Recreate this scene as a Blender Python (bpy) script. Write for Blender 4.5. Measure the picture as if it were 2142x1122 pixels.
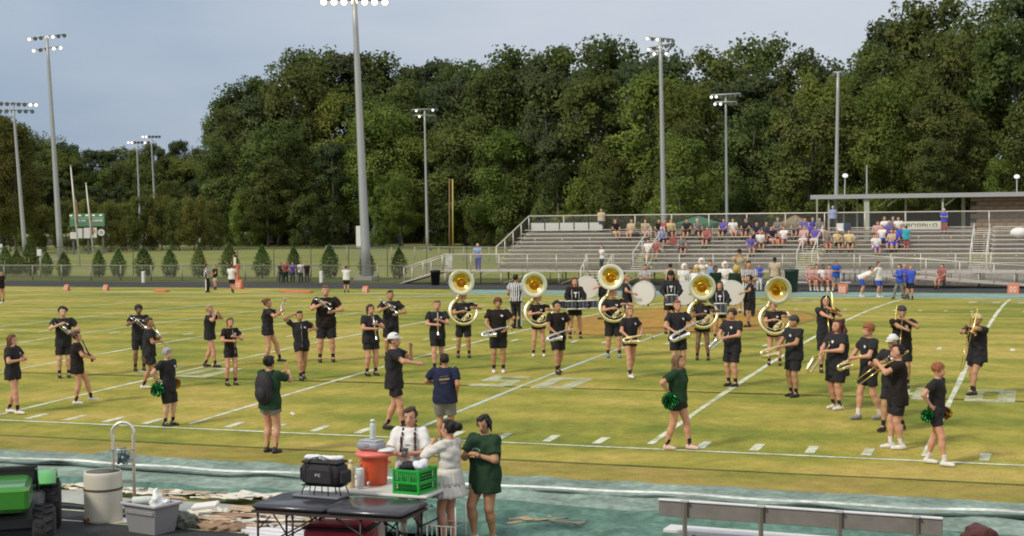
import bpy, math, random
import numpy as np
from mathutils import Matrix, Vector

random.seed(7)
RNG = np.random.default_rng(11)
S = bpy.context.scene
for o in list(bpy.data.objects):
    bpy.data.objects.remove(o)
COL = S.collection

# ---------------------------------------------------------------- camera
W0, H0 = 2142.0, 1122.0
FPX, YAW, PIT, ROLL = 3117.0, -0.3506, 0.03195, -0.01009
CAM = np.array([11.132, -24.28, 3.887])
CROWN = 0.45
FW = np.array([math.sin(YAW)*math.cos(PIT), math.cos(YAW)*math.cos(PIT), -math.sin(PIT)])
_r = np.array([math.cos(YAW), -math.sin(YAW), 0.0])
_u = np.cross(_r, FW)
RT = math.cos(ROLL)*_r + math.sin(ROLL)*_u
UP = -math.sin(ROLL)*_r + math.cos(ROLL)*_u
cd = bpy.data.cameras.new('camera')
cam = bpy.data.objects.new('camera', cd)
COL.objects.link(cam)
cd.sensor_width = 36.0
cd.lens = FPX/W0*36.0
cd.clip_start = 0.3
cd.clip_end = 4000.0
M = Matrix(((RT[0], UP[0], -FW[0], CAM[0]), (RT[1], UP[1], -FW[1], CAM[1]), (RT[2], UP[2], -FW[2], CAM[2]), (0, 0, 0, 1)))
cam.matrix_world = M
S.camera = cam
S.cycles.filter_width = 1.9

# ---------------------------------------------------------------- sky, sun, exposure
wd = bpy.data.worlds.new('World')
S.world = wd
wd.use_nodes = True
nt = wd.node_tree
nt.nodes.clear()
SUN_EL, SUN_AZ = math.radians(42), math.radians(215)
sky = nt.nodes.new('ShaderNodeTexSky')
sky.sky_type = 'NISHITA'
sky.sun_disc = False
sky.sun_elevation = SUN_EL
sky.sun_rotation = SUN_AZ
sky.air_density = 1.3
sky.dust_density = 2.5
sky.ozone_density = 1.5
bg = nt.nodes.new('ShaderNodeBackground')
out = nt.nodes.new('ShaderNodeOutputWorld')
tc = nt.nodes.new('ShaderNodeTexCoord')
mp = nt.nodes.new('ShaderNodeMapping')
mp.inputs['Scale'].default_value = (1.6, 1.6, 5.0)
nz = nt.nodes.new('ShaderNodeTexNoise')
nz.inputs['Scale'].default_value = 1.5
nz.inputs['Detail'].default_value = 5
nz.inputs['Roughness'].default_value = 0.5
# overcast deck: thin veil everywhere, thicker to the east (right) and overhead
dot = nt.nodes.new('ShaderNodeVectorMath'); dot.operation = 'DOT_PRODUCT'
dot.inputs[1].default_value = (0.80, 0.30, 1.9)
mr = nt.nodes.new('ShaderNodeMapRange')
mr.inputs['From Min'].default_value = -0.30
mr.inputs['From Max'].default_value = 0.95
mr.inputs['To Min'].default_value = 0.0
mr.inputs['To Max'].default_value = 0.80
ma = nt.nodes.new('ShaderNodeMath'); ma.operation = 'MULTIPLY_ADD'
ma.inputs[1].default_value = 1.15
ma.use_clamp = True
sub = nt.nodes.new('ShaderNodeMath'); sub.operation = 'SUBTRACT'; sub.inputs[1].default_value = 0.5
mx = nt.nodes.new('ShaderNodeMix'); mx.data_type = 'RGBA'
hs = nt.nodes.new('ShaderNodeMix'); hs.data_type = 'RGBA'
hs.inputs[0].default_value = 0.86
hs.inputs[7].default_value = (1.95, 2.6, 3.55, 1)
mx.inputs[7].default_value = (5.5, 5.45, 5.55, 1)
L = nt.links.new
L(tc.outputs['Generated'], mp.inputs['Vector']); L(mp.outputs[0], nz.inputs['Vector'])
L(tc.outputs['Generated'], dot.inputs[0]); L(dot.outputs['Value'], mr.inputs['Value'])
L(nz.outputs['Fac'], sub.inputs[0]); L(sub.outputs[0], ma.inputs[0]); L(mr.outputs[0], ma.inputs[2])
L(sky.outputs[0], hs.inputs[6]); L(hs.outputs[2], mx.inputs[6]); L(ma.outputs[0], mx.inputs[0])
L(mx.outputs[2], bg.inputs['Color']); L(bg.outputs[0], out.inputs['Surface'])
bg.inputs['Strength'].default_value = 0.10
sd = bpy.data.lights.new('sun', 'SUN')
sun = bpy.data.objects.new('sun', sd)
COL.objects.link(sun)
sd.energy = 1.5
sd.angle = math.radians(10)
sd.color = (1.0, 0.93, 0.80)
dsun = Vector((math.sin(SUN_AZ)*math.cos(SUN_EL), math.cos(SUN_AZ)*math.cos(SUN_EL), math.sin(SUN_EL)))
sun.rotation_euler = dsun.to_track_quat('Z', 'Y').to_euler()
sun.location = (0, -40, 60)
S.view_settings.view_transform = 'Standard'
S.view_settings.look = 'None'
S.view_settings.exposure = 0.64
S.view_settings.gamma = 1.0
S.view_settings.use_curve_mapping = False

# ---------------------------------------------------------------- place finding
def gz(x, y):
    """height of the ground: crowned field, flat track, bank rising under the woods"""
    t = (y-24.4)/24.4
    z = CROWN*(1-t*t) if -1 < t < 1 and abs(x) < 75 else 0.0
    if y > 190:
        z += 2.0*min(1, (y-190)/40.0)
    if y > 230:
        z += (min(y, 500)-230)*0.03
    if x > -14 and y > 74:
        z += 2.6*min(1, (y-74)/22.0)*min(1, (x+14)/14.0)
    return z

def proj(P):
    d = np.asarray(P, float)-CAM
    z = d@FW
    return W0/2+FPX*(d@RT)/z, H0/2-FPX*(d@UP)/z

def ray(px, py):
    return FW + RT*(px-W0/2)/FPX - UP*(py-H0/2)/FPX

def on_ground(px, py):
    """where the sight line through a point of the photograph meets the ground"""
    d = ray(px, py)
    zz = 0.0
    for _ in range(25):
        t = (zz-CAM[2])/d[2]
        P = CAM+t*d
        zz = gz(P[0], P[1])
    return np.array([P[0], P[1], zz])

def on_z(px, py, z):
    d = ray(px, py)
    return CAM+d*((z-CAM[2])/d[2])

def on_y(px, py, Y):
    d = ray(px, py)
    return CAM+d*((Y-CAM[1])/d[1])

def depth(P):
    return float((np.asarray(P, float)-CAM)@FW)

# ---------------------------------------------------------------- materials
MATS = {}
def mat(name, col, rough=0.7, metal=0.0, var=0.12, scale=8.0, bump=0.0, bscale=40.0, emit=0.0, spec=0.5, sheen=0.0, coat=0.0):
    if name in MATS:
        return MATS[name]
    m = bpy.data.materials.new(name)
    m.use_nodes = True
    n = m.node_tree.nodes; l = m.node_tree.links
    b = n['Principled BSDF']
    b.inputs['Roughness'].default_value = rough
    b.inputs['Metallic'].default_value = metal
    b.inputs['Specular IOR Level'].default_value = spec
    if coat: b.inputs['Coat Weight'].default_value = coat
    t = n.new('ShaderNodeTexCoord')
    z = n.new('ShaderNodeTexNoise')
    z.inputs['Scale'].default_value = scale
    z.inputs['Detail'].default_value = 4
    l.new(t.outputs['Object'], z.inputs['Vector'])
    r = n.new('ShaderNodeMix'); r.data_type = 'RGBA'
    c = np.array(col[:3])
    r.inputs[6].default_value = (*np.clip(c*(1-var), 0, 1), 1)
    r.inputs[7].default_value = (*np.clip(c*(1+var), 0, 1), 1)
    l.new(z.outputs['Fac'], r.inputs[0])
    l.new(r.outputs[2], b.inputs['Base Color'])
    if bump:
        z2 = n.new('ShaderNodeTexNoise'); z2.inputs['Scale'].default_value = bscale; z2.inputs['Detail'].default_value = 5
        l.new(t.outputs['Object'], z2.inputs['Vector'])
        bp = n.new('ShaderNodeBump'); bp.inputs['Strength'].default_value = bump; bp.inputs['Distance'].default_value = 0.02
        l.new(z2.outputs['Fac'], bp.inputs['Height']); l.new(bp.outputs[0], b.inputs['Normal'])
    if emit:
        b.inputs['Emission Color'].default_value = (*col[:3], 1)
        b.inputs['Emission Strength'].default_value = emit
    MATS[name] = m
    return m

def foliage_mat(name, ca, cb, cc):
    """leaves: tone differs from clump to clump and from tree to tree"""
    m = bpy.data.materials.new(name); m.use_nodes = True
    n = m.node_tree.nodes; l = m.node_tree.links; b = n['Principled BSDF']
    b.inputs['Roughness'].default_value = 0.75
    b.inputs['Specular IOR Level'].default_value = 0.25
    t = n.new('ShaderNodeTexCoord'); oi = n.new('ShaderNodeObjectInfo')
    ad = n.new('ShaderNodeVectorMath'); ad.operation = 'MULTIPLY_ADD'
    ad.inputs[1].default_value = (1, 1, 1)
    l.new(t.outputs['Object'], ad.inputs[0]); l.new(oi.outputs['Random'], ad.inputs[2])
    z = n.new('ShaderNodeTexNoise'); z.inputs['Scale'].default_value = 0.35; z.inputs['Detail'].default_value = 3
    l.new(ad.outputs[0], z.inputs['Vector'])
    rp = n.new('ShaderNodeValToRGB'); e = rp.color_ramp.elements
    e[0].position = 0.36; e[0].color = (*ca, 1); e[1].position = 0.66; e[1].color = (*cc, 1)
    k = rp.color_ramp.elements.new(0.5); k.color = (*cb, 1)
    l.new(z.outputs['Fac'], rp.inputs[0])
    hsv = n.new('ShaderNodeHueSaturation')
    f = n.new('ShaderNodeMapRange'); f.inputs['To Min'].default_value = 0.95; f.inputs['To Max'].default_value = 1.6
    l.new(oi.outputs['Random'], f.inputs['Value']); l.new(f.outputs[0], hsv.inputs['Value'])
    f2 = n.new('ShaderNodeMath'); f2.operation = 'MULTIPLY_ADD'; f2.inputs[1].default_value = 9.7
    fr = n.new('ShaderNodeMath'); fr.operation = 'FRACT'
    f3 = n.new('ShaderNodeMapRange'); f3.inputs['To Min'].default_value = 0.478; f3.inputs['To Max'].default_value = 0.518
    f2.inputs[2].default_value = 0.0
    l.new(oi.outputs['Random'], f2.inputs[0]); l.new(f2.outputs[0], fr.inputs[0]); l.new(fr.outputs[0], f3.inputs['Value']); l.new(f3.outputs[0], hsv.inputs['Hue'])
    l.new(rp.outputs[0], hsv.inputs['Color'])
    l.new(hsv.outputs[0], b.inputs['Base Color'])
    tr = n.new('ShaderNodeBsdfTranslucent'); ms = n.new('ShaderNodeMixShader'); ms.inputs[0].default_value = .45
    l.new(hsv.outputs[0], tr.inputs['Color']); l.new(b.outputs[0], ms.inputs[1]); l.new(tr.outputs[0], ms.inputs[2]); l.new(ms.outputs[0], n['Material Output'].inputs['Surface'])
    MATS[name] = m
    return m

# ---------------------------------------------------------------- mesh building
class MB:
    """collects pieces of geometry, then links them as one mesh object"""
    def __init__(s):
        s.v = []; s.f = []; s.n = 0
    def add(s, v, f):
        v = np.asarray(v, float)
        s.v.append(v)
        for q in f:
            s.f.append(tuple(int(i)+s.n for i in q))
        s.n += len(v)
        return s
    def box(s, c, d, rot=None, taper=1.0, bevel=0.0):
        c = np.asarray(c, float); hx, hy, hz = np.asarray(d, float)/2
        if bevel:
            b = min(bevel, hx*.9, hy*.9, hz*.9)
            v = []
            for sz in (-1, 1):
                for (inx, inz) in ((0, b), (b, 0)) if sz < 0 else ((b, 0), (0, b)):
                    pass
            rings = [(b, -hz), (0, -hz+b), (0, hz-b), (b, hz)]
            for ins, z in rings:
                t = taper if z > 0 else 1.0
                x, y = (hx-ins)*t, (hy-ins)*t
                bb = min(b, x*.9, y*.9)
                v += [(-x+bb, -y, z), (x-bb, -y, z), (x, -y+bb, z), (x, y-bb, z), (x-bb, y, z), (-x+bb, y, z), (-x, y-bb, z), (-x, -y+bb, z)]
            f = [tuple(range(7, -1, -1)), tuple(range(24, 32))]
            for k in range(3):
                for i in range(8):
                    f.append((k*8+i, k*8+(i+1) % 8, k*8+8+(i+1) % 8, k*8+8+i))
            v = np.array(v)
        else:
            t = taper
            v = np.array([(-hx, -hy, -hz), (hx, -hy, -hz), (hx, hy, -hz), (-hx, hy, -hz), (-hx*t, -hy*t, hz), (hx*t, -hy*t, hz), (hx*t, hy*t, hz), (-hx*t, hy*t, hz)])
            f = [(3, 2, 1, 0), (4, 5, 6, 7), (0, 1, 5, 4), (1, 2, 6, 5), (2, 3, 7, 6), (3, 0, 4, 7)]
        if rot is not None:
            v = v@np.asarray(rot).T
        return s.add(v+c, f)
    def tube(s, pts, rad, seg=8, cap=True, flat=1.0):
        pts = np.asarray(pts, float); n = len(pts)
        rad = np.broadcast_to(np.asarray(rad, float), (n,))
        tg = np.zeros_like(pts)
        tg[1:-1] = pts[2:]-pts[:-2]; tg[0] = pts[1]-pts[0]; tg[-1] = pts[-1]-pts[-2]
        tg /= np.linalg.norm(tg, axis=1)[:, None]+1e-12
        a = np.array([0, 0, 1.0]) if abs(tg[0][2]) < .9 else np.array([1.0, 0, 0])
        nrm = np.cross(tg[0], a); nrm /= np.linalg.norm(nrm)
        V = []
        th = np.arange(seg)*2*math.pi/seg
        for i in range(n):
            nrm = nrm-tg[i]*(nrm@tg[i]); nrm /= np.linalg.norm(nrm)+1e-12
            b = np.cross(tg[i], nrm)
            V.append(pts[i]+rad[i]*(np.cos(th)[:, None]*nrm+flat*np.sin(th)[:, None]*b))
        f = []
        for i in range(n-1):
            for j in range(seg):
                f.append((i*seg+j, i*seg+(j+1) % seg, (i+1)*seg+(j+1) % seg, (i+1)*seg+j))
        if cap:
            f.append(tuple(range(seg-1, -1, -1))); f.append(tuple((n-1)*seg+j for j in range(seg)))
        return s.add(np.concatenate(V), f)
    def lathe(s, prof, origin=(0, 0, 0), axis=(0, 0, 1), seg=20, cap=True, a0=0.0, a1=2*math.pi):
        """prof: (radius, height) along the axis"""
        ax = np.asarray(axis, float); ax /= np.linalg.norm(ax)
        t = np.array([0, 0, 1.0]) if abs(ax[2]) < .9 else np.array([1.0, 0, 0])
        e1 = np.cross(t, ax); e1 /= np.linalg.norm(e1); e2 = np.cross(ax, e1)
        th = a0+np.arange(seg)*(a1-a0)/seg
        V = []
        for r, h in prof:
            V.append(np.asarray(origin)+ax*h+r*(np.cos(th)[:, None]*e1+np.sin(th)[:, None]*e2))
        f = []
        for i in range(len(prof)-1):
            for j in range(seg):
                f.append((i*seg+j, i*seg+(j+1) % seg, (i+1)*seg+(j+1) % seg, (i+1)*seg+j))
        if cap:
            f.append(tuple(range(seg-1, -1, -1))); f.append(tuple((len(prof)-1)*seg+j for j in range(seg)))
        return s.add(np.concatenate(V), f)
    def ball(s, c, r, seg=10, rings=6, rot=None):
        r = np.broadcast_to(np.asarray(r, float), (3,))
        V = []; f = []
        for i in range(rings+1):
            p = math.pi*i/rings
            for j in range(seg):
                t = 2*math.pi*j/seg
                V.append((r[0]*math.sin(p)*math.cos(t), r[1]*math.sin(p)*math.sin(t), -r[2]*math.cos(p)))
        for i in range(rings):
            for j in range(seg):
                f.append((i*seg+j, i*seg+(j+1) % seg, (i+1)*seg+(j+1) % seg, (i+1)*seg+j))
        V = np.array(V)
        if rot is not None: V = V@np.asarray(rot).T
        return s.add(V+np.asarray(c), f)
    def quad(s, a, b, c, d):
        return s.add([a, b, c, d], [(0, 1, 2, 3)])
    def mesh(s, name, m, smooth=True):
        me = bpy.data.meshes.new(name)
        me.from_pydata(np.concatenate(s.v).tolist() if s.v else [], [], s.f)
        me.materials.append(m)
        if smooth:
            me.polygons.foreach_set('use_smooth', [True]*len(me.polygons))
        me.update()
        return me
    def build(s, name, m, parent=None, smooth=False, loc=None, mw=None):
        o = bpy.data.objects.new(name, s.mesh(name, m, smooth))
        COL.objects.link(o)
        if smooth == 'auto':
            o.data.polygons.foreach_set('use_smooth', [True]*len(o.data.polygons))
        if parent is not None:
            o.parent = parent
        if loc is not None:
            o.location = loc
        if mw is not None:
            o.matrix_world = mw
        return o

def tag(o, label=None, cat=None, group=None, kind=None):
    if label: o['label'] = label
    if cat: o['category'] = cat
    if group: o['group'] = group
    if kind: o['kind'] = kind
    return o

def empty(name, loc=(0, 0, 0), rz=0.0, label=None, cat=None, group=None):
    e = bpy.data.objects.new(name, None)
    COL.objects.link(e)
    e.empty_display_size = 0.2
    e.location = tuple(float(v) for v in loc); e.rotation_euler = (0, 0, rz)
    return tag(e, label, cat, group)

def copy_tree(o, parent=None):
    c = o.copy(); COL.objects.link(c)
    if parent is not None: c.parent = parent
    for ch in list(o.children):
        copy_tree(ch, c)
    return c

def smooth_angle(o, ang=40):
    me = o.data
    me.polygons.foreach_set('use_smooth', [True]*len(me.polygons))
    try:
        me.set_sharp_from_angle(angle=math.radians(ang))
    except Exception:
        pass
    return o
# ---------------------------------------------------------------- signed-distance modelling of figures
def _loc(P, c, R):
    q = P-np.asarray(c)
    return q@R if R is not None else q

class Cone:
    def __init__(s, a, b, ra, rb, fa=False, fb=False, flat=1.0):
        s.a = np.asarray(a, float); s.b = np.asarray(b, float); s.ra = ra; s.rb = rb; s.fa = fa; s.fb = fb
        r = max(ra, rb)
        s.lo = np.minimum(s.a, s.b)-r; s.hi = np.maximum(s.a, s.b)+r
    def __call__(s, P):
        ab = s.b-s.a; L2 = ab@ab+1e-9
        t = ((P-s.a)@ab)/L2
        tc = np.clip(t, 0, 1)
        d = np.linalg.norm(P-s.a-tc[..., None]*ab, axis=-1)-(s.ra+(s.rb-s.ra)*tc)
        L_ = math.sqrt(L2)
        if s.fb: d = np.maximum(d, (t-1)*L_)
        if s.fa: d = np.maximum(d, -t*L_)
        return d

class Ell:
    def __init__(s, c, r, R=None, cut=None):
        s.c = np.asarray(c, float); s.r = np.asarray(r, float); s.R = R; s.cut = cut
        m = max(r); s.lo = s.c-m; s.hi = s.c+m
    def __call__(s, P):
        q = _loc(P, s.c, s.R)
        k0 = np.linalg.norm(q/s.r, axis=-1); k1 = np.linalg.norm(q/(s.r*s.r), axis=-1)+1e-9
        d = k0*(k0-1)/k1
        if s.cut is not None: d = np.maximum(d, s.cut(q))
        return d

class Prof:
    """stack of ellipses along the spine"""
    def __init__(s, c, R, sv, a, b, yo=None, top=True):
        s.c = np.asarray(c, float); s.R = R; s.s = np.asarray(sv, float); s.a = np.asarray(a, float); s.b = np.asarray(b, float)
        s.yo = np.zeros(len(sv)) if yo is None else np.asarray(yo, float)
        am = max(s.a.max(), s.b.max())
        ps = np.array([R@np.array([x, y, z]) for x in (-am, am) for y in (-am, am) for z in (s.s[0], s.s[-1])])+s.c
        s.lo = ps.min(0); s.hi = ps.max(0)
    def __call__(s, P):
        q = _loc(P, s.c, s.R)
        z = q[..., 2]
        a = np.interp(z, s.s, s.a); b = np.interp(z, s.s, s.b); yo = np.interp(z, s.s, s.yo)
        k = np.sqrt((q[..., 0]/a)**2+((q[..., 1]-yo)/b)**2)
        d = (k-1)*np.minimum(a, b)
        return np.maximum(np.maximum(d, s.s[0]-z), z-s.s[-1])

def snet(prims, vox, k=0.02):
    """smooth union of the primitives turned into one closed quad mesh"""
    pad = vox*2.5
    lo = np.min([p.lo for p in prims], 0)-pad; hi = np.max([p.hi for p in prims], 0)+pad
    n = np.ceil((hi-lo)/vox).astype(int)+1
    F = np.full(tuple(n), 1.0, np.float32)
    for p in prims:
        i0 = np.maximum(np.floor((p.lo-k-pad-lo)/vox).astype(int), 0); i1 = np.minimum(np.ceil((p.hi+k+pad-lo)/vox).astype(int)+1, n)
        gx = [lo[j]+vox*np.arange(i0[j], i1[j]) for j in range(3)]
        G = np.stack(np.meshgrid(*gx, indexing='ij'), -1)
        d = p(G)
        sl = tuple(slice(i0[j], i1[j]) for j in range(3))
        f = F[sl]
        h = np.clip(0.5+0.5*(f-d)/k, 0, 1)
        F[sl] = f*(1-h)+d*h-k*h*(1-h)
    s = F < 0
    c = np.zeros(tuple(n-1), np.int8)
    for dx in (0, 1):
        for dy in (0, 1):
            for dz in (0, 1):
                c += s[dx:n[0]-1+dx, dy:n[1]-1+dy, dz:n[2]-1+dz]
    act = np.argwhere((c > 0) & (c < 8))
    if len(act) == 0:
        return np.zeros((0, 3)), []
    idm = np.full(tuple(n-1), -1, np.int64)
    idm[tuple(act.T)] = np.arange(len(act))
    acc = np.zeros((len(act), 3)); cnt = np.zeros(len(act))
    C8 = [(0, 0, 0), (1, 0, 0), (0, 1, 0), (1, 1, 0), (0, 0, 1), (1, 0, 1), (0, 1, 1), (1, 1, 1)]
    E12 = [(0, 1), (2, 3), (4, 5), (6, 7), (0, 2), (1, 3), (4, 6), (5, 7), (0, 4), (1, 5), (2, 6), (3, 7)]
    val = [F[tuple((act+np.array(q)).T)] for q in C8]
    for a, b in E12:
        va, vb = val[a], val[b]
        m = (va < 0) != (vb < 0)
        t = va/(va-vb+1e-12)
        p = np.array(C8[a])+t[:, None]*(np.array(C8[b])-np.array(C8[a]))
        acc[m] += p[m]; cnt[m] += 1
    V = lo+vox*(act+acc/cnt[:, None])
    faces = []
    for ax in range(3):
        sl0 = [slice(None)]*3; sl1 = [slice(None)]*3
        sl0[ax] = slice(0, n[ax]-1); sl1[ax] = slice(1, n[ax])
        a = s[tuple(sl0)]; b = s[tuple(sl1)]
        e = np.argwhere(a != b)
        o1, o2 = [(1, 2), (2, 0), (0, 1)][ax]
        ok = (e[:, o1] > 0) & (e[:, o2] > 0) & (e[:, o1] < n[o1]-1) & (e[:, o2] < n[o2]-1)
        e = e[ok]
        inside = a[tuple(e.T)]
        d1 = np.zeros(3, int); d1[o1] = 1; d2 = np.zeros(3, int); d2[o2] = 1
        q = np.stack([idm[tuple((e-d1-d2).T)], idm[tuple((e-d2).T)], idm[tuple(e.T)], idm[tuple((e-d1).T)]], 1)
        q[~inside] = q[~inside][:, ::-1]
        faces.append(q)
    return V, np.concatenate(faces)

def rip(V, amp, seed, wl=0.11):
    """soft cloth folds"""
    r = np.random.default_rng(seed)
    d = np.zeros(len(V))
    for _ in range(5):
        k = r.normal(size=3); k[2] *= .45; k /= np.linalg.norm(k)
        d += np.sin(V@k*(2*math.pi/(wl*r.uniform(.7, 1.8)))+r.uniform(0, 6))
    c = V.mean(0); o = V-c; o[:, 2] = 0
    o /= np.linalg.norm(o, axis=1)[:, None]+1e-6
    return V+o*(d*amp/2.6+amp*.55)[:, None]

def sobj(name, prims, vox, m, parent, k=0.02, folds=0.0, seed=0, extra=None, wl=.10):
    V, Fq = snet(prims, vox, k)
    if folds: V = rip(V, folds, seed, wl)
    b = MB(); b.add(V, Fq)
    if extra is not None:
        for v, f in extra: b.add(v, f)
    return b.build(name, m, parent, smooth=True)

def rot_xyz(rx=0, ry=0, rz=0):
    return np.array(Matrix.Rotation(rz, 3, 'Z')@Matrix.Rotation(ry, 3, 'Y')@Matrix.Rotation(rx, 3, 'X'))

def ik(a, t, l1, l2, hint):
    a = np.asarray(a, float); t = np.asarray(t, float)
    d = t-a; L_ = np.linalg.norm(d)
    Lc = min(max(L_, abs(l1-l2)*1.05+.01), (l1+l2)*.995)
    d = d/(L_+1e-9); t = a+d*Lc
    x = (l1*l1-l2*l2+Lc*Lc)/(2*Lc); h = math.sqrt(max(l1*l1-x*x, 0))
    hv = np.asarray(hint, float); hv = hv-d*(hv@d); hv /= np.linalg.norm(hv)+1e-9
    return a+d*x+hv*h, t

SKIN = {'pale': (.62, .38, .24), 'pink': (.60, .31, .195), 'tan': (.46, .25, .13), 'brown': (.22, .12, .075), 'dark': (.10, .055, .035)}
CLOTH = {'black': (.016, .015, .017), 'black_faded': (.030, .028, .030), 'black_warm': (.022, .017, .015), 'white': (.74, .73, .70), 'green': (.022, .052, .026), 'navy': (.022, .026, .06), 'grey': (.20, .20, .19), 'blue': (.03, .09, .42),
         'royal': (.05, .10, .50), 'teal': (.03, .36, .42), 'red': (.34, .11, .10), 'pinkc': (.55, .34, .32), 'yellow': (.66, .55, .28), 'tanc': (.50, .40, .28), 'purple': (.13, .11, .38),
         'jersey': (.012, .035, .018), 'lightblue': (.28, .38, .58), 'darkgrey': (.06, .06, .065), 'jean': (.07, .09, .14), 'lime': (.30, .42, .08), 'gold': (.50, .38, .10)}
HAIRC = {'black': (.012, .010, .009), 'brown': (.055, .028, .016), 'auburn': (.13, .045, .02), 'ginger': (.30, .10, .035), 'blond': (.36, .24, .11), 'lightbrown': (.17, .095, .045),
         'grey': (.36, .34, .35), 'darkred': (.085, .022, .016), 'yellow': (.62, .46, .16), 'white': (.7, .7, .68), 'gold': (.55, .38, .10)}
def skin(k): return mat('skin_'+k, SKIN[k], .55, var=.10, scale=14, bump=.05, spec=.35)
def cloth(k): return mat('cloth_'+k, CLOTH[k], .9, var=.16, scale=9, bump=.18, bscale=60, spec=.2)
def hairm(k): return mat('hair_'+k, HAIRC[k], .6, var=.35, scale=30, bump=.5, bscale=90, spec=.4)

# arm poses: right wrist, left wrist (x towards the right hand, y forward, z up, as shares of height), elbow hints
ARMS = {
 'down': ((.135, .02, .50), (-.135, .02, .50), (.3, -1, 0), (-.3, -1, 0)),
 'clarinet': ((.030, .155, .665), (-.022, .150, .725), (1, -.3, -.55), (-1, -.3, -.55)),
 'horn_up': ((.035, .19, .885), (-.035, .20, .87), (1, 0, -.8), (-1, 0, -.8)),
 'horn_diag': ((.055, .135, .765), (-.085, .13, .665), (1, -.3, -.4), (-1, -.2, -.5)),
 'flute': ((.10, .13, .86), (-.02, .14, .87), (1, 0, -.8), (-1, 0, -.8)),
 'small': ((.04, .14, .68), (-.05, .15, .70), (1, -.4, -.5), (-1, -.4, -.5)),
 'sax_rest': ((.085, .135, .57), (-.10, .12, .585), (1, -.5, -.1), (-1, -.5, -.1)),
 'sax_play': ((.10, .12, .60), (-.03, .17, .70), (1, -.5, -.3), (-1, -.1, -.6)),
 'sousa': ((.02, .19, .72), (-.17, .13, .775), (1, -.1, -.7), (-1, 0, -.35)),
 'hips': ((.125, -.01, .585), (-.125, -.01, .585), (1, -.75, 0), (-1, -.75, 0)),
 'trombone': ((-.02, .30, .735), (-.045, .145, .83), (1, 0, -.8), (-1, 0, -.6)),
 'drum': ((.085, .19, .60), (-.085, .19, .60), (1, -.5, -.3), (-1, -.5, -.3)),
 'bassdrum': ((.20, .16, .66), (-.20, .16, .66), (1, -.5, -.3), (-1, -.5, -.3)),
 'cross': ((-.02, .10, .66), (.02, .11, .68), (1, 0, -.5), (-1, 0, -.5)),
 'film': ((.05, .17, .86), (-.03, .17, .85), (1, 0, -.9), (-1, 0, -.9)),
 'chin': ((.03, .10, .80), (-.02, .11, .66), (.6, .1, -1), (-1, -.2, -.5)),
 'lap': ((.06, .17, .60), (-.06, .17, .60), (1, -.3, -.3), (-1, -.3, -.3)),
 'raise': ((.07, -.01, .985), (-.10, .14, .72), (1, 0, .1), (-1, -.3, -.5)),
}
HOLD = {}

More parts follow.
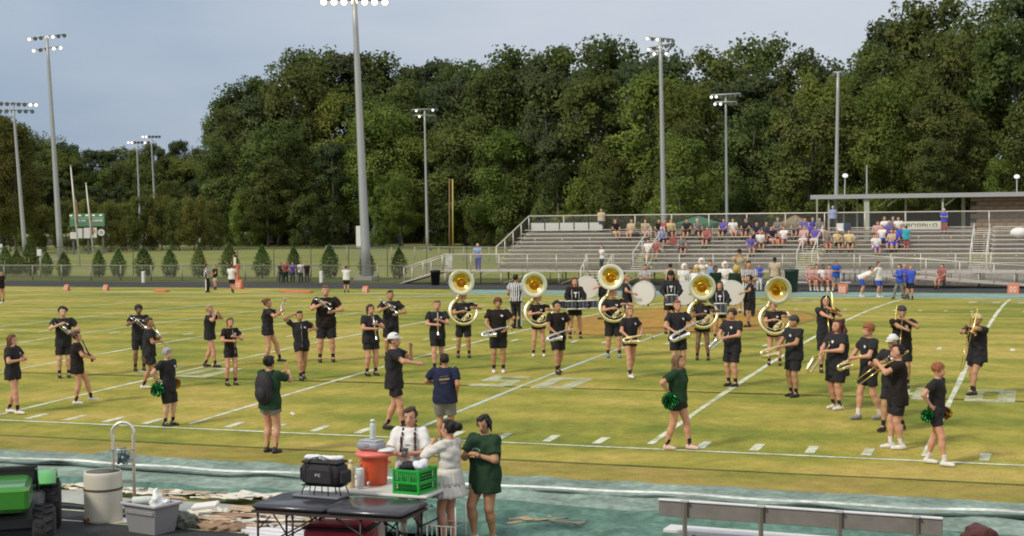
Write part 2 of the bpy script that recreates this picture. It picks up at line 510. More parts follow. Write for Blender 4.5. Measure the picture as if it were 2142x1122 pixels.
def person(label, px, fy, hy, face=0.0, arms='down', legs=None, shirt='black', hem=-.055, sleeve=.60, shorts='black', slen=.62, skinc='pale', hair=('short', 'brown'), cap=None,
           shoes='black', socks='black', fem=False, build=1.0, lean=0.0, side=0.0, head=(0, 0), hips=None, vox=.0165, logo=True, group='members of the marching band', H=None,
           seat=None, P=None, glasses=False, pants=False, aoff=None, stripes=False, neck=True, fingers=True, dress=False, eyes=True, mat_shirt=None, hem_flare=0.0):
    if P is None: P = on_ground(px, fy)
    P = np.asarray(P, float)
    if H is None:
        H = (fy-hy)/FPX*depth(P)*1.0
    c = CAM[:2]-P[:2]; c /= np.linalg.norm(c)
    r = np.array([-c[1], c[0]])          # to the right in the picture when looking along -c
    fv = math.cos(math.radians(face))*c+math.sin(math.radians(face))*r
    rz = math.atan2(-fv[0], fv[1])
    root = empty('person', P, rz, label, 'person', group)
    g = build*1.06
    hs_ = .047 if fem else .049
    zpel = .515 if hips is None else hips
    sh = (.092 if fem else .107)*(.6+.4*g)
    Rt = rot_xyz(-math.radians(lean), math.radians(side), 0)
    O = np.array([0, 0, zpel])
    T = lambda x, y, z: O+Rt@np.array([x, y, z])
    ar = ARMS[arms] if isinstance(arms, str) else arms
    A1, A2 = .168, .145
    shR, shL = T(sh, 0, .295), T(-sh, 0, .295)
    def tgt(w):     # wrist targets follow the trunk when it leans or sits
        w = np.asarray(w, float)
        return O+Rt@(w-np.array([0, 0, .515]))
    eR, wR = ik(shR, tgt(ar[0]), A1, A2, Rt@np.asarray(ar[2], float)); eL, wL = ik(shL, tgt(ar[1]), A1, A2, Rt@np.asarray(ar[3], float))
    lg = legs or {}
    fR = np.array(lg.get('R', (.062, .0, 0))); fL = np.array(lg.get('L', (-.062, .02, 0)))
    aR, aL = fR+(0, 0, .045), fL+(0, 0, .045)
    hR, hL = T(hs_, 0, 0), T(-hs_, 0, 0)
    hint = np.array(lg.get('hint', (0, 1, 0)), float)
    kR, aR = ik(hR, aR, .245, .232, hint+(.15, 0, 0)); kL, aL = ik(hL, aL, .245, .232, hint-(.15, 0, 0))
    hh, hv = head
    Rh = rot_xyz(0, 0, math.radians(hh))@rot_xyz(-math.radians(hv), 0, 0)
    nb = T(0, -.005, .30)
    hc = T(0, .006, .300)+np.array([0, 0, .112])
    K = H*1.10; hc = hc+np.array([0, 0, -.004])
    Hd = lambda x, y, z: hc*H+Rh@np.array([x, y, z])*K
    sm = skin(skinc)
    gl = math.sqrt(g)
    # body, one continuous surface
    sv = np.array([-.055, 0, .05, .10, .16, .21, .27, .31, .325])
    bw = np.array([.060, .093, .088, .077, .082, .093, .098, .062, .04]) if not fem else np.array([.062, .098, .088, .070, .074, .083, .088, .055, .035])
    bd = np.array([.050, .066, .060, .054, .058, .064, .058, .042, .03])
    if fem: bd[4:6] += .008
    pr = [Prof((O)*H, Rt, sv*H, bw*g*H, bd*g*H)]
    for S_, E_, W_ in ((shR, eR, wR), (shL, eL, wL)):
        pr += [Cone(S_*H, E_*H, .030*gl*H, .0225*gl*H), Cone(E_*H, W_*H, .0235*gl*H, .0145*H)]
        d = (W_-E_)/np.linalg.norm(W_-E_)
        pr += [Cone((W_+d*.008)*H, (W_+d*.045)*H, .0155*H, .0165*H)]
    for S_, K_, A_ in ((hR, kR, aR), (hL, kL, aL)):
        pr += [Cone(S_*H, K_*H, .053*g*H, .032*gl*H), Cone(K_*H, (K_+(A_-K_)*.35+(0, -.008, 0))*H, .031*gl*H, .034*gl*H), Cone((K_+(A_-K_)*.3+(0, -.008, 0))*H, A_*H, .034*gl*H, .019*H),
               Cone(A_*H, (A_+(0, .05, -.022))*H, .018*H, .014*H)]
    pr += [Cone(nb*H, Hd(0, -.01, -.035), .030*H, .027*H), Ell(Hd(0, -.006, .012), np.array((.041, .050, .053))*K, Rh), Ell(Hd(0, .012, -.020), np.array((.033, .036, .045))*K, Rh),
           Cone(Hd(0, .046, .002), Hd(0, .057, -.014), .005*H, .009*H), Ell(Hd(0, .040, -.036), np.array((.015, .010, .008))*K, Rh),
           Ell(Hd(.042, -.002, -.004), np.array((.006, .011, .017))*K, Rh), Ell(Hd(-.042, -.002, -.004), np.array((.006, .011, .017))*K, Rh)]
    ext = []
    if fingers:
        for E_, W_, sx in ((eR, wR, 1), (eL, wL, -1)):
            d = (W_-E_)/np.linalg.norm(W_-E_)
            inn = np.array([-sx, 0, -.25]); inn -= d*(inn@d); inn /= np.linalg.norm(inn)
            sd_ = np.cross(d, inn)*sx
            if sd_[1] < 0: sd_ = -sd_
            for i, (ln, rr) in enumerate(((.040, .0050), (.046, .0052), (.043, .0050), (.034, .0044))):
                q0 = W_+d*.045+sd_*(.0115-.0078*i)
                q1 = q0+d*ln*.42+inn*ln*.12; q2 = q1+d*ln*.2+inn*ln*.30; q3 = q2-d*ln*.04+inn*ln*.25
                b = MB(); b.tube(np.array([q0-d*.012, q1, q2, q3])*H, np.array([rr*1.1, rr, rr*.95, rr*.75])*H, 5)
                ext.append((b.v[0], b.f))
            q0 = W_+d*.018+sd_*.012; q1 = q0+sd_*.012+d*.014+inn*.006; q2 = q1+d*.015+inn*.008
            b = MB(); b.tube(np.array([q0, q1, q2])*H, np.array([.0068, .006, .0045])*H, 5); ext.append((b.v[0], b.f))
    sobj('body', pr, vox*1.12, sm, root, k=.018*H, extra=ext)
    # shirt
    if shirt == 'black': shirt = ('black', 'black_faded', 'black', 'black_warm')[int(px) % 4]
    shm = mat_shirt or cloth(shirt)
    if shirt != 'none':
        s2 = np.array([hem, 0, .05, .10, .16, .21, .26, .293, .315, .328])
        a2 = np.array([.104, .106, .101, .096, .097, .100, .103, .094, .066, .045])*1.0
        b2 = np.array([.080, .079, .074, .070, .071, .073, .066, .052, .044, .036])
        if fem:
            a2 = a2*.965; b2 = b2*.98; a2[2:4] -= .004; b2[4:6] += .008
        a2[0] += hem_flare; b2[0] += hem_flare
        e_ = .004
        sp = [Prof(O*H, Rt, s2*H, (a2*g+e_)*H, (b2*g+e_)*H)]
        for S_, E_ in ((shR, eR), (shL, eL)):
            q = S_+(E_-S_)*sleeve
            sp.append(Cone(S_*H, q*H, (.037*gl+.001)*H, (.037*gl+.003)*H, fb=True))
            if sleeve > .95:
                w = wR if S_ is shR else wL
                sp.append(Cone(E_*H, (E_+(w-E_)*.8)*H, .033*gl*H, .026*gl*H, fb=True))
        so = sobj('shirt' if not dress else 'dress', sp, vox, shm, root, k=.022*H, folds=.0068*H, seed=int(px)+3)
        SV = np.concatenate([np.array([v.co[:]]) for v in ()]) if False else np.array([v.co[:] for v in so.data.vertices])
    else:
        SV = None
    if shorts != 'none':
        bp = [Prof(O*H, Rt, np.array([-.07, -.03, 0, .05, .09])*H, np.array([.082, .100, .100, .092, .084])*g*H, np.array([.066, .074, .073, .066, .062])*g*H)]
        for S_, K_, A_ in ((hR, kR, aR), (hL, kL, aL)):
            if pants:
                bp += [Cone(S_*H, K_*H, .056*g*H, .042*g*H), Cone(K_*H, (A_+(0, 0, -.015))*H, .042*gl*H, .034*gl*H, fb=True)]
            else:
                q = S_+(K_-S_)*slen
                bp.append(Cone(S_*H, q*H, .058*g*H, (.052 if slen > .5 else .056)*g*H, fb=True))
        sobj('trousers' if pants else 'shorts', bp, vox, cloth(shorts), root, k=.016*H, folds=.005*H, seed=int(px)+9)
    for S_, K_, A_ in ((hR, kR, aR), (hL, kL, aL)):
        if not pants and socks:
            q = A_+(K_-A_)*.29
            b = MB(); dd = (K_-A_)/np.linalg.norm(K_-A_)
            b.tube(np.array([A_-dd*.01, A_+dd*.025, q])*H, np.array([.024, .0225, .0265])*H, 10); b.build('sock', cloth(socks), root, smooth=False)
        if shoes:
            z0 = A_[2]-.045
            fw_ = np.array([0, 1, 0])
            V, Fq = snet([Cone((A_+(0, -.026, -.025))*H, (A_+(0, .02, -.024))*H, .0215*H, .025*H), Cone((A_+(0, .02, -.026))*H, (A_+(0, .085, -.030))*H, .025*H, .0185*H), Cone((A_+(0, -.01, -.02))*H, (A_+(0, -.006, .008))*H, .024*H, .022*H, fb=True)], max(vox*.8, .010), .012*H)
            if len(V):
                V[:, 2] = np.maximum(V[:, 2], z0*H+.002)
                b = MB(); b.add(V, Fq); b.build('shoe', mat('shoe_'+shoes, {'black': (.02, .02, .02), 'white': (.72, .71, .66), 'blue': (.05, .28, .38), 'pink': (.70, .47, .42), 'grey': (.25, .25, .25)}[shoes], .6, scale=20, var=.15), root, smooth=True)
    # hair
    hk, hcx = hair
    if hk:
        hm = hairm(hcx)
        R3 = lambda x, y, z: np.array((x, y, z))*K
        fz = .031
        cut = lambda q: np.maximum(-np.maximum(.014*K-q[..., 1]-.25*q[..., 2], q[..., 2]-fz*K), -.040*K-q[..., 2])
        if hk == 'curly':
            hp = [Ell(Hd(0, -.008, .020), R3(.054, .060, .056), Rh, cut)]
            rr = np.random.default_rng(int(px))
            for _ in range(16):
                v = rr.normal(size=3); v[2] = abs(v[2]); v /= np.linalg.norm(v)
                if v[1] > .5 and v[2] < .6: continue
                hp.append(Ell(Hd(*(v*np.array((.046, .050, .050))+(0, -.008, .020))), R3(.017, .017, .016), Rh))
        elif hk == 'bald':
            hp = []
        else:
            hp = [Ell(Hd(0, -.010, .015), R3(.0455, .0550, .0545), Rh, cut), Ell(Hd(.012, .016, .052), R3(.026, .026, .014), Rh), Ell(Hd(-.014, -.012, .058), R3(.024, .03, .012), Rh)]
            if hk in ('mop',):
                hp = [Ell(Hd(0, -.004, .019), R3(.052, .060, .057), Rh, lambda q: np.maximum(-np.maximum(.032*K-q[..., 1], q[..., 2]-.012*K), -.030*K-q[..., 2]))]
            if hk in ('long', 'longcurl'):
                w = .030 if hk == 'long' else .044
                hp += [Cone(Hd(0, -.034, .0), Hd(0, -.040, -.075), w*1.25*H, w*1.1*H), Cone(Hd(0, -.040, -.075), hc*H+np.array((0, -.062, -.17))*H, w*1.1*H, w*.55*H)]
                for sx in (-1, 1):
                    hp += [Cone(Hd(sx*.040, -.005, .02), Hd(sx*.047, .0, -.065), .014*H, .016*H), Cone(Hd(sx*.047, .0, -.065), hc*H+np.array((sx*.060, .040, -.15))*H, .016*H, .009*H)]
                if hk == 'longcurl':
                    rr = np.random.default_rng(int(px))
                    for _ in range(26):
                        hp.append(Ell(Hd(rr.uniform(-.065, .065), rr.uniform(-.085, -.005), rr.uniform(-.17, .06)), R3(.022, .022, .024), Rh))
            if hk in ('pony', 'braids', 'bun', 'bigbun'):
                hp[0] = Ell(Hd(0, -.009, .013), R3(.0480, .0560, .0560), Rh, lambda q: np.maximum(-np.maximum(.024*K-q[..., 1]-.35*q[..., 2], q[..., 2]-.036*K), -.044*K-q[..., 2]))
            if hk in ('pony', 'long'):
                for sx in (-1, 1): hp += [Cone(Hd(sx*.036, .012, .036), Hd(sx*.045, .004, -.012), .011*K, .007*K)]
            if hk == 'bun': hp += [Ell(Hd(0, -.062, .030), R3(.024, .022, .024), Rh)]
            if hk == 'bigbun': hp += [Ell(Hd(.006, -.074, .012), R3(.034, .030, .031), Rh), Ell(Hd(-.01, -.05, .03), R3(.028, .026, .026), Rh)]
            if hk == 'pony': hp += [Cone(Hd(0, -.062, .022), Hd(0, -.082, -.03), .018*H, .017*H), Cone(Hd(0, -.082, -.03), Hd(0, -.075, -.10), .017*H, .007*H)]
            if hk == 'braids':
                for sx in (-1, 1):
                    a, b_, c_ = Hd(sx*.036, .0, -.03), (T(sx*.050, .080, .27))*H, (T(sx*.058, .092, .13))*H
                    n_ = 9
                    for i in range(n_):
                        t = i/(n_-1)
                        p = (a*(1-t/.45)+b_*(t/.45)) if t < .45 else (b_*(1-(t-.45)/.55)+c_*((t-.45)/.55))
                        hp.append(Ell(p, R3(.0095, .0095, .015), None))
        if hp: sobj('hair', hp, max(vox*.85, .0085), hm, root, k=.012*H, folds=.004*H, seed=int(px)+5, wl=.045)
    if cap:
        ck, ccol = cap
        cm = cloth(ccol)
        cutc = lambda q: -.012*H-q[..., 2]
        cp = [Ell(Hd(0, -.006, .024), np.array((.0525, .0615, .0560))*K, Rh, lambda q: -q[..., 2]-.006*H)]
        if ck == 'helmet': cp = [Ell(Hd(0, -.006, .004), np.array((.072, .085, .080))*K, Rh, lambda q: np.maximum(-np.maximum(.040*K-q[..., 1], q[..., 2]-.022*K), -.058*K-q[..., 2]))]
        sy = 1 if ck == 'cap' else -1
        sobj('helmet' if ck == 'helmet' else 'cap', cp, max(vox*.85, .0085), cm, root, k=.006*H)
        if ck in ('cap', 'backcap'):
            b = MB()
            n_ = 9; top = []; 
            for i in range(n_):
                t = math.pi*i/(n_-1)
                x, y = .042*math.cos(t), (.045+.042*math.sin(t))
                top.append((x, sy*y))
            v = [Hd(x, y-.006, .018-.15*max(abs(y)-.05, 0)) for x, y in top]+[Hd(x, y-.006, .013-.15*max(abs(y)-.05, 0)) for x, y in top]
            f = [tuple(range(n_)), tuple(range(2*n_-1, n_-1, -1))]+[(i, i+n_, (i+1) % n_+n_, (i+1) % n_) for i in range(n_)]
            b.add(v, f).build('cap_brim', cm, root)
    if eyes and vox < .02:
        for sx in (-1, 1):
            b = MB(); b.ball(Hd(sx*.0165, .0425, .004), np.array((.0068, .0035, .0036))*K, 8, 5, Rh)
            b.box(Hd(sx*.0175, .0455, .0165), np.array((.017, .004, .0032))*K, Rh)
            b.build('eye', mat('eye_dark', (.06, .035, .028), .3), root, smooth=True)
        b = MB(); b.ball(Hd(0, .0475, -.0355), np.array((.0115, .0035, .0036))*K, 8, 5, Rh); b.build('mouth', mat('lips_'+skinc, tuple(np.array(SKIN[skinc])*np.array((.75, .5, .5))), .5), root, smooth=True)
    if glasses:
        b = MB()
        for sx in (-1, 1): b.ball(Hd(sx*.018, .049, .004), np.array((.0145, .004, .010))*K, 10, 6, Rh)
        b.build('sunglasses', mat('dark_lens', (.01, .01, .012), .1), root, smooth=True)
    if logo and SV is not None:
        decal_poly(root, SV, H, O, Rt, 'print', mat('print_white', (.78, .78, .74), .8), [(-.048+x*.8, .245+z*.8) for x, z in ((-.022, -.008), (-.010, .018), (.004, .010), (.020, .022), (.024, 0), (.008, -.012), (.0, -.022))], 1)
    return dict(root=root, H=H, P=P, rz=rz, wR=wR*H, wL=wL*H, T=T, hc=hc*H, Rt=Rt, O=O, SV=SV, Hd=Hd, eR=eR*H, eL=eL*H, Rh=Rh)

def decal_poly(root, SV, H, O, Rt, name, m, pts, side, thick=.003, parent=None):
    """flat print that follows the cloth; side 1 = chest, -1 = back; pts are (x, height over the hips)"""
    loc = (SV-O*H)@Rt
    V = []
    for x, z in pts:
        d = np.hypot(loc[:, 0]-x*H, loc[:, 2]-z*H)
        near = d < .035
        y = (loc[near, 1]*side).max()*side if near.any() else .07*H*side
        V.append(O*H+Rt@np.array([x*H, y+side*.006, z*H]))
    n = len(V)
    ny = Rt@np.array([0, side*thick, 0])
    V = V+[v+ny for v in V]
    f = [tuple(range(n)), tuple(range(2*n-1, n-1, -1))]+[(i, (i+1) % n, (i+1) % n+n, i+n) for i in range(n)]
    b = MB(); b.add(V, f)
    o = b.build(name, m, root)
    return o
# ---------------------------------------------------------------- instruments and other things people hold
BRASS = lambda: mat('brass', (.86, .62, .20), .20, 1.0, var=.12, scale=6)
PALEB = lambda: mat('lacquered_brass', (.96, .82, .46), .30, 1.0, var=.10, scale=9)
SILV = lambda: mat('silver_plate', (.86, .85, .80), .22, 1.0, var=.06, scale=9)
BLKP = lambda: mat('black_plastic', (.018, .018, .02), .45, var=.2)
STEEL = lambda: mat('steel', (.55, .55, .54), .35, .9, var=.08)

def body_matrix(pd):
    return Matrix.Translation(Vector(pd['P']))@Matrix.Rotation(pd['rz'], 4, 'Z')

def frame(x, y):
    """columns: local x, y (approx), z for a held thing, in the holder's frame"""
    x = np.asarray(x, float); x /= np.linalg.norm(x)
    y = np.asarray(y, float); y = y-x*(x@y); y /= np.linalg.norm(y)
    return np.stack([x, y, np.cross(x, y)], 1)

def held(name, label, cat, pd, o, R, group=None):
    e = empty(name, (0, 0, 0), 0, label, cat, group)
    m = Matrix(R.tolist()).to_4x4(); m.translation = Vector([float(v) for v in o])
    e.matrix_world = body_matrix(pd)@m
    return e

def arc(c, r, a0, a1, n, e1, e2):
    t = np.radians(np.linspace(a0, a1, n))
    return np.asarray(c)+r*(np.cos(t)[:, None]*np.asarray(e1)+np.sin(t)[:, None]*np.asarray(e2))

def clarinet(pd, label, tilt=.42, silver=False):
    m0 = pd['Hd'](0, .055, -.036)
    d = np.array([0, tilt, -1.0]); d = pd['Rh']@d if False else d
    e = held('clarinet', label, 'clarinet', pd, m0, frame(d, (0, 1, 0)), 'woodwinds held upright by the marchers')
    mb = SILV() if silver else BLKP()
    b = MB(); b.lathe([(.005, 0), (.009, .03), (.013, .085), (.013, .09)], (0, 0, 0), (1, 0, 0), 10); b.build('mouthpiece', BLKP(), e, True)
    b = MB(); b.lathe([(.0135, .09), (.0145, .3), (.0150, .56)], (0, 0, 0), (1, 0, 0), 10); b.build('body', mb, e, True)
    b = MB(); b.lathe([(.0150, .56), (.018, .59), (.030, .645), (.038, .665), (.034, .665)], (0, 0, 0), (1, 0, 0), 14); b.build('bell', mb, e, True)
    b = MB()
    for i in range(9):
        b.lathe([(.0085, 0), (.0085, .004)], (.14+.045*i, .0145, 0), (0, 1, 0), 8)
    b.tube([(.12, .019, .006), (.54, .020, .006)], .002, 5); b.build('keys', SILV(), e, True)
    return e

def flute(pd, label):
    m0 = pd['Hd'](.0, .060, -.033)
    e = held('flute', label, 'flute', pd, m0, frame((1, .25, -.12), (0, 1, 0)), 'flutes played by the marchers')
    b = MB(); b.tube([(-.12, 0, 0), (.55, 0, 0)], .0105, 10); b.build('body', SILV(), e, True)
    b = MB(); b.ball((0, .008, 0), (.022, .007, .013), 10, 6); b.build('lip_plate', SILV(), e, True)
    b = MB()
    for i in range(8): b.lathe([(.0095, 0), (.0095, .004)], (.10+.05*i, 0, .0105), (0, 0, 1), 8)
    b.build('keys', STEEL(), e, True)
    return e

def trumpet(pd, label, o, d, up=(0, 0, 1), big=1.0, gold=False, name='trumpet'):
    m = BRASS() if gold else SILV()
    e = held(name, label, 'trumpet' if name == 'trumpet' else 'brass horn', pd, o, frame(d, up), 'brass horns carried by the marchers')
    k = big
    b = MB(); b.lathe([(.0065, -.02), (.007, .10), (.0085, .20), (.013, .27), (.022, .315), (.040, .345), (.0625*k, .362), (.0605*k, .363), (.038, .345), (.018, .30), (.006, .24)], (0, 0, 0), (1, 0, 0), 20, cap=False); b.build('bell', m, e, True)
    b = MB()
    b.tube(np.concatenate([[(.20, -.075, 0), (-.12, -.075, 0)]]), .0062, 8)
    b.tube(np.concatenate([arc((-.02, -.0375, 0), .0375, 90, 270, 8, (1, 0, 0), (0, 1, 0)), [(.05, -.075, 0)]]), .0068, 8)
    b.tube(arc((.20, -.0375, 0), .0375, -90, 90, 8, (1, 0, 0), (0, 1, 0)), .0065, 8)
    b.tube([(.2, 0, 0), (.05, 0, .0)], .0062, 8); b.build('tubing', m, e, True)
    b = MB()
    for i in range(3): b.tube([(.04+.030*i, -.095, 0), (.04+.030*i, .020, 0)], .0115, 10); b.tube([(.04+.030*i, .02, 0), (.04+.030*i, .05, 0)], .004, 6); b.lathe([(.008, 0), (.008, .003)], (.04+.030*i, .05, 0), (0, 1, 0), 8)
    b.build('valves', m, e, True)
    b = MB(); b.lathe([(.0045, 0), (.006, .05), (.013, .08), (.013, .085), (.006, .078)], (-.12, -.075, 0), (-1, 0, 0), 12); b.build('mouthpiece', SILV(), e, True)
    return e

def saxophone(pd, label, o, x, y, gold=True, big=1.0):
    """local x runs from the neck towards the bow"""
    m = PALEB() if gold else SILV()
    e = held('saxophone', label, 'saxophone', pd, o, frame(x, y), 'saxophones held by the marchers')
    k = big
    P1 = [(0, 0, 0), (.25*k, 0, 0), (.52*k, 0, 0)]
    bow = arc((.54*k, .052*k, 0), .052*k, -90, 90, 9, (1, 0, 0), (0, 1, 0))
    pts = np.concatenate([P1, bow]); rad = np.concatenate([[.0115, .018, .0265*k], np.linspace(.028, .034, 9)*k])
    b = MB(); b.tube(pts, rad, 12); b.build('body_tube', m, e, True)
    bx = [(.54*k, .104*k, 0), (.44*k, .108*k, 0), (.36*k, .116*k, 0), (.30*k, .128*k, 0), (.272*k, .136*k, 0), (.266*k, .138*k, 0)]
    b = MB(); b.tube(bx, np.array([.034, .037, .041, .050, .063, .067])*k, 18, cap=False)
    b.tube(bx[::-1], np.array([.064, .059, .046, .036, .030, .02])*k, 18, cap=True); b.build('bell', m, e, True)
    b = MB(); b.tube([(0, 0, 0), (-.05, 0, 0), (-.085, .012, 0), (-.10, .045, 0), (-.105, .08, 0)], [.0115, .011, .010, .009, .008], 8); b.build('neck', m, e, True)
    b = MB(); b.lathe([(.010, 0), (.011, .03), (.005, .075)], (-.105, .075, 0), (-.25, 1, 0), 8); b.build('mouthpiece', BLKP(), e, True)
    b = MB()
    for i in range(9):
        r = .012+.0014*i; b.lathe([(r, 0), (r, .006)], ((.06+.052*i)*k, .0, (.016+.0013*i)*k), (0, .1, 1), 10)
    b.tube([(.03, .016, .018), (.5*k, .02, .032*k)], .0025, 5); b.tube([(.08, -.022, .01), (.5*k, -.034, .012)], .0025, 5)
    b.lathe([(.030*k, 0), (.030*k, .008)], (.47*k, .11*k, .043*k), (0, 0, 1), 12); b.build('keys', m if gold else STEEL(), e, True)
    return e

def trombone(pd, label, d=(0, .72, -.70), side=-1, ext=.30, gold=True):
    m = BRASS() if gold else SILV()
    m0 = pd['Hd'](0, .062, -.034)
    e = held('trombone', label, 'trombone', pd, m0, frame(d, (side, 0, 0)), 'trombones of the marching band')
    b = MB(); b.lathe([(.0045, 0), (.006, .05)], (0, 0, 0), (1, 0, 0), 8); b.lathe([(.013, 0), (.013, .006), (.005, .02)], (-.012, 0, 0), (1, 0, 0), 12); b.build('mouthpiece', SILV(), e, True)
    b = MB(); b.tube([(.04, 0, 0), (.62, 0, 0)], .0065, 7); b.tube([(.62, 0, .085), (.10, 0, .085)], .0065, 7)
    b.tube([(.08, 0, 0), (.08, 0, .085)], .006, 7); b.build('inner_slide', m, e, True)
    L_ = .62+ext
    b = MB(); b.tube([(ext, 0, 0), (L_, 0, 0)], .0085, 8); b.tube([(ext, 0, .085), (L_, 0, .085)], .0085, 8); b.tube(arc((L_, 0, .0425), .0425, -90, 90, 8, (1, 0, 0), (0, 0, 1)), .0085, 8)
    b.tube([(ext+.03, 0, 0), (ext+.03, 0, .085)], .006, 6); b.build('slide', m, e, True)
    b = MB(); b.tube([(.10, 0, .085), (-.12, .0, .10), (-.24, .02, .12)], .009, 8)
    b.tube(arc((-.24, .075, .12), .055, -90, -270, 9, (1, 0, 0), (0, 1, 0)), .011, 8); b.build('tuning_slide', m, e, True)
    b = MB(); b.lathe([(.011, 0), (.013, .14), (.017, .26), (.026, .35), (.045, .41), (.085, .452), (.108, .462), (.105, .464), (.06, .44), (.03, .38), (.012, .28)], (-.24, .13, .12), (1, 0, 0), 22, cap=False); b.build('bell', m, e, True)
    return e

def sousaphone(pd, label, bell_dir=(0, 1, .05), bell_at=(0.0, .03, 1.02), pale=True):
    """ring round the player's trunk, bell facing forwards over the head (metres in the player's frame)"""
    H = pd['H']
    m = PALEB() if pale else BRASS()
    e = held('sousaphone', label, 'sousaphone', pd, (0, 0, 0), np.eye(3), 'sousaphones over the players\' shoulders')
    c = np.array([-.01, .09, .715*H])
    n = np.array([-.05, 1.0, .36]); n /= np.linalg.norm(n)
    e1 = np.cross(n, (0, 0, 1)); e1 /= np.linalg.norm(e1); e2 = np.cross(e1, n)
    if e1[0] < 0: e1 = -e1
    R_ = .35
    # e1: player's right (left in the picture when he faces us)
    ring = arc(c, R_, 60, -215, 40, e1, e2)
    rad = np.linspace(.058, .036, 40)
    b = MB(); b.tube(ring, rad, 14); b.build('body_tube', m, e, True)
    ring2 = arc(c+n*.0, R_-.095, -15, -150, 22, e1, e2)
    b = MB(); b.tube(ring2, .014, 8)
    # branch pipes and valve section inside the ring, on the player's left
    v0 = c-e1*.12-e2*.10+n*.05
    b.tube(np.array([ring2[-1], v0+e2*.06, v0+e2*.10+e1*.1]), .012, 8)
    b.build('branch_tubes', m, e, True)
    b = MB()
    dv = (e1*-.55+e2*.65); dv /= np.linalg.norm(dv)
    for i in range(3):
        q = v0+e1*.05*i-e2*.03*i
        b.tube([q-dv*.10, q+dv*.10], .021, 12); b.tube([q+dv*.10, q+dv*.135], .006, 6); b.lathe([(.012, 0), (.012, .004)], q+dv*.135, dv, 8)
    for i in range(3):
        q = v0+e1*.05*i-e2*.03*i+n*.02
        b.tube(np.concatenate([[q+e1*.01], arc(q-e2*(.07+.02*i)+e1*.02, .022, 180, 360, 6, e1, e2), [q+e1*.045]]), .008, 6)
    b.build('valves', m, e, True)
    # bell
    bd = np.array(bell_dir, float); bd /= np.linalg.norm(bd)
    bc = np.array([bell_at[0], bell_at[1], bell_at[2]*H if bell_at[2] < 2 else bell_at[2]])
    back = bc-bd*.36
    prof = [(.048, 0), (.055, .08), (.070, .16), (.095, .22), (.14, .275), (.20, .315), (.27, .342), (.325, .358), (.332, .366), (.322, .370), (.26, .352), (.19, .322), (.13, .282), (.085, .22), (.060, .15), (.046, .05), (.03, .02)]
    b = MB(); b.lathe(prof, back, bd, 44, cap=True); b.build('bell', mat('bell_brass', (.82, .58, .16), .13, 1.0, var=.10, scale=5), e, True)
    b = MB(); b.lathe([(.235, .332), (.325, .360), (.336, .370), (.326, .376), (.230, .342)], back, bd, 44, cap=False); b.build('bell_rim', mat('bell_rim', (.98, .90, .62), .35, 1.0), e, True)  # paler than the bell: the flare's bright reflection put into the colour
    s0 = ring[0]; t0 = ring[0]-ring[1]; t0 /= np.linalg.norm(t0)
    p1 = s0+t0*.12; p3 = back-bd*.03; p2 = (p1+p3)/2+np.array([.02, -.10, .02])
    tt = np.linspace(0, 1, 12)[:, None]
    cur = (1-tt)**3*s0+3*(1-tt)**2*tt*p1+3*(1-tt)*tt**2*(p3-bd*.16)+tt**3*(back+bd*.01)
    b = MB(); b.tube(cur, np.linspace(.058, .050, 12), 14); b.build('neck_tube', m, e, True)
    mo = pd['Hd'](0, .060, -.036)
    b = MB(); q = ring[-1]; b.tube([q, q+(mo-q)*.4+np.array([-.05, .1, .02]), mo+np.array([-.05, .09, 0]), mo+(0, .02, 0)], [.013, .011, .009, .007], 8); b.lathe([(.008, 0), (.016, .03), (.016, .036)], mo+(0, .035, 0), (0, -1, 0), 10); b.build('mouthpipe', m, e, True)
    return e

def drum_shell(root, name, c, r, h, ax, shell, lug=8):
    ax = np.asarray(ax, float); ax /= np.linalg.norm(ax); c = np.asarray(c, float)
    e = MB(); e.lathe([(r, -h/2+.006), (r, h/2-.006)], c, ax, 28, cap=True); sh = e.build(name, shell, root, True); smooth_angle(sh)
    for sgn in (-1, 1):
        b = MB(); b.lathe([(r*.99, 0), (r*.99, .004), (0.001, .006)], c+ax*sgn*(h/2-.006), ax*sgn, 28, cap=False); b.build('drum_head', mat('drum_skin', (.76, .75, .69), .5, var=.05), sh, False)
        b = MB(); b.lathe([(r+.004, -.022), (r+.010, -.020), (r+.010, .008), (r-.002, .010)], c+ax*sgn*(h/2-.004), ax*sgn, 28, cap=False); b.build('hoop', mat('white_hoop', (.72, .72, .70), .4), sh, True)
    b = MB()
    t = np.array([0, 0, 1.0]) if abs(ax[2]) < .9 else np.array([1.0, 0, 0])
    e1 = np.cross(t, ax); e1 /= np.linalg.norm(e1); e2 = np.cross(ax, e1)
    for i in range(lug):
        a = 2*math.pi*i/lug; q = c+(r+.008)*(math.cos(a)*e1+math.sin(a)*e2)
        b.tube([q-ax*h*.42, q+ax*h*.42], .0045, 5); b.box(q, (.02, .02, .02))
    b.build('lugs', STEEL(), sh)
    return sh

def tenor_drums(pd, label):
    H = pd['H']
    e = held('drum_set', label, 'drums', pd, (0, 0, 0), np.eye(3), 'drums of the marching drum line')
    z = .555*H
    sh = mat('drum_shell_black', (.018, .018, .022), .25, coat=.5)
    for x, y, r in ((-.47, .30, .17), (-.165, .42, .155), (.165, .42, .155), (.47, .30, .17)):
        drum_shell(e, 'drum', (x, y, z), r, .25, (0, -.12, 1), sh)
    b = MB()
    for sx in (-1, 1):
        b.tube([(sx*.10, .16, .58*H), (sx*.11, .14, .74*H), (sx*.09, .06, .825*H), (sx*.09, -.08, .80*H)], .017, 8, flat=.5)
    b.tube([(-.45, .22, z+.02), (-.15, .24, z+.02), (.15, .24, z+.02), (.45, .22, z+.02)], .012, 8); b.build('carrier', mat('carrier_white', (.7, .7, .68), .5), e, True)
    return e

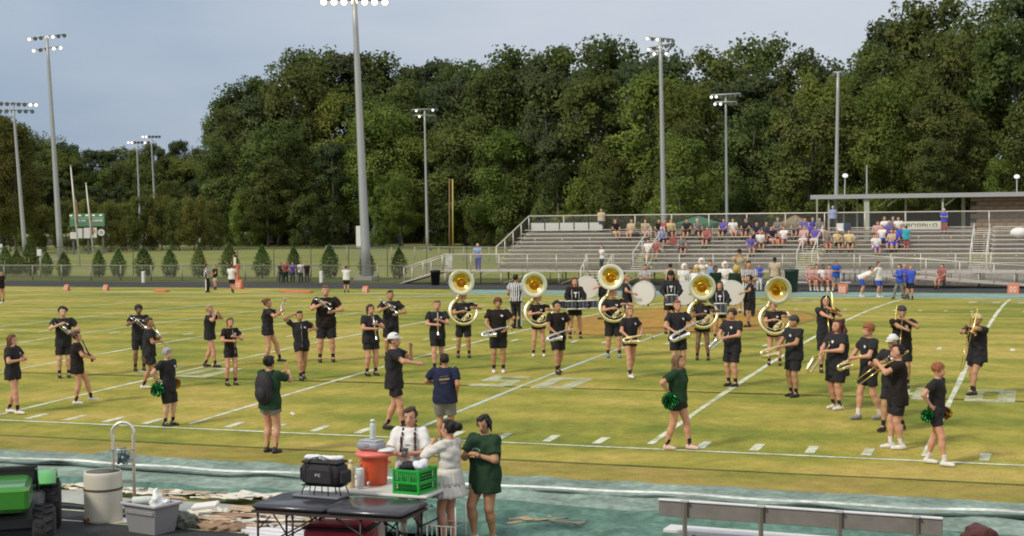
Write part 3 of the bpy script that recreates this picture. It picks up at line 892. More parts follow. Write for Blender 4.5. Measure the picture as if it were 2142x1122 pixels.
def snare_drum(pd, label):
    H = pd['H']
    e = held('snare_drum', label, 'drum', pd, (0, 0, 0), np.eye(3), 'drums of the marching drum line')
    drum_shell(e, 'drum', (0, .34, .54*H), .18, .30, (0, -.15, 1), mat('drum_shell_black', (.018, .018, .022), .25))
    b = MB()
    for sx in (-1, 1): b.tube([(sx*.10, .16, .58*H), (sx*.11, .14, .74*H), (sx*.09, .06, .825*H), (sx*.09, -.08, .80*H)], .017, 8, flat=.5)
    b.tube([(-.12, .17, .58*H), (.12, .17, .58*H)], .014, 8); b.build('carrier', mat('carrier_white', (.7, .7, .68), .5), e, True)
    return e

def bass_drum(pd, label, r=.38):
    H = pd['H']
    e = held('bass_drum', label, 'drum', pd, (0, 0, 0), np.eye(3), 'drums of the marching drum line')
    drum_shell(e, 'drum', (0, .17+r, .66*H), r, .34, (1, 0, 0), mat('drum_shell_white', (.62, .62, .60), .35), 10)
    b = MB()
    for sx in (-1, 1): b.tube([(sx*.10, .16, .66*H), (sx*.11, .14, .76*H), (sx*.09, .06, .825*H), (sx*.09, -.08, .80*H)], .017, 8, flat=.5)
    b.tube([(-.12, .15, .66*H), (.12, .15, .66*H)], .014, 8); b.build('carrier', mat('carrier_white', (.7, .7, .68), .5), e, True)
    return e

def pompom(pd, label, o, r, cols, seed=1, n=420):
    e = held('pom_pom', label, 'pom pom', pd, o, np.eye(3), 'tinsel pom poms on the colour guard\'s hips')
    rr = np.random.default_rng(seed)
    for ci, (cn, cc) in enumerate(cols):
        b = MB()
        for _ in range(n//len(cols)):
            d = rr.normal(size=3); d /= np.linalg.norm(d); d[2] -= .25
            p1 = d*r*rr.uniform(.55, .8); p2 = d*r*rr.uniform(.9, 1.15)-np.array([0, 0, r*.25])
            s = np.cross(d, rr.normal(size=3)); s *= .006/np.linalg.norm(s)
            b.add([-s*.5, s*.5, p1+s, p1-s, p2+s, p2-s], [(0, 1, 2, 3), (3, 2, 4, 5)])
        b.build('tinsel', mat('tinsel_'+cn, cc, .25, .6, var=.5, scale=60), e)
        tag(e.children[-1], kind='stuff')
    b = MB(); b.ball((0, 0, 0), r*.5, 10, 6); b.build('core', mat('tinsel_'+cols[0][0], cols[0][1], .25, .6), e, True)
    return e
# ---------------------------------------------------------------- ground
def ground_mat(name, cols, scale=1.0, detail=8, bump=.5, stripes=0.0, fine=30.0):
    """patchy surface; object coordinates are world metres"""
    m = bpy.data.materials.new(name); m.use_nodes = True
    n = m.node_tree.nodes; l = m.node_tree.links; b = n['Principled BSDF']
    b.inputs['Roughness'].default_value = .9; b.inputs['Specular IOR Level'].default_value = .15
    t = n.new('ShaderNodeTexCoord')
    z = n.new('ShaderNodeTexNoise'); z.inputs['Scale'].default_value = .16*scale; z.inputs['Detail'].default_value = detail; z.inputs['Roughness'].default_value = .62
    mp = n.new('ShaderNodeMapping'); mp.inputs['Scale'].default_value = (1, 1.25, 1)
    l.new(t.outputs['Object'], mp.inputs['Vector']); l.new(mp.outputs[0], z.inputs['Vector'])
    rp = n.new('ShaderNodeValToRGB'); e = rp.color_ramp.elements
    e[0].position = .36; e[0].color = (*cols[0], 1); e[1].position = .64; e[1].color = (*cols[-1], 1)
    for i, c in enumerate(cols[1:-1]):
        k = e.new(.36+.28*(i+1)/(len(cols)-1)); k.color = (*c, 1)
    fac = z.outputs['Fac']
    if stripes:
        wv = n.new('ShaderNodeTexWave'); wv.wave_type = 'BANDS'; wv.bands_direction = 'Y'
        wv.inputs['Scale'].default_value = stripes; wv.inputs['Distortion'].default_value = .8; wv.inputs['Detail'].default_value = 2
        l.new(t.outputs['Object'], wv.inputs['Vector'])
        ad = n.new('ShaderNodeMath'); ad.operation = 'MULTIPLY_ADD'; ad.inputs[1].default_value = .10
        l.new(wv.outputs['Fac'], ad.inputs[0]); l.new(fac, ad.inputs[2])
        sb = n.new('ShaderNodeMath'); sb.operation = 'SUBTRACT'; sb.inputs[1].default_value = .05
        l.new(ad.outputs[0], sb.inputs[0]); fac = sb.outputs[0]
    l.new(fac, rp.inputs[0])
    z2 = n.new('ShaderNodeTexNoise'); z2.inputs['Scale'].default_value = fine; z2.inputs['Detail'].default_value = 3
    z3 = n.new('ShaderNodeTexNoise'); z3.inputs['Scale'].default_value = 2.6; z3.inputs['Detail'].default_value = 6; z3.inputs['Roughness'].default_value = .7
    l.new(t.outputs['Object'], z2.inputs['Vector']); l.new(t.outputs['Object'], z3.inputs['Vector'])
    a = n.new('ShaderNodeMath'); a.operation = 'ADD'; l.new(z2.outputs['Fac'], a.inputs[0]); l.new(z3.outputs['Fac'], a.inputs[1])
    mr = n.new('ShaderNodeMapRange'); mr.inputs['From Min'].default_value = .65; mr.inputs['From Max'].default_value = 1.35
    mr.inputs['To Min'].default_value = .60; mr.inputs['To Max'].default_value = 1.40
    l.new(a.outputs[0], mr.inputs['Value'])
    hs = n.new('ShaderNodeHueSaturation'); l.new(rp.outputs[0], hs.inputs['Color']); l.new(mr.outputs[0], hs.inputs['Value'])
    l.new(hs.outputs[0], b.inputs['Base Color'])
    bp = n.new('ShaderNodeBump'); bp.inputs['Strength'].default_value = bump; bp.inputs['Distance'].default_value = .03
    l.new(z2.outputs['Fac'], bp.inputs['Height']); l.new(bp.outputs[0], b.inputs['Normal'])
    MATS[name] = m
    return m

def sheet(name, xs, ys, m, dz=0.0, zf=None, kind='structure', parent=None):
    xs = np.asarray(xs, float); ys = np.asarray(ys, float)
    zf = zf or gz
    V = [(x, y, zf(x, y)+dz) for y in ys for x in xs]
    nx = len(xs)
    F = [(j*nx+i, j*nx+i+1, (j+1)*nx+i+1, (j+1)*nx+i) for j in range(len(ys)-1) for i in range(nx-1)]
    b = MB(); b.add(V, F)
    o = b.build(name, m, parent, smooth=True)
    if parent is None: tag(o, kind=kind)
    return o

YD = .9144
FYS = np.linspace(0, 48.77, 33)
g_field = ground_mat('field_grass', [(.160, .195, .028), (.245, .250, .040), (.340, .300, .055), (.430, .335, .085)], 1.0, stripes=.16)
g_near = ground_mat('sideline_grass', [(.21, .215, .035), (.30, .245, .055), (.36, .265, .075)], 3.0)
g_far = ground_mat('outfield_grass', [(.17, .195, .045), (.205, .22, .055), (.24, .235, .065)], .4, bump=.2)
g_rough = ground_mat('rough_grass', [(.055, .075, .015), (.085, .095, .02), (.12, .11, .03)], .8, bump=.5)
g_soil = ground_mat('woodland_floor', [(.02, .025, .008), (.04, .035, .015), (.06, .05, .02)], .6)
g_track = ground_mat('track_rubber', [(.040, .042, .045), (.052, .053, .055), (.060, .060, .062)], 1.5, bump=.3)

xs = np.concatenate([[-1800, -900, -500, -350], np.arange(-260, 161, 10), [200, 300, 500, 1200]])
ys = np.concatenate([[-300, -120, -60, -30, -12, -.01], FYS[0:1], [48.79, 62, 74, 80, 86, 92, 98, 110, 130, 150, 158, 168, 180, 195, 205, 230, 280, 350, 600, 1500]])
def gflat(x, y):
    return gz(x, y)-(.03 if 0 <= y <= 48.8 and abs(x) < 75 else 0.0)
sheet('ground', xs, ys, g_far, -.010, gflat)
sheet('football_field', np.arange(-56, 56.1, 4), FYS, g_field, .0)
sheet('near_sideline_grass', np.linspace(-60, 60, 25), np.linspace(-5.2, -1.75, 6), g_near, .002)
sheet('near_green_strip', np.linspace(-60, 60, 25), np.linspace(-1.75, 0, 4), g_field, .0)
sheet('far_track', [-90, -60, -40, -20, 0, 20, 60], [54.0, 58, 61.2], g_track, .004)
sheet('far_verge', [-90, -40, 60], [49.0, 54.0], g_field, -.002)
sheet('fence_verge', [-90, -60, -30, -10, 4], [61.2, 64, 67, 70], g_rough, .003)
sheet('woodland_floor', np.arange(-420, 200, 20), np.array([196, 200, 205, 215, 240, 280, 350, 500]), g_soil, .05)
sheet('gravel_apron', [-6, 20, 60], [61.2, 64, 72, 84], ground_mat('gravel', [(.20, .18, .15), (.27, .25, .21), (.33, .31, .27)], 3.0), .006, lambda x, y: gz(x, y))
# spectator side: dark rubber at the near left
sheet('near_track', [-30, -8, -3, 1.5, 12, 40], [-30, -18, -9, -6.6], g_track, .004)

paint = ground_mat('field_paint', [(.42, .43, .25), (.58, .60, .44), (.68, .69, .55)], 6.0, bump=.3, fine=12)
def ptfill(m):
    return m
def strip(name, x0, y0, x1, y1, w, dz=.006, n=None, m=None, parent=None, wob=.012):
    n = n or max(2, int(math.hypot(x1-x0, y1-y0)/1.2)+1)
    t = np.linspace(0, 1, n)
    dx, dy = x1-x0, y1-y0; L_ = math.hypot(dx, dy); nx, ny = -dy/L_*w/2, dx/L_*w/2
    V = []
    for k in t:
        x, y = x0+dx*k, y0+dy*k
        wa, wb = 1+random.uniform(-1, 1)*wob/w*2, 1+random.uniform(-1, 1)*wob/w*2
        V += [(x+nx*wa, y+ny*wa, gz(x, y)+dz), (x-nx*wb, y-ny*wb, gz(x, y)+dz)]
    F = [(2*i, 2*i+1, 2*i+3, 2*i+2) for i in range(n-1)]
    b = MB(); b.add(V, F)
    return b.build(name, m or paint, parent)
lines = empty('field_markings', (0, 0, 0)); tag(lines, kind='structure')
for k in range(-8, 9):
    strip('yard_line', k*5*YD, .45, k*5*YD, 48.3, .115 if k else .10, parent=lines,
          m=None if k else ground_mat('field_paint_pale', [(.40, .46, .38), (.46, .52, .44), (.52, .57, .5)], 6.0))
strip('side_line', -56, 0.05, 56, 0.05, .12, parent=lines)
strip('side_line', -56, 48.72, 56, 48.72, .30, parent=lines)
for k in range(-50, 51):
    if k % 5 == 0: continue
    for yy in (.30, 16.0, 32.2, 47.9):
        strip('hash_mark', k*YD, yy, k*YD, yy+.62, .12 if yy > 1 else .16, n=3, parent=lines)
DIG = {'0': [[(0, 0), (1, 0), (1, 1), (0, 1), (0, 0)]], '4': [[(0, 1), (0, .45), (1, .45)], [(.72, 1), (.72, 0)]], '5': [[(1, 1), (0, 1), (0, .55), (.9, .55), (1, .45), (1, .1), (.9, 0), (0, 0)]],
       '3': [[(0, 1), (1, 1), (1, 0), (0, 0)], [(.2, .5), (1, .5)]]}
def digit(ch, cx, cy, w, h, flip=1):
    b = MB()
    for pl in DIG[ch]:
        for (xa, ya), (xb, yb) in zip(pl[:-1], pl[1:]):
            a = np.array([cx+(xa-.5)*w*flip, cy+(ya-.5)*h*flip]); c = np.array([cx+(xb-.5)*w*flip, cy+(yb-.5)*h*flip])
            d = c-a; L_ = np.linalg.norm(d); d /= L_; nn = np.array([-d[1], d[0]])*.17
            a = a-d*.15; c = c+d*.15
            k = 1+.0005*len(b.v)
            b.quad(*[(q[0], q[1], gz(q[0], q[1])+.006+.0006*len(b.v)) for q in (a+nn, a-nn, c-nn, c+nn)])
    return b.build('yard_number', mat_num, lines)
mat_num = ground_mat('number_paint', [(.27, .28, .10), (.40, .41, .24), (.52, .53, .40)], 8.0, fine=14)
for X, s in ((-20*YD, '30'), (-10*YD, '40'), (0, '50'), (10*YD, '40'), (20*YD, '30')):
    digit(s[0], X-.74, 7.35, .62, 1.45); digit(s[1], X+.74, 7.35, .62, 1.45)
    digit(s[1], X-.85, 41.3, .95, 1.6, -1); digit(s[0], X+.85, 41.3, .95, 1.6, -1)
# rust-orange emblem painted at midfield
def blob_sheet(name, cx, cy, rx, ry, m, dz, n=48, wob=.05, parent=None, seed=3):
    r = np.random.default_rng(seed); ph = r.uniform(0, 6, 6)
    V = [(cx, cy, gz(cx, cy)+dz)]; F = []
    R_ = 6
    for j in range(1, R_+1):
        for i in range(n):
            a = 2*math.pi*i/n
            k = 1+wob*sum(math.sin((q+2)*a+ph[q]) for q in range(5))
            x, y = cx+rx*j/R_*k*math.cos(a), cy+ry*j/R_*k*math.sin(a)
            V.append((x, y, gz(x, y)+dz))
    for i in range(n): F.append((0, 1+i, 1+(i+1) % n))
    for j in range(1, R_):
        for i in range(n):
            a = 1+(j-1)*n; c = 1+j*n
            F.append((a+i, c+i, c+(i+1) % n, a+(i+1) % n))
    b = MB(); b.add(V, F)
    return b.build(name, m, parent, smooth=True)
blob_sheet('midfield_emblem', -.7, 25.5, 3.9, 6.6, ground_mat('orange_turf_paint', [(.30, .205, .045), (.38, .22, .045), (.44, .24, .05)], 5.0), .003, parent=lines)
blob_sheet('midfield_emblem_outline', -.7, 25.5, 4.2, 7.0, ground_mat('dark_turf_paint', [(.20, .17, .035), (.22, .18, .04), (.26, .19, .05)], 5.0), .001, parent=lines)
dk = ground_mat('dark_grass', [(.075, .085, .02), (.10, .11, .026), (.14, .13, .03)], 4.0)  # thin stripes of darker grass along the field
a, b_ = on_ground(0, 783), on_ground(2142, 833)
strip('dark_turf_stripe', -58, a[1]-.15, 58, b_[1]+.1, .17, .004, 60, dk, lines, .05)
a, b_ = on_ground(300, 925), on_ground(1900, 1004)
strip('dark_turf_stripe', -60, (a[1]+b_[1])/2, 60, (a[1]+b_[1])/2, .11, .005, 60, dk, lines, .03)

# grass tufts that break the edges close to the sideline
def tufts(name, n, x0, x1, y0, y1, h, m, seed):
    r = np.random.default_rng(seed)
    x = r.uniform(x0, x1, n); y = r.uniform(y0, y1, n); a = r.uniform(0, 6.28, n); hh = h*r.uniform(.5, 1.3, n)
    z = np.array([gz(p, q) for p, q in zip(x, y)])
    w = .012
    V = np.empty((n, 3, 3)); dx, dy = np.cos(a)*w, np.sin(a)*w
    V[:, 0] = np.stack([x-dx, y-dy, z], 1); V[:, 1] = np.stack([x+dx, y+dy, z], 1); V[:, 2] = np.stack([x+r.normal(0, .02, n), y+r.normal(0, .02, n), z+hh], 1)
    me = bpy.data.meshes.new(name); me.from_pydata(V.reshape(-1, 3).tolist(), [], np.arange(3*n).reshape(n, 3).tolist()); me.materials.append(m)
    o = bpy.data.objects.new(name, me); COL.objects.link(o)
    return tag(o, 'short dry grass blades over the near part of the field', 'grass', kind='stuff')
# ---------------------------------------------------------------- woods
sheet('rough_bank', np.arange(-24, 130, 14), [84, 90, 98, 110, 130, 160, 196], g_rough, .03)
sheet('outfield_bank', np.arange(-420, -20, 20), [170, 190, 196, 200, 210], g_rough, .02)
f_dec = foliage_mat('leaves_broadleaf', (.046, .068, .018), (.088, .118, .028), (.138, .160, .042))
f_lime = foliage_mat('leaves_yellow_green', (.075, .112, .020), (.125, .165, .030), (.175, .210, .045))
f_pine = foliage_mat('needles_pine', (.034, .054, .022), (.058, .082, .032), (.095, .118, .044))
f_brown = foliage_mat('leaves_turning', (.070, .092, .018), (.108, .122, .026), (.145, .148, .036))
f_bush = foliage_mat('leaves_arborvitae', (.040, .072, .016), (.070, .112, .024), (.110, .150, .036))
bark = mat('bark', (.085, .070, .052), .9, var=.35, scale=3, bump=.6, bscale=12)
bark_pale = mat('bark_pale', (.16, .14, .11), .9, var=.35, scale=3, bump=.6, bscale=12)

def crown_mesh(name, kind, seed, m):
    r = np.random.default_rng(seed)
    L_ = []
    if kind == 'pine':
        for i in range(34):
            z = r.uniform(9.5, 19.6); w = 3.3*math.sqrt(max(.05, 1-((z-13.5)/6.6)**2)); a = r.uniform(0, 6.28); q = w*math.sqrt(r.uniform(.1, 1))
            L_.append((q*math.cos(a), q*math.sin(a), z, r.uniform(.8, 1.5), .8))
        for i in range(8):
            z = r.uniform(5, 10); a = r.uniform(0, 6.28); q = r.uniform(.6, 2.4); L_.append((q*math.cos(a), q*math.sin(a), z, r.uniform(.6, 1.0), .45))
        per, sz = 190, (.12, .27)
    elif kind == 'dec':
        for i in range(62):
            z = r.uniform(3.0, 19.2); w = 4.3*max(.25, (1-abs((z-10.5)/9.6)**2.2))**.6; a = r.uniform(0, 6.28); q = w*math.sqrt(r.uniform(.12, 1))
            L_.append((q*math.cos(a), q*math.sin(a), z, r.uniform(.8, 1.9), 1.05))
        per, sz = 215, (.12, .27)
    elif kind == 'round':
        for i in range(40):
            z = r.uniform(1.0, 18); w = 9.5*math.sqrt(max(.06, 1-((z-8)/11)**2)); a = r.uniform(0, 6.28); q = w*math.sqrt(r.uniform(.2, 1))
            L_.append((q*math.cos(a), q*math.sin(a), z, r.uniform(2.0, 3.3), .75))
        per, sz = 170, (.26, .52)
    else:       # ovate shaped evergreen, 2.2 m
        n = 2600
        h = r.uniform(0, 1, n)**.9
        R_ = .66*np.where(h < .30, .62+1.27*h, (1-((h-.30)/.70)**1.6*.93))*(1+.13*np.sin(9*h*6)+.1*r.normal(size=n))
        a = r.uniform(0, 6.28, n); q = R_*np.sqrt(r.uniform(.45, 1, n))
        C = np.stack([q*np.cos(a), q*np.sin(a), .12+h*2.15+.05*r.normal(size=n)], 1)
        D = np.stack([np.cos(a), np.sin(a), np.full(n, .9)], 1)
        per = None; size = r.uniform(.035, .075, n)
    if per is not None:
        C = []; D = []
        for x, y, z, rad, fl in L_:
            d = r.normal(size=(per, 3)); d /= np.linalg.norm(d, axis=1)[:, None]
            k = rad*r.uniform(.55, 1.12, per)[:, None]*np.array([1, 1, fl])
            C.append(np.array([x, y, z])+d*k); D.append(d)
        C = np.concatenate(C); D = np.concatenate(D); size = r.uniform(sz[0], sz[1], len(C))
    n = len(C)
    D = D+r.normal(size=(n, 3))*.55
    D /= np.linalg.norm(D, axis=1)[:, None]
    t = r.normal(size=(n, 3)); t -= D*(t*D).sum(1)[:, None]; t /= np.linalg.norm(t, axis=1)[:, None]
    b = np.cross(D, t)
    s = size[:, None]
    V = np.stack([C-t*s, C-b*s*.55+D*s*.18, C+t*s, C+b*s*.62-D*s*.12], 1).reshape(-1, 3)
    me = bpy.data.meshes.new(name)
    me.from_pydata(V.tolist(), [], np.arange(4*n).reshape(n, 4).tolist()); me.materials.append(m); me.update()
    ctr = np.array([0, 0, C[:, 2].mean()]); N = C-ctr; N /= np.linalg.norm(N, axis=1)[:, None]+1e-9
    N = N*.6+D*.4+np.array([0, 0, .35]); N /= np.linalg.norm(N, axis=1)[:, None]
    me.polygons.foreach_set('use_smooth', [True]*n)
    me.normals_split_custom_set_from_vertices(np.repeat(N, 4, 0).tolist())
    return me

def trunk_mesh(kind, seed):
    r = np.random.default_rng(seed); b = MB()
    top = 18.5 if kind == 'pine' else 16.0
    rad = .26 if kind == 'pine' else .30
    if kind == 'round': top, rad = 9, .5
    zz = np.linspace(-.6, top, 9); w = np.cumsum(r.normal(0, .13, (9, 2)), 0); w[0] = 0
    b.tube(np.stack([w[:, 0], w[:, 1], zz], 1), np.linspace(rad, .07, 9)*np.array([1.35]+[1]*8), 7)
    for i in range(9):
        z0 = r.uniform(top*.3, top*.85); a = r.uniform(0, 6.28); L_ = r.uniform(1.6, 3.6)*(.7 if kind == 'pine' else 1)
        x0 = np.interp(z0, zz, w[:, 0]); y0 = np.interp(z0, zz, w[:, 1]); up = .25 if kind == 'pine' else .75
        b.tube([(x0, y0, z0), (x0+L_*.5*math.cos(a), y0+L_*.5*math.sin(a), z0+L_*up*.45), (x0+L_*math.cos(a), y0+L_*math.sin(a), z0+L_*up)], [.10, .065, .025], 5)
    return b.mesh('trunk', bark if kind != 'pine' else bark_pale)

CR = {}
for i in range(4): CR['dec', i] = (crown_mesh('crown', 'dec', 20+i, f_dec), trunk_mesh('dec', 20+i))
for i in range(3): CR['pine', i] = (crown_mesh('crown', 'pine', 40+i, f_pine), trunk_mesh('pine', 40+i))
for i in range(2): CR['lime', i] = (crown_mesh('crown', 'dec', 60+i, f_lime), trunk_mesh('dec', 60+i))
for i in range(2): CR['turning', i] = (crown_mesh('crown', 'round', 70+i, f_brown), trunk_mesh('round', 70+i))
CR['turning_tall', 0] = (crown_mesh('crown', 'dec', 80, f_brown), trunk_mesh('dec', 80))
CR['low', 0] = (crown_mesh('crown', 'round', 85, f_dec), trunk_mesh('round', 85))
CR['low', 1] = (crown_mesh('crown', 'round', 86, f_lime), trunk_mesh('round', 86))
NV = {'dec': 4, 'pine': 3, 'lime': 2, 'turning': 2, 'turning_tall': 1, 'low': 2}
TR = random.Random(5)
WHERE = [(-400, 60, 'at the woods\' far left edge'), (60, 180, 'beyond the scoreboard'), (180, 300, 'left of the far light poles'), (300, 440, 'right of the far light poles'), (440, 560, 'at the tall woods\' left shoulder'),
         (560, 700, 'left of the central light pole'), (700, 830, 'behind the central light pole'), (830, 960, 'by the yellow foul pole'), (960, 1110, 'left of the bleachers'), (1110, 1260, 'behind the bleachers\' left end'),
         (1260, 1440, 'behind the bleachers\' tall pole'), (1440, 1580, 'behind the bleachers\' shorter pole'), (1580, 1700, 'left of the flat-roofed pavilion'), (1700, 1860, 'behind the pavilion\'s left half'), (1860, 2000, 'behind the pavilion\'s middle'), (2000, 2600, 'above the tan wall')]
KN = {'dec': 'tall leafy green tree', 'pine': 'dark slender pine', 'lime': 'yellow-green leafy tree', 'turning': 'broad rusty brown tree', 'turning_tall': 'tall tree turning reddish brown', 'low': 'low bushy tree'}
ALLT = []
def tree(px, d, top_py, kind, row, wide=1.0, base=None):
    dv = ray(px, 461); P = CAM+dv*(d/(dv@FW)); x, y = P[0], P[1]; z = gz(x, y) if base is None else base
    zt = CAM[2]+(0.0)
    q = proj((x, y, z)); h = (q[1]-top_py)/FPX*d
    v = TR.randrange(NV[kind]); cm, tm = CR[kind, v]
    w = next((t for a, b, t in WHERE if a <= px < b), WHERE[0][2])
    name = {'pine': 'pine_tree', 'low': 'bushy_tree'}.get(kind, 'tree')
    e = empty(name, (x, y, z), TR.uniform(0, 6.28), '%s %s, %s row' % (KN[kind], w, row), 'tree', 'trees of the woods, %s row, %s' % (row, w))
    s = h/19.8
    ALLT.append((px, e))
    sw = s*wide
    for nm, me in (('crown', cm), ('trunk', tm)):
        o = bpy.data.objects.new(nm, me); COL.objects.link(o); o.parent = e; o.scale = (sw, sw, s)
    return e
SKY = [(-60, 225), (0, 245), (30, 262), (60, 285), (100, 285), (130, 300), (160, 328), (200, 325), (260, 312), (330, 306), (400, 308), (436, 312), (452, 275), (490, 195), (520, 172), (570, 148), (610, 100), (660, 108), (700, 130), (750, 120), (830, 118), (870, 140), (900, 150),
       (930, 132), (990, 122), (1040, 125), (1080, 115), (1120, 105), (1180, 100), (1240, 112), (1290, 95), (1340, 98), (1420, 112), (1460, 135), (1500, 122), (1540, 100), (1600, 92), (1650, 118), (1690, 105), (1740, 112), (1780, 78), (1850, 48), (1900, 35), (1950, 12), (2000, 0), (2080, -15), (2300, -30)]
sx_, sy_ = zip(*SKY)
def skyline(p): return float(np.interp(p, sx_, sy_))
def wdepth(p): return float(np.interp(p, [-60, 430, 470, 900, 1150, 1400, 1800, 2200], [340, 330, 255, 250, 205, 165, 135, 118]))
px = -70.0
while px < 445:      # distant woods on the left
    d = wdepth(px)
    tree(px, d*1.06, skyline(px)-TR.uniform(-6, 10), TR.choice(['pine', 'pine', 'dec', 'dec']), 'back')
    tree(px+12, d*1.02, skyline(px)+TR.uniform(18, 45), TR.choice(['dec', 'lime', 'dec']), 'middle', 1.3)
    tree(px+3, d*.94, skyline(px)+TR.uniform(62, 92), TR.choice(['dec', 'pine', 'dec']), 'front', 1.3)
    px += TR.uniform(20, 30)
px = 484.0
while px < 2230:
    d = wdepth(px); st = 3.3/d*FPX
    tree(px, d*1.10, skyline(px)+TR.uniform(-8, 16), TR.choice(['pine', 'pine', 'dec', 'dec']), 'back', TR.uniform(.85, 1.2))
    px += st*TR.uniform(.8, 1.35)
px = 490.0
while px < 2230:
    d = wdepth(px); st = 5.2/d*FPX; s = skyline(px); bse = 475
    tree(px, d*1.03, s+TR.uniform(20, 75), TR.choice(['dec', 'dec', 'pine', 'lime']), 'middle', TR.uniform(.9, 1.3))
    px += st*TR.uniform(.8, 1.4)
px = 488.0
while px < 2230:
    d = wdepth(px); st = 6.3/d*FPX; s = skyline(px)
    tree(px, d*.96, s+TR.uniform(.22, .52)*(470-s), TR.choice(['dec', 'dec', 'dec', 'lime', 'pine']), 'front', TR.uniform(1.0, 1.45))
    px += st*TR.uniform(.85, 1.5)
for px, d, ty, k, w in ((800, 225, 385, 'low', .55), (840, 222, 365, 'lime', 1.0), (1425, 140, 290, 'lime', 1.25), (560, 235, 330, 'dec', 1.3), (32, 200, 250, 'turning_tall', .8), (2, 205, 235, 'turning_tall', .8), (640, 230, 400, 'low', .7),
                        (515, 238, 395, 'low', .6), (690, 232, 420, 'low', .8), (930, 225, 400, 'low', .6), (1010, 215, 410, 'low', .7), (1830, 117, 402, 'low', .5), (2100, 116, 330, 'lime', 1.1), (1960, 118, 300, 'dec', 1.1)):
    tree(px, d, ty, k, 'foremost', w)
for px, ty in ((-20, 425), (18, 415), (60, 430), (100, 425), (140, 418), (185, 410), (232, 415), (268, 422), (300, 408), (335, 402), (372, 412), (405, 405), (438, 418)):
    tree(px+TR.uniform(-5, 5), 215+TR.uniform(-5, 12), ty, 'turning', 'foremost', .62)
for i in range(46):      # dark understorey under the tall trees
    px = 455+i*38+TR.uniform(-12, 12)
    d = wdepth(px)*.985
    q = 470+(-8 if px < 1000 else -20)
    tree(px, d, TR.uniform(395, 440) if px < 1000 else TR.uniform(330, 410), 'low', 'undergrowth', TR.uniform(.5, .9))

same = {}
for q in sorted(ALLT, key=lambda q: q[0]): same.setdefault(q[1]['label'], []).append(q[1])
ORD = ['leftmost', 'second from the left', 'third from the left', 'fourth from the left', 'fifth from the left', 'sixth from the left', 'seventh from the left', 'eighth from the left']
for k, v in same.items():
    for i, e in enumerate(v):
        if len(v) > 1: e['label'] = k+', '+('rightmost' if i == len(v)-1 else ORD[min(i, 7)])

# clipped evergreens behind the low fence
sb = (crown_mesh('crown', 'cone', 90, f_bush), crown_mesh('crown', 'cone', 91, f_bush))
stem = MB().tube([(0, 0, -.1), (0, 0, 1.4)], [.045, .02], 6).mesh('trunk', bark)
SH = [(12, 520), (36, 528), (64, 505), (98, 530), (134, 528), (207, 524), (248, 522), (301, 517), (356, 521), (416, 516), (480, 508), (549, 512), (615, 514), (690, 510), (768, 518), (835, 516)]
SHL = ['cut by the left edge', 'second from the left edge', 'third and bushiest at the left edge', 'just left of the small white sign post', 'right of the leaning near light pole', 'right of the two flagpoles', 'second right of the flagpoles', 'third right of the flagpoles',
       'fourth right of the flagpoles', 'left of the referee at the fence', 'right of the man in the white shirt', 'left of the group leaning on the fence', 'behind the group leaning on the fence', 'right of the group leaning on the fence', 'behind the tall central light pole', 'last one before the bleachers']
for (px, ty), lb in zip(SH, SHL):
    P = on_y(px, 582, 68.5 if px > 110 else 71); d = depth(P); h = (577-ty)/FPX*d+.1
    e = empty('evergreen_shrub', (P[0], P[1], gz(P[0], P[1])), TR.uniform(0, 6), 'cone-shaped evergreen behind the low fence, '+lb, 'shrub', 'row of evergreens behind the low fence')
    for nm, me in (('crown', sb[TR.randrange(2)]), ('trunk', stem)):
        o = bpy.data.objects.new(nm, me); COL.objects.link(o); o.parent = e; s = h/2.3; o.scale = (s*TR.uniform(.9, 1.25), s*1.05, s)

# ---------------------------------------------------------------- fences
galv = mat('galvanised', (.34, .34, .31), .5, .55, var=.15, scale=3)
alu = mat('aluminium', (.68, .62, .53), .5, .30, var=.14, scale=2.5)
alu_d = mat('aluminium_dull', (.55, .50, .43), .6, .2, var=.2, scale=2.0)
def lattice(b, A, B, h, z0, s=.22, r=.0055):
    A = np.asarray(A, float); B = np.asarray(B, float); L_ = np.linalg.norm(B[:2]-A[:2]); d = (B-A)/L_; n = int(L_/s)
    nn = np.array([-d[1], d[0], 0])*r; k = np.array([0, 0, 1.])
    for i in range(-int(h/s), n):
        for sg in (1, -1):
            t0, t1 = i*s, i*s+h
            za, zb = (z0, z0+h) if sg > 0 else (z0+h, z0)
            if t0 < 0: f = -t0/h; za = za+(zb-za)*f; t0 = 0
            if t1 > L_: f = (L_-t0)/(t1-t0); zb = za+(zb-za)*f; t1 = L_
            p, q = A+d*t0, A+d*t1; p = np.array([p[0], p[1], za+(p[2]-0)]); q = np.array([q[0], q[1], zb+(q[2]-0)])
            w = np.array([0, 0, r*1.5])
            b.quad(p-w, q-w, q+w, p+w)
def fence(label, A, B, h, sp, postr, railm, mesh_s=.22, r=.0055, name='chain_link_fence'):
    A = np.array([*A, 0.]); B = np.array([*B, 0.]); e = empty(name, A, 0, label, 'fence')
    d = B-A; L_ = np.linalg.norm(d); n = int(round(L_/sp)); pm = MB().tube([(0, 0, 0), (0, 0, h+.02)], postr, 8).mesh('post', railm, True)
    for i in range(n+1):
        o = bpy.data.objects.new('post', pm); COL.objects.link(o); o.parent = e; o.location = tuple(d*i/n)
    b = MB(); b.tube([(0, 0, h), d+(0, 0, h)], postr*.8, 6); b.build('top_rail', railm, e, True)
    b = MB(); lattice(b, (0, 0, 0), d, h-.05, .03, mesh_s, r); tag(b.build('wire_mesh', galv, e), kind='stuff')
    return e
fence('low chain-link fence along the far side of the track', (-96, 62.8), (-25.3, 63.4), 1.05, 2.45, .045, mat('fence_rail', (.30, .30, .22), .6, .3))
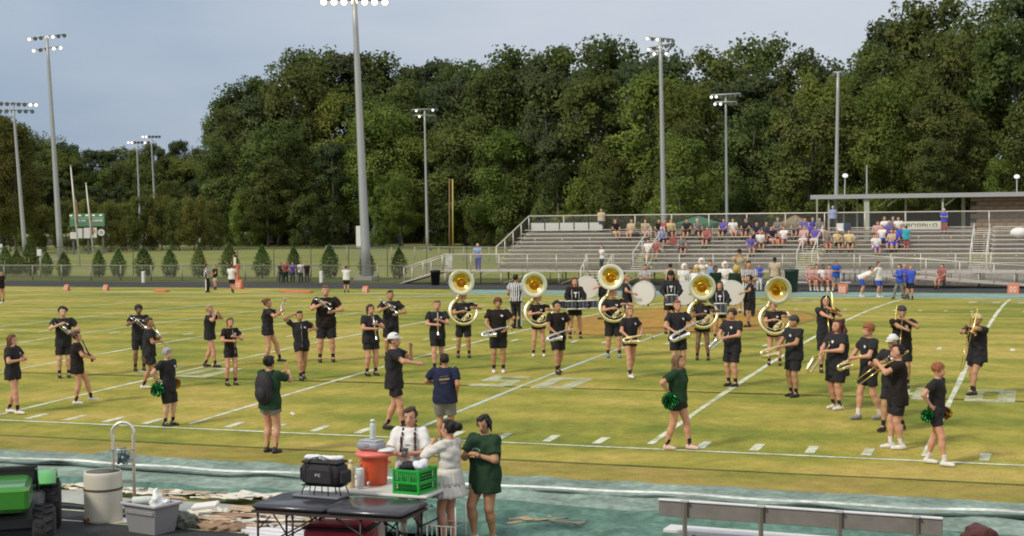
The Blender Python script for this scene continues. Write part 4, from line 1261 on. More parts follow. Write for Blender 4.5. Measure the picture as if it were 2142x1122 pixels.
fence('taller chain-link fence with a dark green rail behind the evergreens', (-100, 72.5), (-24, 71.0), 2.15, 3.0, .03, mat('fence_dark_green', (.05, .07, .03), .6), .3, .005)
fence('brown-posted outfield fence in front of the far trees', (-230, 212), (-120, 196), 1.7, 5.0, .12, mat('post_brown', (.10, .085, .06), .8), .8, .012)
fence('pale low fence by the bleachers\' left corner on the grass', (-62, 118), (-30, 104), 1.35, 3.6, .05, mat('fence_pale', (.40, .38, .28), .7), .3, .008)

# ---------------------------------------------------------------- bleachers
bl = empty('bleachers', (-21.5, 60.5, 0), 0, 'long aluminium bleachers with chain-link rails along the far sideline', 'bleachers')
def bpart(b, name, m, smooth=False, parent=None):
    return b.build(name, m, parent or bl, smooth)
BO = np.array([-21.5, 60.5, 0.])
SEC = [(0, 8.6), (9.7, 18.4), (19.5, 28.0), (29.1, 38.5)]
NR = 9; RW, RH, WD, WZ = .66, .245, 1.5, .83
bd_ = MB()
for x0 in np.arange(-2.9, 38.5, 2.6):
    x1 = min(x0+2.58, 38.5)
    b = MB(); b.box(((x0+x1)/2, WD/2, WZ-.03), (x1-x0, WD, .06)); bpart(b, 'walkway_plank', alu_d)
def share(name, b, m, locs, smooth=False):
    me = b.mesh(name, m, smooth)
    for L_ in locs:
        o = bpy.data.objects.new(name, me); COL.objects.link(o); o.parent = bl; o.location = L_
for (a, c) in SEC:
    w = c-a
    seat = MB().box((0, 0, 0), (w, .27, .045), bevel=.01); foot = MB().box((0, 0, 0), (w, .30, .04)); ris = MB().box((0, 0, 0), (w, .02, .17))
    S1, S2, S3 = [], [], []
    for k in range(NR):
        y = WD+.1+k*RW; z = WZ+.02+k*RH
        S1.append(((a+c)/2, y+.16, z+.42)); S2.append(((a+c)/2, y+.50, z+RH)); S3.append(((a+c)/2, y+.36, z+RH-.11))
    share('seat_plank', seat, alu, S1); share('foot_plank', foot, alu_d, S2); share('riser', ris, alu_d, S3)
for j in range(3):       # aisles with steps and a leaning handrail
    xa, xb = SEC[j][1], SEC[j+1][0]
    st = MB().box((0, 0, 0), (xb-xa-.06, .30, .04)); share('aisle_step', st, alu, [((xa+xb)/2, WD+.1+k*RW/2, WZ+.10+k*RH/2) for k in range(NR*2)])
    b = MB(); 
    for xx in (xa+.12, xb-.12):
        p = [(xx, WD+.3+.0, WZ+1.05), (xx, WD+.3+NR*RW*.72, WZ+1.0+NR*RH*.72)]
        b.tube(p, .032, 8); b.tube([(xx, WD+.3, WZ), p[0]], .03, 8); b.tube([(xx, p[1][1], p[1][2]-1.0), p[1]], .03, 8)
        b.tube([(xx, WD+.3+NR*RW*.36, WZ+NR*RH*.36), (xx, WD+.3+NR*RW*.36, WZ+1.0+NR*RH*.36)], .03, 8)
    bpart(b, 'handrail', mat('rail_white', (.66, .64, .58), .45), True)
# frame under the seats
pm = MB().box((0, 0, 0), (.07, .07, 1.0)).mesh('support_post', alu_d)
for x in np.arange(-2.8, 38.6, 1.85):
    for k, (y, h) in enumerate(((.08, WZ-.06), (1.4, WZ-.06), (3.9, WZ+.9), (6.4, WZ+1.9))):
        if x < -.2 and k > 1: continue
        o = bpy.data.objects.new('support_post', pm); COL.objects.link(o); o.parent = bl; o.location = (x, y, h/2); o.scale = (1, 1, h)
brm = MB().tube([(0, 0, .05), (1.78, 0, .75)], .022, 6).mesh('cross_brace', alu_d, True)
for i, x in enumerate(np.arange(-2.7, 37, 3.7)):
    for y in (.14, 3.9):
        o = bpy.data.objects.new('cross_brace', brm); COL.objects.link(o); o.parent = bl; o.location = (x, y, 0)
# guard rails
def guard(p, q, h, n, mesh=True, m=alu, mid=True, rr=.030):
    p = np.array(p, float); q = np.array(q, float)
    b = MB(); b.tube([p+(0, 0, h), q+(0, 0, h)], rr, 8)
    if mid: b.tube([p+(0, 0, .06), q+(0, 0, .06)], rr*.7, 6)
    bpart(b, 'guard_rail', m, True)
    pm_ = MB().tube([(0, 0, 0), (0, 0, h)], rr*.95, 8).mesh('rail_post', m, True)
    for i in range(n+1):
        o = bpy.data.objects.new('rail_post', pm_); COL.objects.link(o); o.parent = bl; o.location = tuple(p+(q-p)*i/n)
    if mesh:
        b = MB(); d = q-p; L_ = math.hypot(d[0], d[1]); s = .16; N = int(L_/s)
        for i in range(N):
            for sg in (0, 1):
                t0, t1 = i/N, min(1, (i+ (h/s))/N)
                f = (t1-t0)/((h/s)/N)
                a = p+d*t0; c = p+d*t1
                if sg: b.quad(a+(0, 0, .02), c+(0, 0, (h-.02)*f), c+(0, 0, (h-.02)*f+.012), a+(0, 0, .032))
                else: b.quad(a+(0, 0, h-.032), c+(0, 0, h-.02-(h-.02)*f), c+(0, 0, h-.008-(h-.02)*f), a+(0, 0, h-.02))
        tag(bpart(b, 'wire_mesh', galv), kind='stuff')
TOPZ = WZ+NR*RH; TOPY = WD+.2+NR*RW+.15
guard((-2.9, .02, WZ), (6.3, .02, WZ), 1.0, 5); guard((8.0, .02, WZ), (24, .02, WZ), 1.0, 8); guard((25.6, .02, WZ), (38.5, .02, WZ), 1.0, 7)
guard((0, TOPY, TOPZ), (38.5, TOPY, TOPZ), 1.12, 16, rr=.034)
guard((0, WD+.15, WZ+.30), (0, TOPY, TOPZ), 1.12, 4, rr=.036)
guard((-2.9, .02, WZ), (-2.9, 1.45, WZ), 1.0, 1)
guard((-5.6, .12, .05), (-3.0, .12, WZ), .95, 2); guard((-5.6, 1.4, .05), (-3.0, 1.4, WZ), .95, 2)
b = MB(); b.add([(-5.8, .05, 0.01), (-2.93, .05, WZ-.06), (-2.93, 1.45, WZ-.06), (-5.8, 1.45, .01), (-5.8, .05, 0.05), (-2.93, .05, WZ-.01), (-2.93, 1.45, WZ-.01), (-5.8, 1.45, .05)], [(3, 2, 1, 0), (4, 5, 6, 7), (0, 1, 5, 4), (2, 3, 7, 6), (1, 2, 6, 5), (3, 0, 4, 7)]); bpart(b, 'ramp', alu_d)
# front stair with rails
b = MB().box((0, 0, 0), (1.5, .28, .04)); share('stair_tread', b, alu_d, [(7.15, -.16-.28*i, WZ-.16*(i+1)+.02) for i in range(4)])
for xx in (6.4, 7.9): guard((xx, -1.35, .0), (xx, -.02, WZ), .95, 2, mesh=False)
# long ramp in front of the right half
b = MB(); b.add([(22.5, -1.5, WZ*.95-.12), (33.0, -1.5, .02), (33.0, -.15, .02), (22.5, -.15, WZ*.95-.12), (22.5, -1.5, WZ*.95), (33.0, -1.5, .1), (33.0, -.15, .1), (22.5, -.15, WZ*.95)], [(3, 2, 1, 0), (4, 5, 6, 7), (0, 1, 5, 4), (2, 3, 7, 6), (1, 2, 6, 5), (3, 0, 4, 7)]); bpart(b, 'ramp', alu_d)
guard((22.5, -1.5, WZ*.95), (33.0, -1.5, .08), 1.0, 6)
for o in list(bl.children):
    pass
# white seat backs stored on the top row
wp = mat('panel_white', (.52, .52, .49), .5)
for i in range(5):
    e = MB(); e.box((0, 0, 0), (.92, .05, .48), bevel=.015); e.box((0, .12, -.26), (.9, .26, .04)); o = e.build('stadium_seat', wp)
    o.location = (BO[0]+.75+i*1.0, BO[1]+TOPY-.42, TOPZ+.42); tag(o, ['leftmost white seat-back panel on the bleachers\' empty top row', 'second white seat-back panel from the left on the top row', 'middle one of the five white seat-back panels', 'fourth white seat-back panel from the left on the top row', 'white seat-back panel nearest the heavy standing man'][i], 'seat', 'white seat backs on the top row')
# banner tied to the top rail
p = proj(BO+(30, TOPY, TOPZ))
bn = empty('banner', (0, 0, 0), 0, 'white banner with dark lettering tied to the bleachers\' back rail', 'banner')
def bx_at(px, Y): return on_y(px, 460, Y)[0]
bY = BO[1]+TOPY-.08
xa, xb = bx_at(1873, bY), bx_at(1968, bY); z1 = on_y(1900, 463.5, bY)[2]; z0 = on_y(1900, 480.5, bY)[2]
b = MB(); b.box(((xa+xb)/2, bY, (z0+z1)/2), (xb-xa, .02, z1-z0)); b.build('cloth', mat('banner_white', (.62, .62, .52), .8), bn)
b = MB(); rr = random.Random(4); x = xa+.14
inkm = mat('banner_ink', (.10, .10, .07), .8)
while x < xb-.3:     # lettering too blurred to read in the photograph: bold rounded strokes of its size
    w = rr.uniform(.12, .24); hz_ = (z1-z0)*.42; zc = (z0+z1)/2
    y = bY-.013
    b.box((x, y, zc), (.05, .005, hz_)); b.box((x+w, y, zc), (.05, .005, hz_))
    if rr.random() < .8: b.box((x+w/2, y-.001, zc+hz_*.42), (w, .004, .045))
    if rr.random() < .6: b.box((x+w/2, y-.001, zc-hz_*rr.choice([0, .42])), (w, .004, .045))
    x += w+rr.uniform(.10, .18)
b.build('lettering', inkm, bn)

# ---------------------------------------------------------------- pavilion behind the bleachers
pv = empty('pavilion', (0, 82, gz(0, 90)), 0, 'flat-roofed open pavilion with a tan block wall behind the bleachers', 'pavilion')
def W(x, y, z): return np.array([x, y, z])-np.array([0, 82, gz(0, 90)])
Y0, Y1 = 82.0, 92.0
xl = on_y(1697, 410, Y0)[0]; zr = on_y(1900, 408, Y0)[2]
b = MB(); b.box(W((xl+30)/2, (Y0+Y1)/2, zr), (30-xl, Y1-Y0, .10)); b.build('roof', mat('roof_sheet', (.20, .19, .17), .6, .3), pv)
b = MB(); b.box(W((xl+30)/2, Y0-.04, zr-.06), (30-xl+.1, .07, .30)); b.build('fascia', mat('fascia_grey', (.36, .36, .36), .6), pv)
pc = mat('post_cream', (.42, .44, .36), .6)
for i, (px, w) in enumerate(((1699, .11), (1733, .11), (1784, .12), (1813, .36), (1888, .14), (1972, .14), (2011, .24))):
    x = on_y(px, 430, Y0+.2)[0]; b = MB(); b.box((0, 0, 0), (w, w, zr-2.4)); o = b.build('post', pc, pv); o.location = W(x, Y0+.3 if i % 2 else Y0+2.5, (zr+2.2)/2)
bw = on_y(2030, 430, Y0+1.5)[0]
b = MB()
for r_ in range(11):
    pass
bm1 = mat('block_tan', (.30, .22, .16), .85, var=.2, scale=1.5)
blk = MB().box((0, 0, 0), (.785, .2, .285), bevel=.012).mesh('block', bm1)
b = MB(); b.box(W((bw+30)/2, Y0+1.72, 3.6), (30-bw, .2, 3.2)); b.build('wall', mat('mortar_tan', (.12, .10, .08), .9), pv)
for r_ in range(9):
    for i in range(18):
        x = bw+.4+i*.8+(.4 if r_ % 2 else 0)
        o = bpy.data.objects.new('block', blk); COL.objects.link(o); o.parent = pv; o.location = W(x, Y0+1.55, 2.5+.15+r_*.3)
b = MB(); b.box(W((xl+bw)/2, Y1-.1, 3.3), (bw-xl, .1, 2.0)); b.build('back_wall', mat('pavilion_inner_shade', (.03, .028, .025), .9), pv)  # near-black: the shade inside the open pavilion put into the wall's colour
for i, px in enumerate((1850, 1868, 1985)):
    x = on_y(px, 430, Y0+4)[0]
    o = MB().tube([(0, 0, 0), (.7, 0, .55)], .05, 6).build('brace', pc, pv, True); o.location = W(x, Y0+.4, zr-.75)

def canopy(label, px0, px1, ptop, peave, Y, col, nm):
    x0, x1 = on_y(px0, 470, Y)[0], on_y(px1, 470, Y)[0]; zt = on_y(px0, ptop, Y)[2]; ze = on_y(px0, peave, Y)[2]; w = x1-x0; c = (x0+x1)/2
    g0 = gz(c, Y+w/2)
    e = empty('canopy_tent', (c, Y+w/2, g0), 0, label, 'tent')
    b = MB(); zt -= g0; ze -= g0; h = w/2
    b.add([(-h, -h, ze), (h, -h, ze), (h, h, ze), (-h, h, ze), (0, 0, zt), (-h, -h, ze-.25), (h, -h, ze-.25), (h, h, ze-.25), (-h, h, ze-.25)], [(0, 1, 4), (1, 2, 4), (2, 3, 4), (3, 0, 4), (5, 6, 1, 0), (6, 7, 2, 1), (7, 8, 3, 2), (8, 5, 0, 3)])
    b.build('top', mat(nm, col, .7), e)
    lm = MB().box((0, 0, (ze)/2), (.05, .05, ze)).mesh('leg', galv)
    for sx in (-1, 1):
        for sy in (-1, 1):
            o = bpy.data.objects.new('leg', lm); COL.objects.link(o); o.parent = e; o.location = (sx*h*.97, sy*h*.97, 0)
canopy('green pop-up tent showing through the bleachers\' back rail', 1412, 1492, 452, 468, 76, (.03, .13, .06), 'tent_green')
canopy('tan pop-up tent behind the back rail, left of the pavilion', 1628, 1688, 450, 468, 77, (.24, .17, .09), 'tent_tan')

# ---------------------------------------------------------------- light towers
polem = mat('pole_steel', (.40, .41, .40), .5, .35, var=.08, scale=.8)
lens = mat('lamp_glass_lit', (1.0, .97, .86), .3, emit=.8)
lens0 = mat('lamp_glass_bright', (1.0, .86, .52), .3, emit=2.2)
lensd = mat('lamp_glass_off', (.22, .23, .24), .2)
cang = mat('lamp_housing', (.10, .11, .12), .5, .5)
def tower(label, pb, db, pt, rb, rt, rows, lit, canr=.30, yaw=0.0, tilt=0.0):
    """pb: foot column px, pt: (px, py) of the top; rows: list of (offset down from top in metres, half width, count, vertical skew)"""
    dv = ray(pb, 480); P = CAM+dv*(db/(dv@FW)); z = gz(P[0], P[1])
    T_ = CAM+ray(*pt)*(db/(ray(*pt)@FW)); T_[1] = T_[1]
    e = empty('light_tower', (P[0], P[1], z), 0, label, 'light pole', 'floodlight poles round the field')
    t = T_-np.array([P[0], P[1], z])
    zz = np.linspace(0, 1, 10)[:, None]
    b = MB(); b.tube(t*zz, np.linspace(rb, rt, 10), 14); b.build('pole', polem, e, True)
    b = MB(); b.box((0, 0, .12), (rb*4, rb*4, .24)); b.build('footing', mat('concrete', (.30, .29, .27), .9), e)
    v = np.array([math.cos(yaw), math.sin(yaw), 0]); toc = CAM[:2]-P[:2]; toc /= np.linalg.norm(toc); n = np.array([toc[0], toc[1], -.35]); n /= np.linalg.norm(n)
    rt_ = np.array([-toc[1], toc[0], 0])*math.cos(yaw)+np.array([toc[0], toc[1], 0])*math.sin(yaw)
    for off, hw, cnt, sk in rows:
        c = t-np.array([0, 0, off])
        b = MB(); b.tube([c-rt_*hw-(0, 0, -sk*hw*-1), c+rt_*hw+(0, 0, sk*hw)], .085, 8) if False else b.tube([c-rt_*hw-np.array([0, 0, sk*hw]), c+rt_*hw+np.array([0, 0, sk*hw])], .07, 8); b.build('cross_arm', polem, e, True)
        for i in range(cnt):
            u = -1+2*i/(cnt-1)
            q = c+rt_*hw*u*.97+np.array([0, 0, sk*hw*u-.12])
            nn = n+rt_*.12*math.sin(i*2.1); nn /= np.linalg.norm(nn)
            b = MB(); b.lathe([(.05, -.30*canr/.3), (canr*.75, -.22*canr/.3), (canr, .10), (canr*1.02, .14), (canr*.9, .13)], q, nn, 14, cap=False); lp = b.build('lamp', cang, e, True)
            b = MB(); b.lathe([(canr*.93, .11), (.001, .135)], q, nn, 14, cap=False)
            b.build('lens', (lens0 if lit == 'all' else lens) if (lit == 'all' or i in lit) else lensd, lp)
    return e
tower('tallest floodlight pole rising past the top of the frame, centre left', 766, 99.7, (741, -6), .33, .17, [(.2, 2.1, 7, 0), (-.8, 2.1, 7, 0)], 'all', .24)
tower('leaning floodlight pole left of the flagpoles with lamps half lit', 126, 163.6, (98, 76), .34, .16, [(.0, 1.9, 7, .13), (1.3, 1.45, 5, .13)], (0, 3, 4), .22)
tower('floodlight pole at the far left edge, its lamps cut by the frame', 52, 190, (27, 216), .30, .14, [(.0, 2.9, 9, -.02), (.9, 2.4, 7, 0)], (0, 7, 8), .26)
tower('left one of the two far floodlight poles over the brown trees', 294, 285, (286, 297), .24, .13, [(.0, 1.6, 6, 0)], (0, 1, 5), .27)
tower('right one of the two far floodlight poles over the brown trees', 327, 285, (316, 285), .24, .13, [(.0, 1.6, 6, 0)], (0, 1), .27)
tower('slim floodlight pole between the central pole and the foul pole', 894, 196, (888, 229), .22, .12, [(.0, 1.7, 7, .03), (.8, 1.45, 5, 0)], (1, 5), .19)
tower('tall floodlight pole rising from behind the left half of the bleachers', 1390, 118, (1381, 80), .24, .13, [(.0, 1.05, 6, -.12), (.6, .95, 5, .15), (1.1, .5, 3, 0)], (0, 2), .15)
tower('shorter floodlight pole behind the bleachers, right of the tall one', 1521, 122, (1518, 198), .14, .08, [(.0, 1.2, 7, .03), (.62, .9, 5, 0)], (0, 1), .14)
tower('floodlight pole rising behind the pavilion\'s left end into the trees', 1747, 108, (1753, 152), .17, .10, [(.0, .35, 2, 0)], (), .17)

def simple_pole(name, label, cat, pb, d, ptop, r, m, base_z=None, parts=None, group=None):
    dv = ray(pb, 480); P = CAM+dv*(d/(dv@FW)); z = gz(P[0], P[1]) if base_z is None else base_z
    T_ = CAM+ray(*ptop)*(d/(ray(*ptop)@FW)); e = empty(name, (P[0], P[1], z), 0, label, cat, group); t = T_-np.array([P[0], P[1], z])
    MB().tube([(0, 0, 0), t*.5, t], [r, r*.9, r*.7], 10).build('pole', m, e, True)
    return e, t
fpm = mat('flagpole_white', (.62, .60, .52), .5, .2)
for pb, d, pt, lb in ((166, 138, (148, 350), 'taller left flagpole with a limp flag, in front of the scoreboard'), (196, 152, (180, 386), 'shorter right flagpole with a limp flag, in front of the scoreboard')):
    e, t = simple_pole('flagpole', lb, 'flagpole', pb, d, pt, .09, fpm, group='flagpoles by the scoreboard')
    MB().ball(t+(0, 0, .08), .10, 10, 6).build('finial', mat('finial', (.5, .4, .15), .3, .8), e, True)
    V = []; n = 9
    for j in range(n):
        zf = t[2]-2.6-j*.30
        for i in range(5):
            V.append((t[0]*(zf/t[2])+.08+.055*i*(1+.05*j), t[1]*(zf/t[2])+.10*math.sin(i*1.9+j*.5), zf-.12*i))
    F = [(j*5+i, j*5+i+1, (j+1)*5+i+1, (j+1)*5+i) for j in range(n-1) for i in range(4)]
    o = MB().add(V, F).build('flag', mat('flag_dull', (.30, .19, .14), .8, var=.5, scale=2.5), e, True)
    md = o.modifiers.new('thick', 'SOLIDIFY'); md.thickness = .02
yel = mat('pole_yellow', (.42, .34, .08), .6)
e, t = simple_pole('foul_pole', 'tall yellow double foul pole left of the bleachers', 'foul pole', 940, 175, (940, 375), .10, mat('pole_rust', (.22, .14, .07), .8)); MB().tube([(.42, 0, 0), t+(.42, 0, .0)], .10, 8).build('pole', yel, e, True)
simple_pole('foul_pole', 'far yellow foul pole at the left part of the woods', 'foul pole', 420, 228, (416, 419), .17, yel)
simple_pole('utility_mast', 'thin mast above the pavilion roof', 'mast', 1813, 110, (1813, 345), .07, polem)
for pb, pt, lb in ((1762, (1768, 368), 'round white lamp on a bent arm above the pavilion\'s left part'), (2127, (2127, 370), 'round white lamp above the pavilion\'s right part')):
    e, t = simple_pole('yard_light', lb, 'lamp', pb, 106, pt, .05, polem); MB().ball(t, (.20, .20, .15), 12, 8).build('lamp_globe', mat('globe_white', (.8, .8, .78), .4, emit=.5), e, True)

# ---------------------------------------------------------------- scoreboard and other far things
dS = 195.0
def at_depth(px, py, d):
    dv = ray(px, py); return CAM+dv*(d/(dv@FW))
A = at_depth(147, 475, dS); B = at_depth(219, 475, dS); C = (A+B)/2; ang = math.atan2(B[1]-A[1], B[0]-A[0]); gS = gz(C[0], C[1])
sbd = empty('scoreboard', (C[0], C[1], gS), ang, 'green scoreboard with white lettering and white sponsor panels on posts', 'scoreboard')
Wd = np.linalg.norm(B-A)
def zpx(py): return at_depth(183, py, dS)[2]-gS
sg = mat('board_green', (.10, .25, .14), .6); sw_ = mat('board_white', (.74, .72, .70), .6); sl = mat('board_digit', (.62, .72, .45), .6, emit=.25)
def bpx(x): return (x-183)/72*Wd
b = MB(); b.box((0, 0, (zpx(447)+zpx(474))/2), (Wd, .35, zpx(447)-zpx(474))); b.build('panel', sg, sbd)
for x in (150, 168, 183, 197, 212): b = MB(); b.box((bpx(x), -.20, zpx(451)), (.38, .06, .22), bevel=.02); b.build('digit_window', sl, sbd)
b = MB()
for x0, x1, y in ((160, 168, 462), (170, 181, 462), (190, 198, 462), (199, 207, 462), (208, 216, 462)):
    n = 4
    for i in range(n):
        xx = x0+(x1-x0)*(i+.5)/n; b.box((bpx(xx), -.19, zpx(y)), (.085, .03, .26))
    b.box((bpx((x0+x1)/2), -.188, zpx(y-1.2)), (abs(bpx(x1)-bpx(x0))*.8, .03, .05))
b.build('lettering', sw_, sbd)
b = MB(); b.box((0, -.19, zpx(456.5)), (Wd*.96, .03, .05)); b.build('divider', sw_, sbd)
for (x0, x1, y0, y1) in ((147, 161, 486, 500), (161, 173, 478, 499), (175, 189, 477, 499), (190, 203, 477, 498)):
    b = MB(); b.box((bpx((x0+x1)/2), -.05, (zpx(y0)+zpx(y1))/2), (bpx(x1)-bpx(x0)-.03, .2, zpx(y0)-zpx(y1)), bevel=.04, taper=1.0); b.build('sponsor_panel', sw_, sbd)
b = MB(); b.box((bpx(195.5), -.17, zpx(484)), (.55, .04, .45), bevel=.01); b.build('emblem', mat('board_orange', (.55, .30, .14), .6), sbd)
b = MB(); b.lathe([(.001, .0), (.30, .0), (.44, .0), (.44, -.12)], (bpx(212), -.15, zpx(487)), (0, -1, 0), 20); b.build('round_panel', sw_, sbd)
b = MB(); b.lathe([(.13, .02), (.22, .02), (.22, .0)], (bpx(212), -.17, zpx(487)), (0, -1, 0), 16, cap=False); b.build('round_emblem', sg, sbd)
for x in (152, 183, 214): b = MB(); b.box((bpx(x), .25, zpx(447)/2), (.25, .25, zpx(447))); b.build('post', mat('board_post', (.12, .12, .11), .7), sbd)

def frame_arch(label, px0, px1, ptop, pbot, d):
    A = at_depth(px0, pbot, d); B = at_depth(px1, pbot, d); h = at_depth(px0, ptop, d)[2]-A[2]; g0 = gz(A[0], A[1])
    e = empty('batting_cage', (A[0], A[1], g0), 0, label, 'batting cage'); d_ = (B-A); d_[2] = 0; w = np.linalg.norm(d_); u = d_/w; v = np.array([-u[1], u[0], 0]); hh = at_depth(px0, ptop, d)[2]-g0
    m = mat('cage_tube', (.22, .24, .22), .6)
    for k in range(4):
        t = np.linspace(0, math.pi, 14)
        p = np.array([u*(w/2-w/2*math.cos(a)*(1 if 0 < a < math.pi else 1))+np.array([0, 0, hh*math.sin(a)**.5 if a > 0 and a < math.pi else 0])+v*k*1.6 for a in t])
        MB().tube(p, .09, 6).build('hoop', m, e, True)
    b = MB()
    for i in range(30):
        x = w*(i+.5)/30; hz = hh*math.sin(math.acos(1-2*x/w))**.5
        b.quad(u*x+v*4.8, u*(x+.05)+v*4.8, u*(x+.05)+v*4.8+(0, 0, hz), u*x+v*4.8+(0, 0, hz))
    for i in range(12):
        z = hh*(i+.5)/12; b.quad(v*4.82+u*w*.05+(0, 0, z), v*4.82+u*w*.95+(0, 0, z), v*4.82+u*w*.95+(0, 0, z+.04), v*4.82+u*w*.05+(0, 0, z+.04))
    tag(b.build('net', mat('net_dark', (.03, .04, .035), .9), e), kind='stuff')
frame_arch('arched batting cage with dark netting at the edge of the woods', 776, 835, 466, 508, 225)
canopy('small grey hip-roofed shelter in front of the far trees', 344, 379, 481, 492, 205, (.22, .24, .26), 'shelter_grey')
def white_block(label, px0, px1, py0, py1, d, nm='banner_sign', cat='sign', col=(.66, .66, .62), base=True):
    A = at_depth(px0, py1, d); B = at_depth(px1, py0, d); g0 = gz(A[0], A[1]); e = empty(nm, ((A[0]+B[0])/2, (A[1]+B[1])/2, g0), 0, label, cat)
    w = np.linalg.norm(A[:2]-B[:2]); z0, z1 = A[2]-g0, B[2]-g0
    b = MB(); b.box((0, 0, (max(z0, .05)+z1)/2), (w, .12, z1-max(z0, .05)), bevel=.02); b.build('panel', mat(nm+'_mat', col, .7), e)
    if base and z0 > .15: MB().tube([(0, .1, 0), (0, .1, z1)], .06, 8).build('post', polem, e, True)
white_block('tall white banner sign against the foot of the central light pole', 745, 757, 473, 518, 118)
white_block('white padded sign at the foot of the far yellow foul pole', 416, 426, 497, 514, 227)
white_block('white box beside the ramp rail at the bleachers\' left end', 932, 947, 532, 562, 108, 'white_box', 'box')
white_block('small white sign on a post left of the leaning light pole', 77, 88, 522, 536, 112)
white_block('small white sign at the left edge above the evergreens', -6, 6, 511, 520, 118)

# sideline gear on the far side
orange = mat('marker_orange', (.60, .16, .08), .6); pyl = mat('foam_white', (.75, .76, .68), .7)
def marker(label, px, py, w=.34, h=.36, flat=False, txt=True):
    P = on_ground(px, py); e = empty('yard_marker', P, math.radians(-12), label, 'yard marker', 'orange yard markers on the far sideline')
    if flat:
        MB().box((0, 0, .07), (w, .35, .13), bevel=.02).build('body', orange, e)
    else:
        V = [(-w/2, -.14, 0), (w/2, -.14, 0), (w/2, .14, 0), (-w/2, .14, 0), (-w/2, -.02, h), (w/2, -.02, h), (w/2, .02, h), (-w/2, .02, h)]
        MB().add(V, [(3, 2, 1, 0), (4, 5, 6, 7), (0, 1, 5, 4), (1, 2, 6, 5), (2, 3, 7, 6), (3, 0, 4, 7)]).build('body', orange, e)
        if txt:
            b = MB()
            for x in (-.09, .09):
                b.box((x-.05, -.095, h*.45), (.035, .01, h*.42)); b.box((x+.05, -.095, h*.45), (.035, .01, h*.42)); b.box((x, -.075, h*.66), (.12, .01, .04)); b.box((x, -.115, h*.26), (.12, .01, .04))
            b.build('number', mat('marker_white', (.75, .7, .62), .7), e)
for a in (('orange yard marker on the sideline below the flagpoles', 140, 608), ('orange yard marker right of the one below the flagpoles', 222, 608), ('orange marker right of the tallest light pole\'s foot', 765, 612), ('orange yard marker by the visiting players', 1763, 615, .42, .5), ('orange yard marker at the far right of the sideline', 2120, 615, .55, .5)): marker(*a)
marker('long orange marker lying flat left of the referee', 338, 611, 1.0, .1, True); marker('long orange pad lying flat on the sideline behind the players', 620, 613, 2.2, .1, True)
marker('orange marker standing by the down-marker box', 500, 605, .5, .55)
for px, py, lb in ((300, 592, 'white foam pylon at the fence left of the referee'), (672, 592, 'white foam pylon at the fence right of the leaning group')):
    P = on_ground(px, py); o = MB().box((0, 0, .38), (.18, .18, .76), bevel=.02).build('pylon', pyl); o.location = P; tag(o, lb, 'pylon')
def bin_(label, px, py, r, h, col, nm):
    P = on_ground(px, py); e = empty('trash_bin', P, 0, label, 'bin')
    MB().lathe([(r*.8, 0), (r, h*.94), (r*1.05, h*.94), (r*1.05, h)], (0, 0, 0), (0, 0, 1), 18).build('barrel', mat(nm, col, .6), e, True)
    MB().lathe([(r*1.08, 0), (r*1.08, .05), (.02, .09)], (0, 0, h), (0, 0, 1), 18).build('lid', mat(nm, col, .6), e, True)
bin_('black rubbish bin by the ramp at the bleachers\' left end', 911, 597, .30, .85, (.02, .022, .022), 'bin_black')
bin_('dark green rubbish bin left of the seated visitors', 1656, 612, .36, 1.15, (.03, .06, .045), 'bin_green')
# pale green mats over the far track edge
sheet('far_mat', np.linspace(-19.5, 18, 16), [49.05, 50.4, 52.2, 53.6], ground_mat('mat_green', [(.17, .27, .22), (.21, .32, .27), (.25, .36, .31)], 2.0, bump=.2), .012, kind='structure')
# ---------------------------------------------------------------- near sideline: tarpaulins and gear
def tarp_mat(name, c):
    return ground_mat(name, [tuple(np.array(c)*.75), c, tuple(np.array(c)*1.25)], 6.0, bump=.35, fine=9)
tg1 = tarp_mat('tarp_green', (.22, .29, .245)); tg2 = tarp_mat('tarp_dark_green', (.11, .20, .16)); tw = tarp_mat('tarp_white_hem', (.66, .68, .62))
def wrinkled(name, x0, x1, yf0, yf1, m, z0, amp, nx, ny, seed, parent=None, ridge=None, thick=.004):
    r = np.random.default_rng(seed); K = [(r.uniform(.4, 3.2), r.uniform(1.5, 9), r.uniform(0, 6), r.uniform(.4, 1)) for _ in range(10)]
    V = []
    for j in range(ny):
        for i in range(nx):
            x = x0+(x1-x0)*i/(nx-1); a, b = yf0(x), yf1(x); t = j/(ny-1); y = a+(b-a)*t
            w = sum(q[3]*math.sin(q[0]*x*1.7+q[1]*y+q[2]+1.2*math.sin(x*.9+q[2])) for q in K)/5
            z = z0+amp*max(0, w+.15)*(1.0 if 0 < j < ny-1 else .3)
            if ridge: z += ridge(x, t)
            V.append((x, y, z))
    F = [(j*nx+i, j*nx+i+1, (j+1)*nx+i+1, (j+1)*nx+i) for j in range(ny-1) for i in range(nx-1)]
    b = MB(); b.add(V, F); o = b.build(name, m, parent, True)
    md = o.modifiers.new('cloth', 'SOLIDIFY'); md.thickness = thick; md.offset = -1
    return o
nz1 = lambda x: .05*math.sin(x*1.3)+.04*math.sin(x*3.1+1)
T1 = empty('ground_tarp', (0, 0, 0), 0, 'faded green tarpaulin with a white hem laid along the near edge of the grass', 'tarpaulin')
wrinkled('sheet', -14, 17, lambda x: -4.42+nz1(x), lambda x: -3.22+.03*math.sin(x*2.2), tg1, .02, .06, 260, 22, 1, T1, lambda x, t: .16*math.exp(-((x+3.9-.35*t)/.16)**2)*t)
wrinkled('hem', -14, 17, lambda x: -4.52+nz1(x)*1.1, lambda x: -4.36+nz1(x)*1.1, tw, .115, .02, 260, 4, 2, T1)
T2 = empty('ground_tarp', (0, 0, 0), 0, 'darker green tarpaulin lying in long folds nearer than the hemmed one', 'tarpaulin')
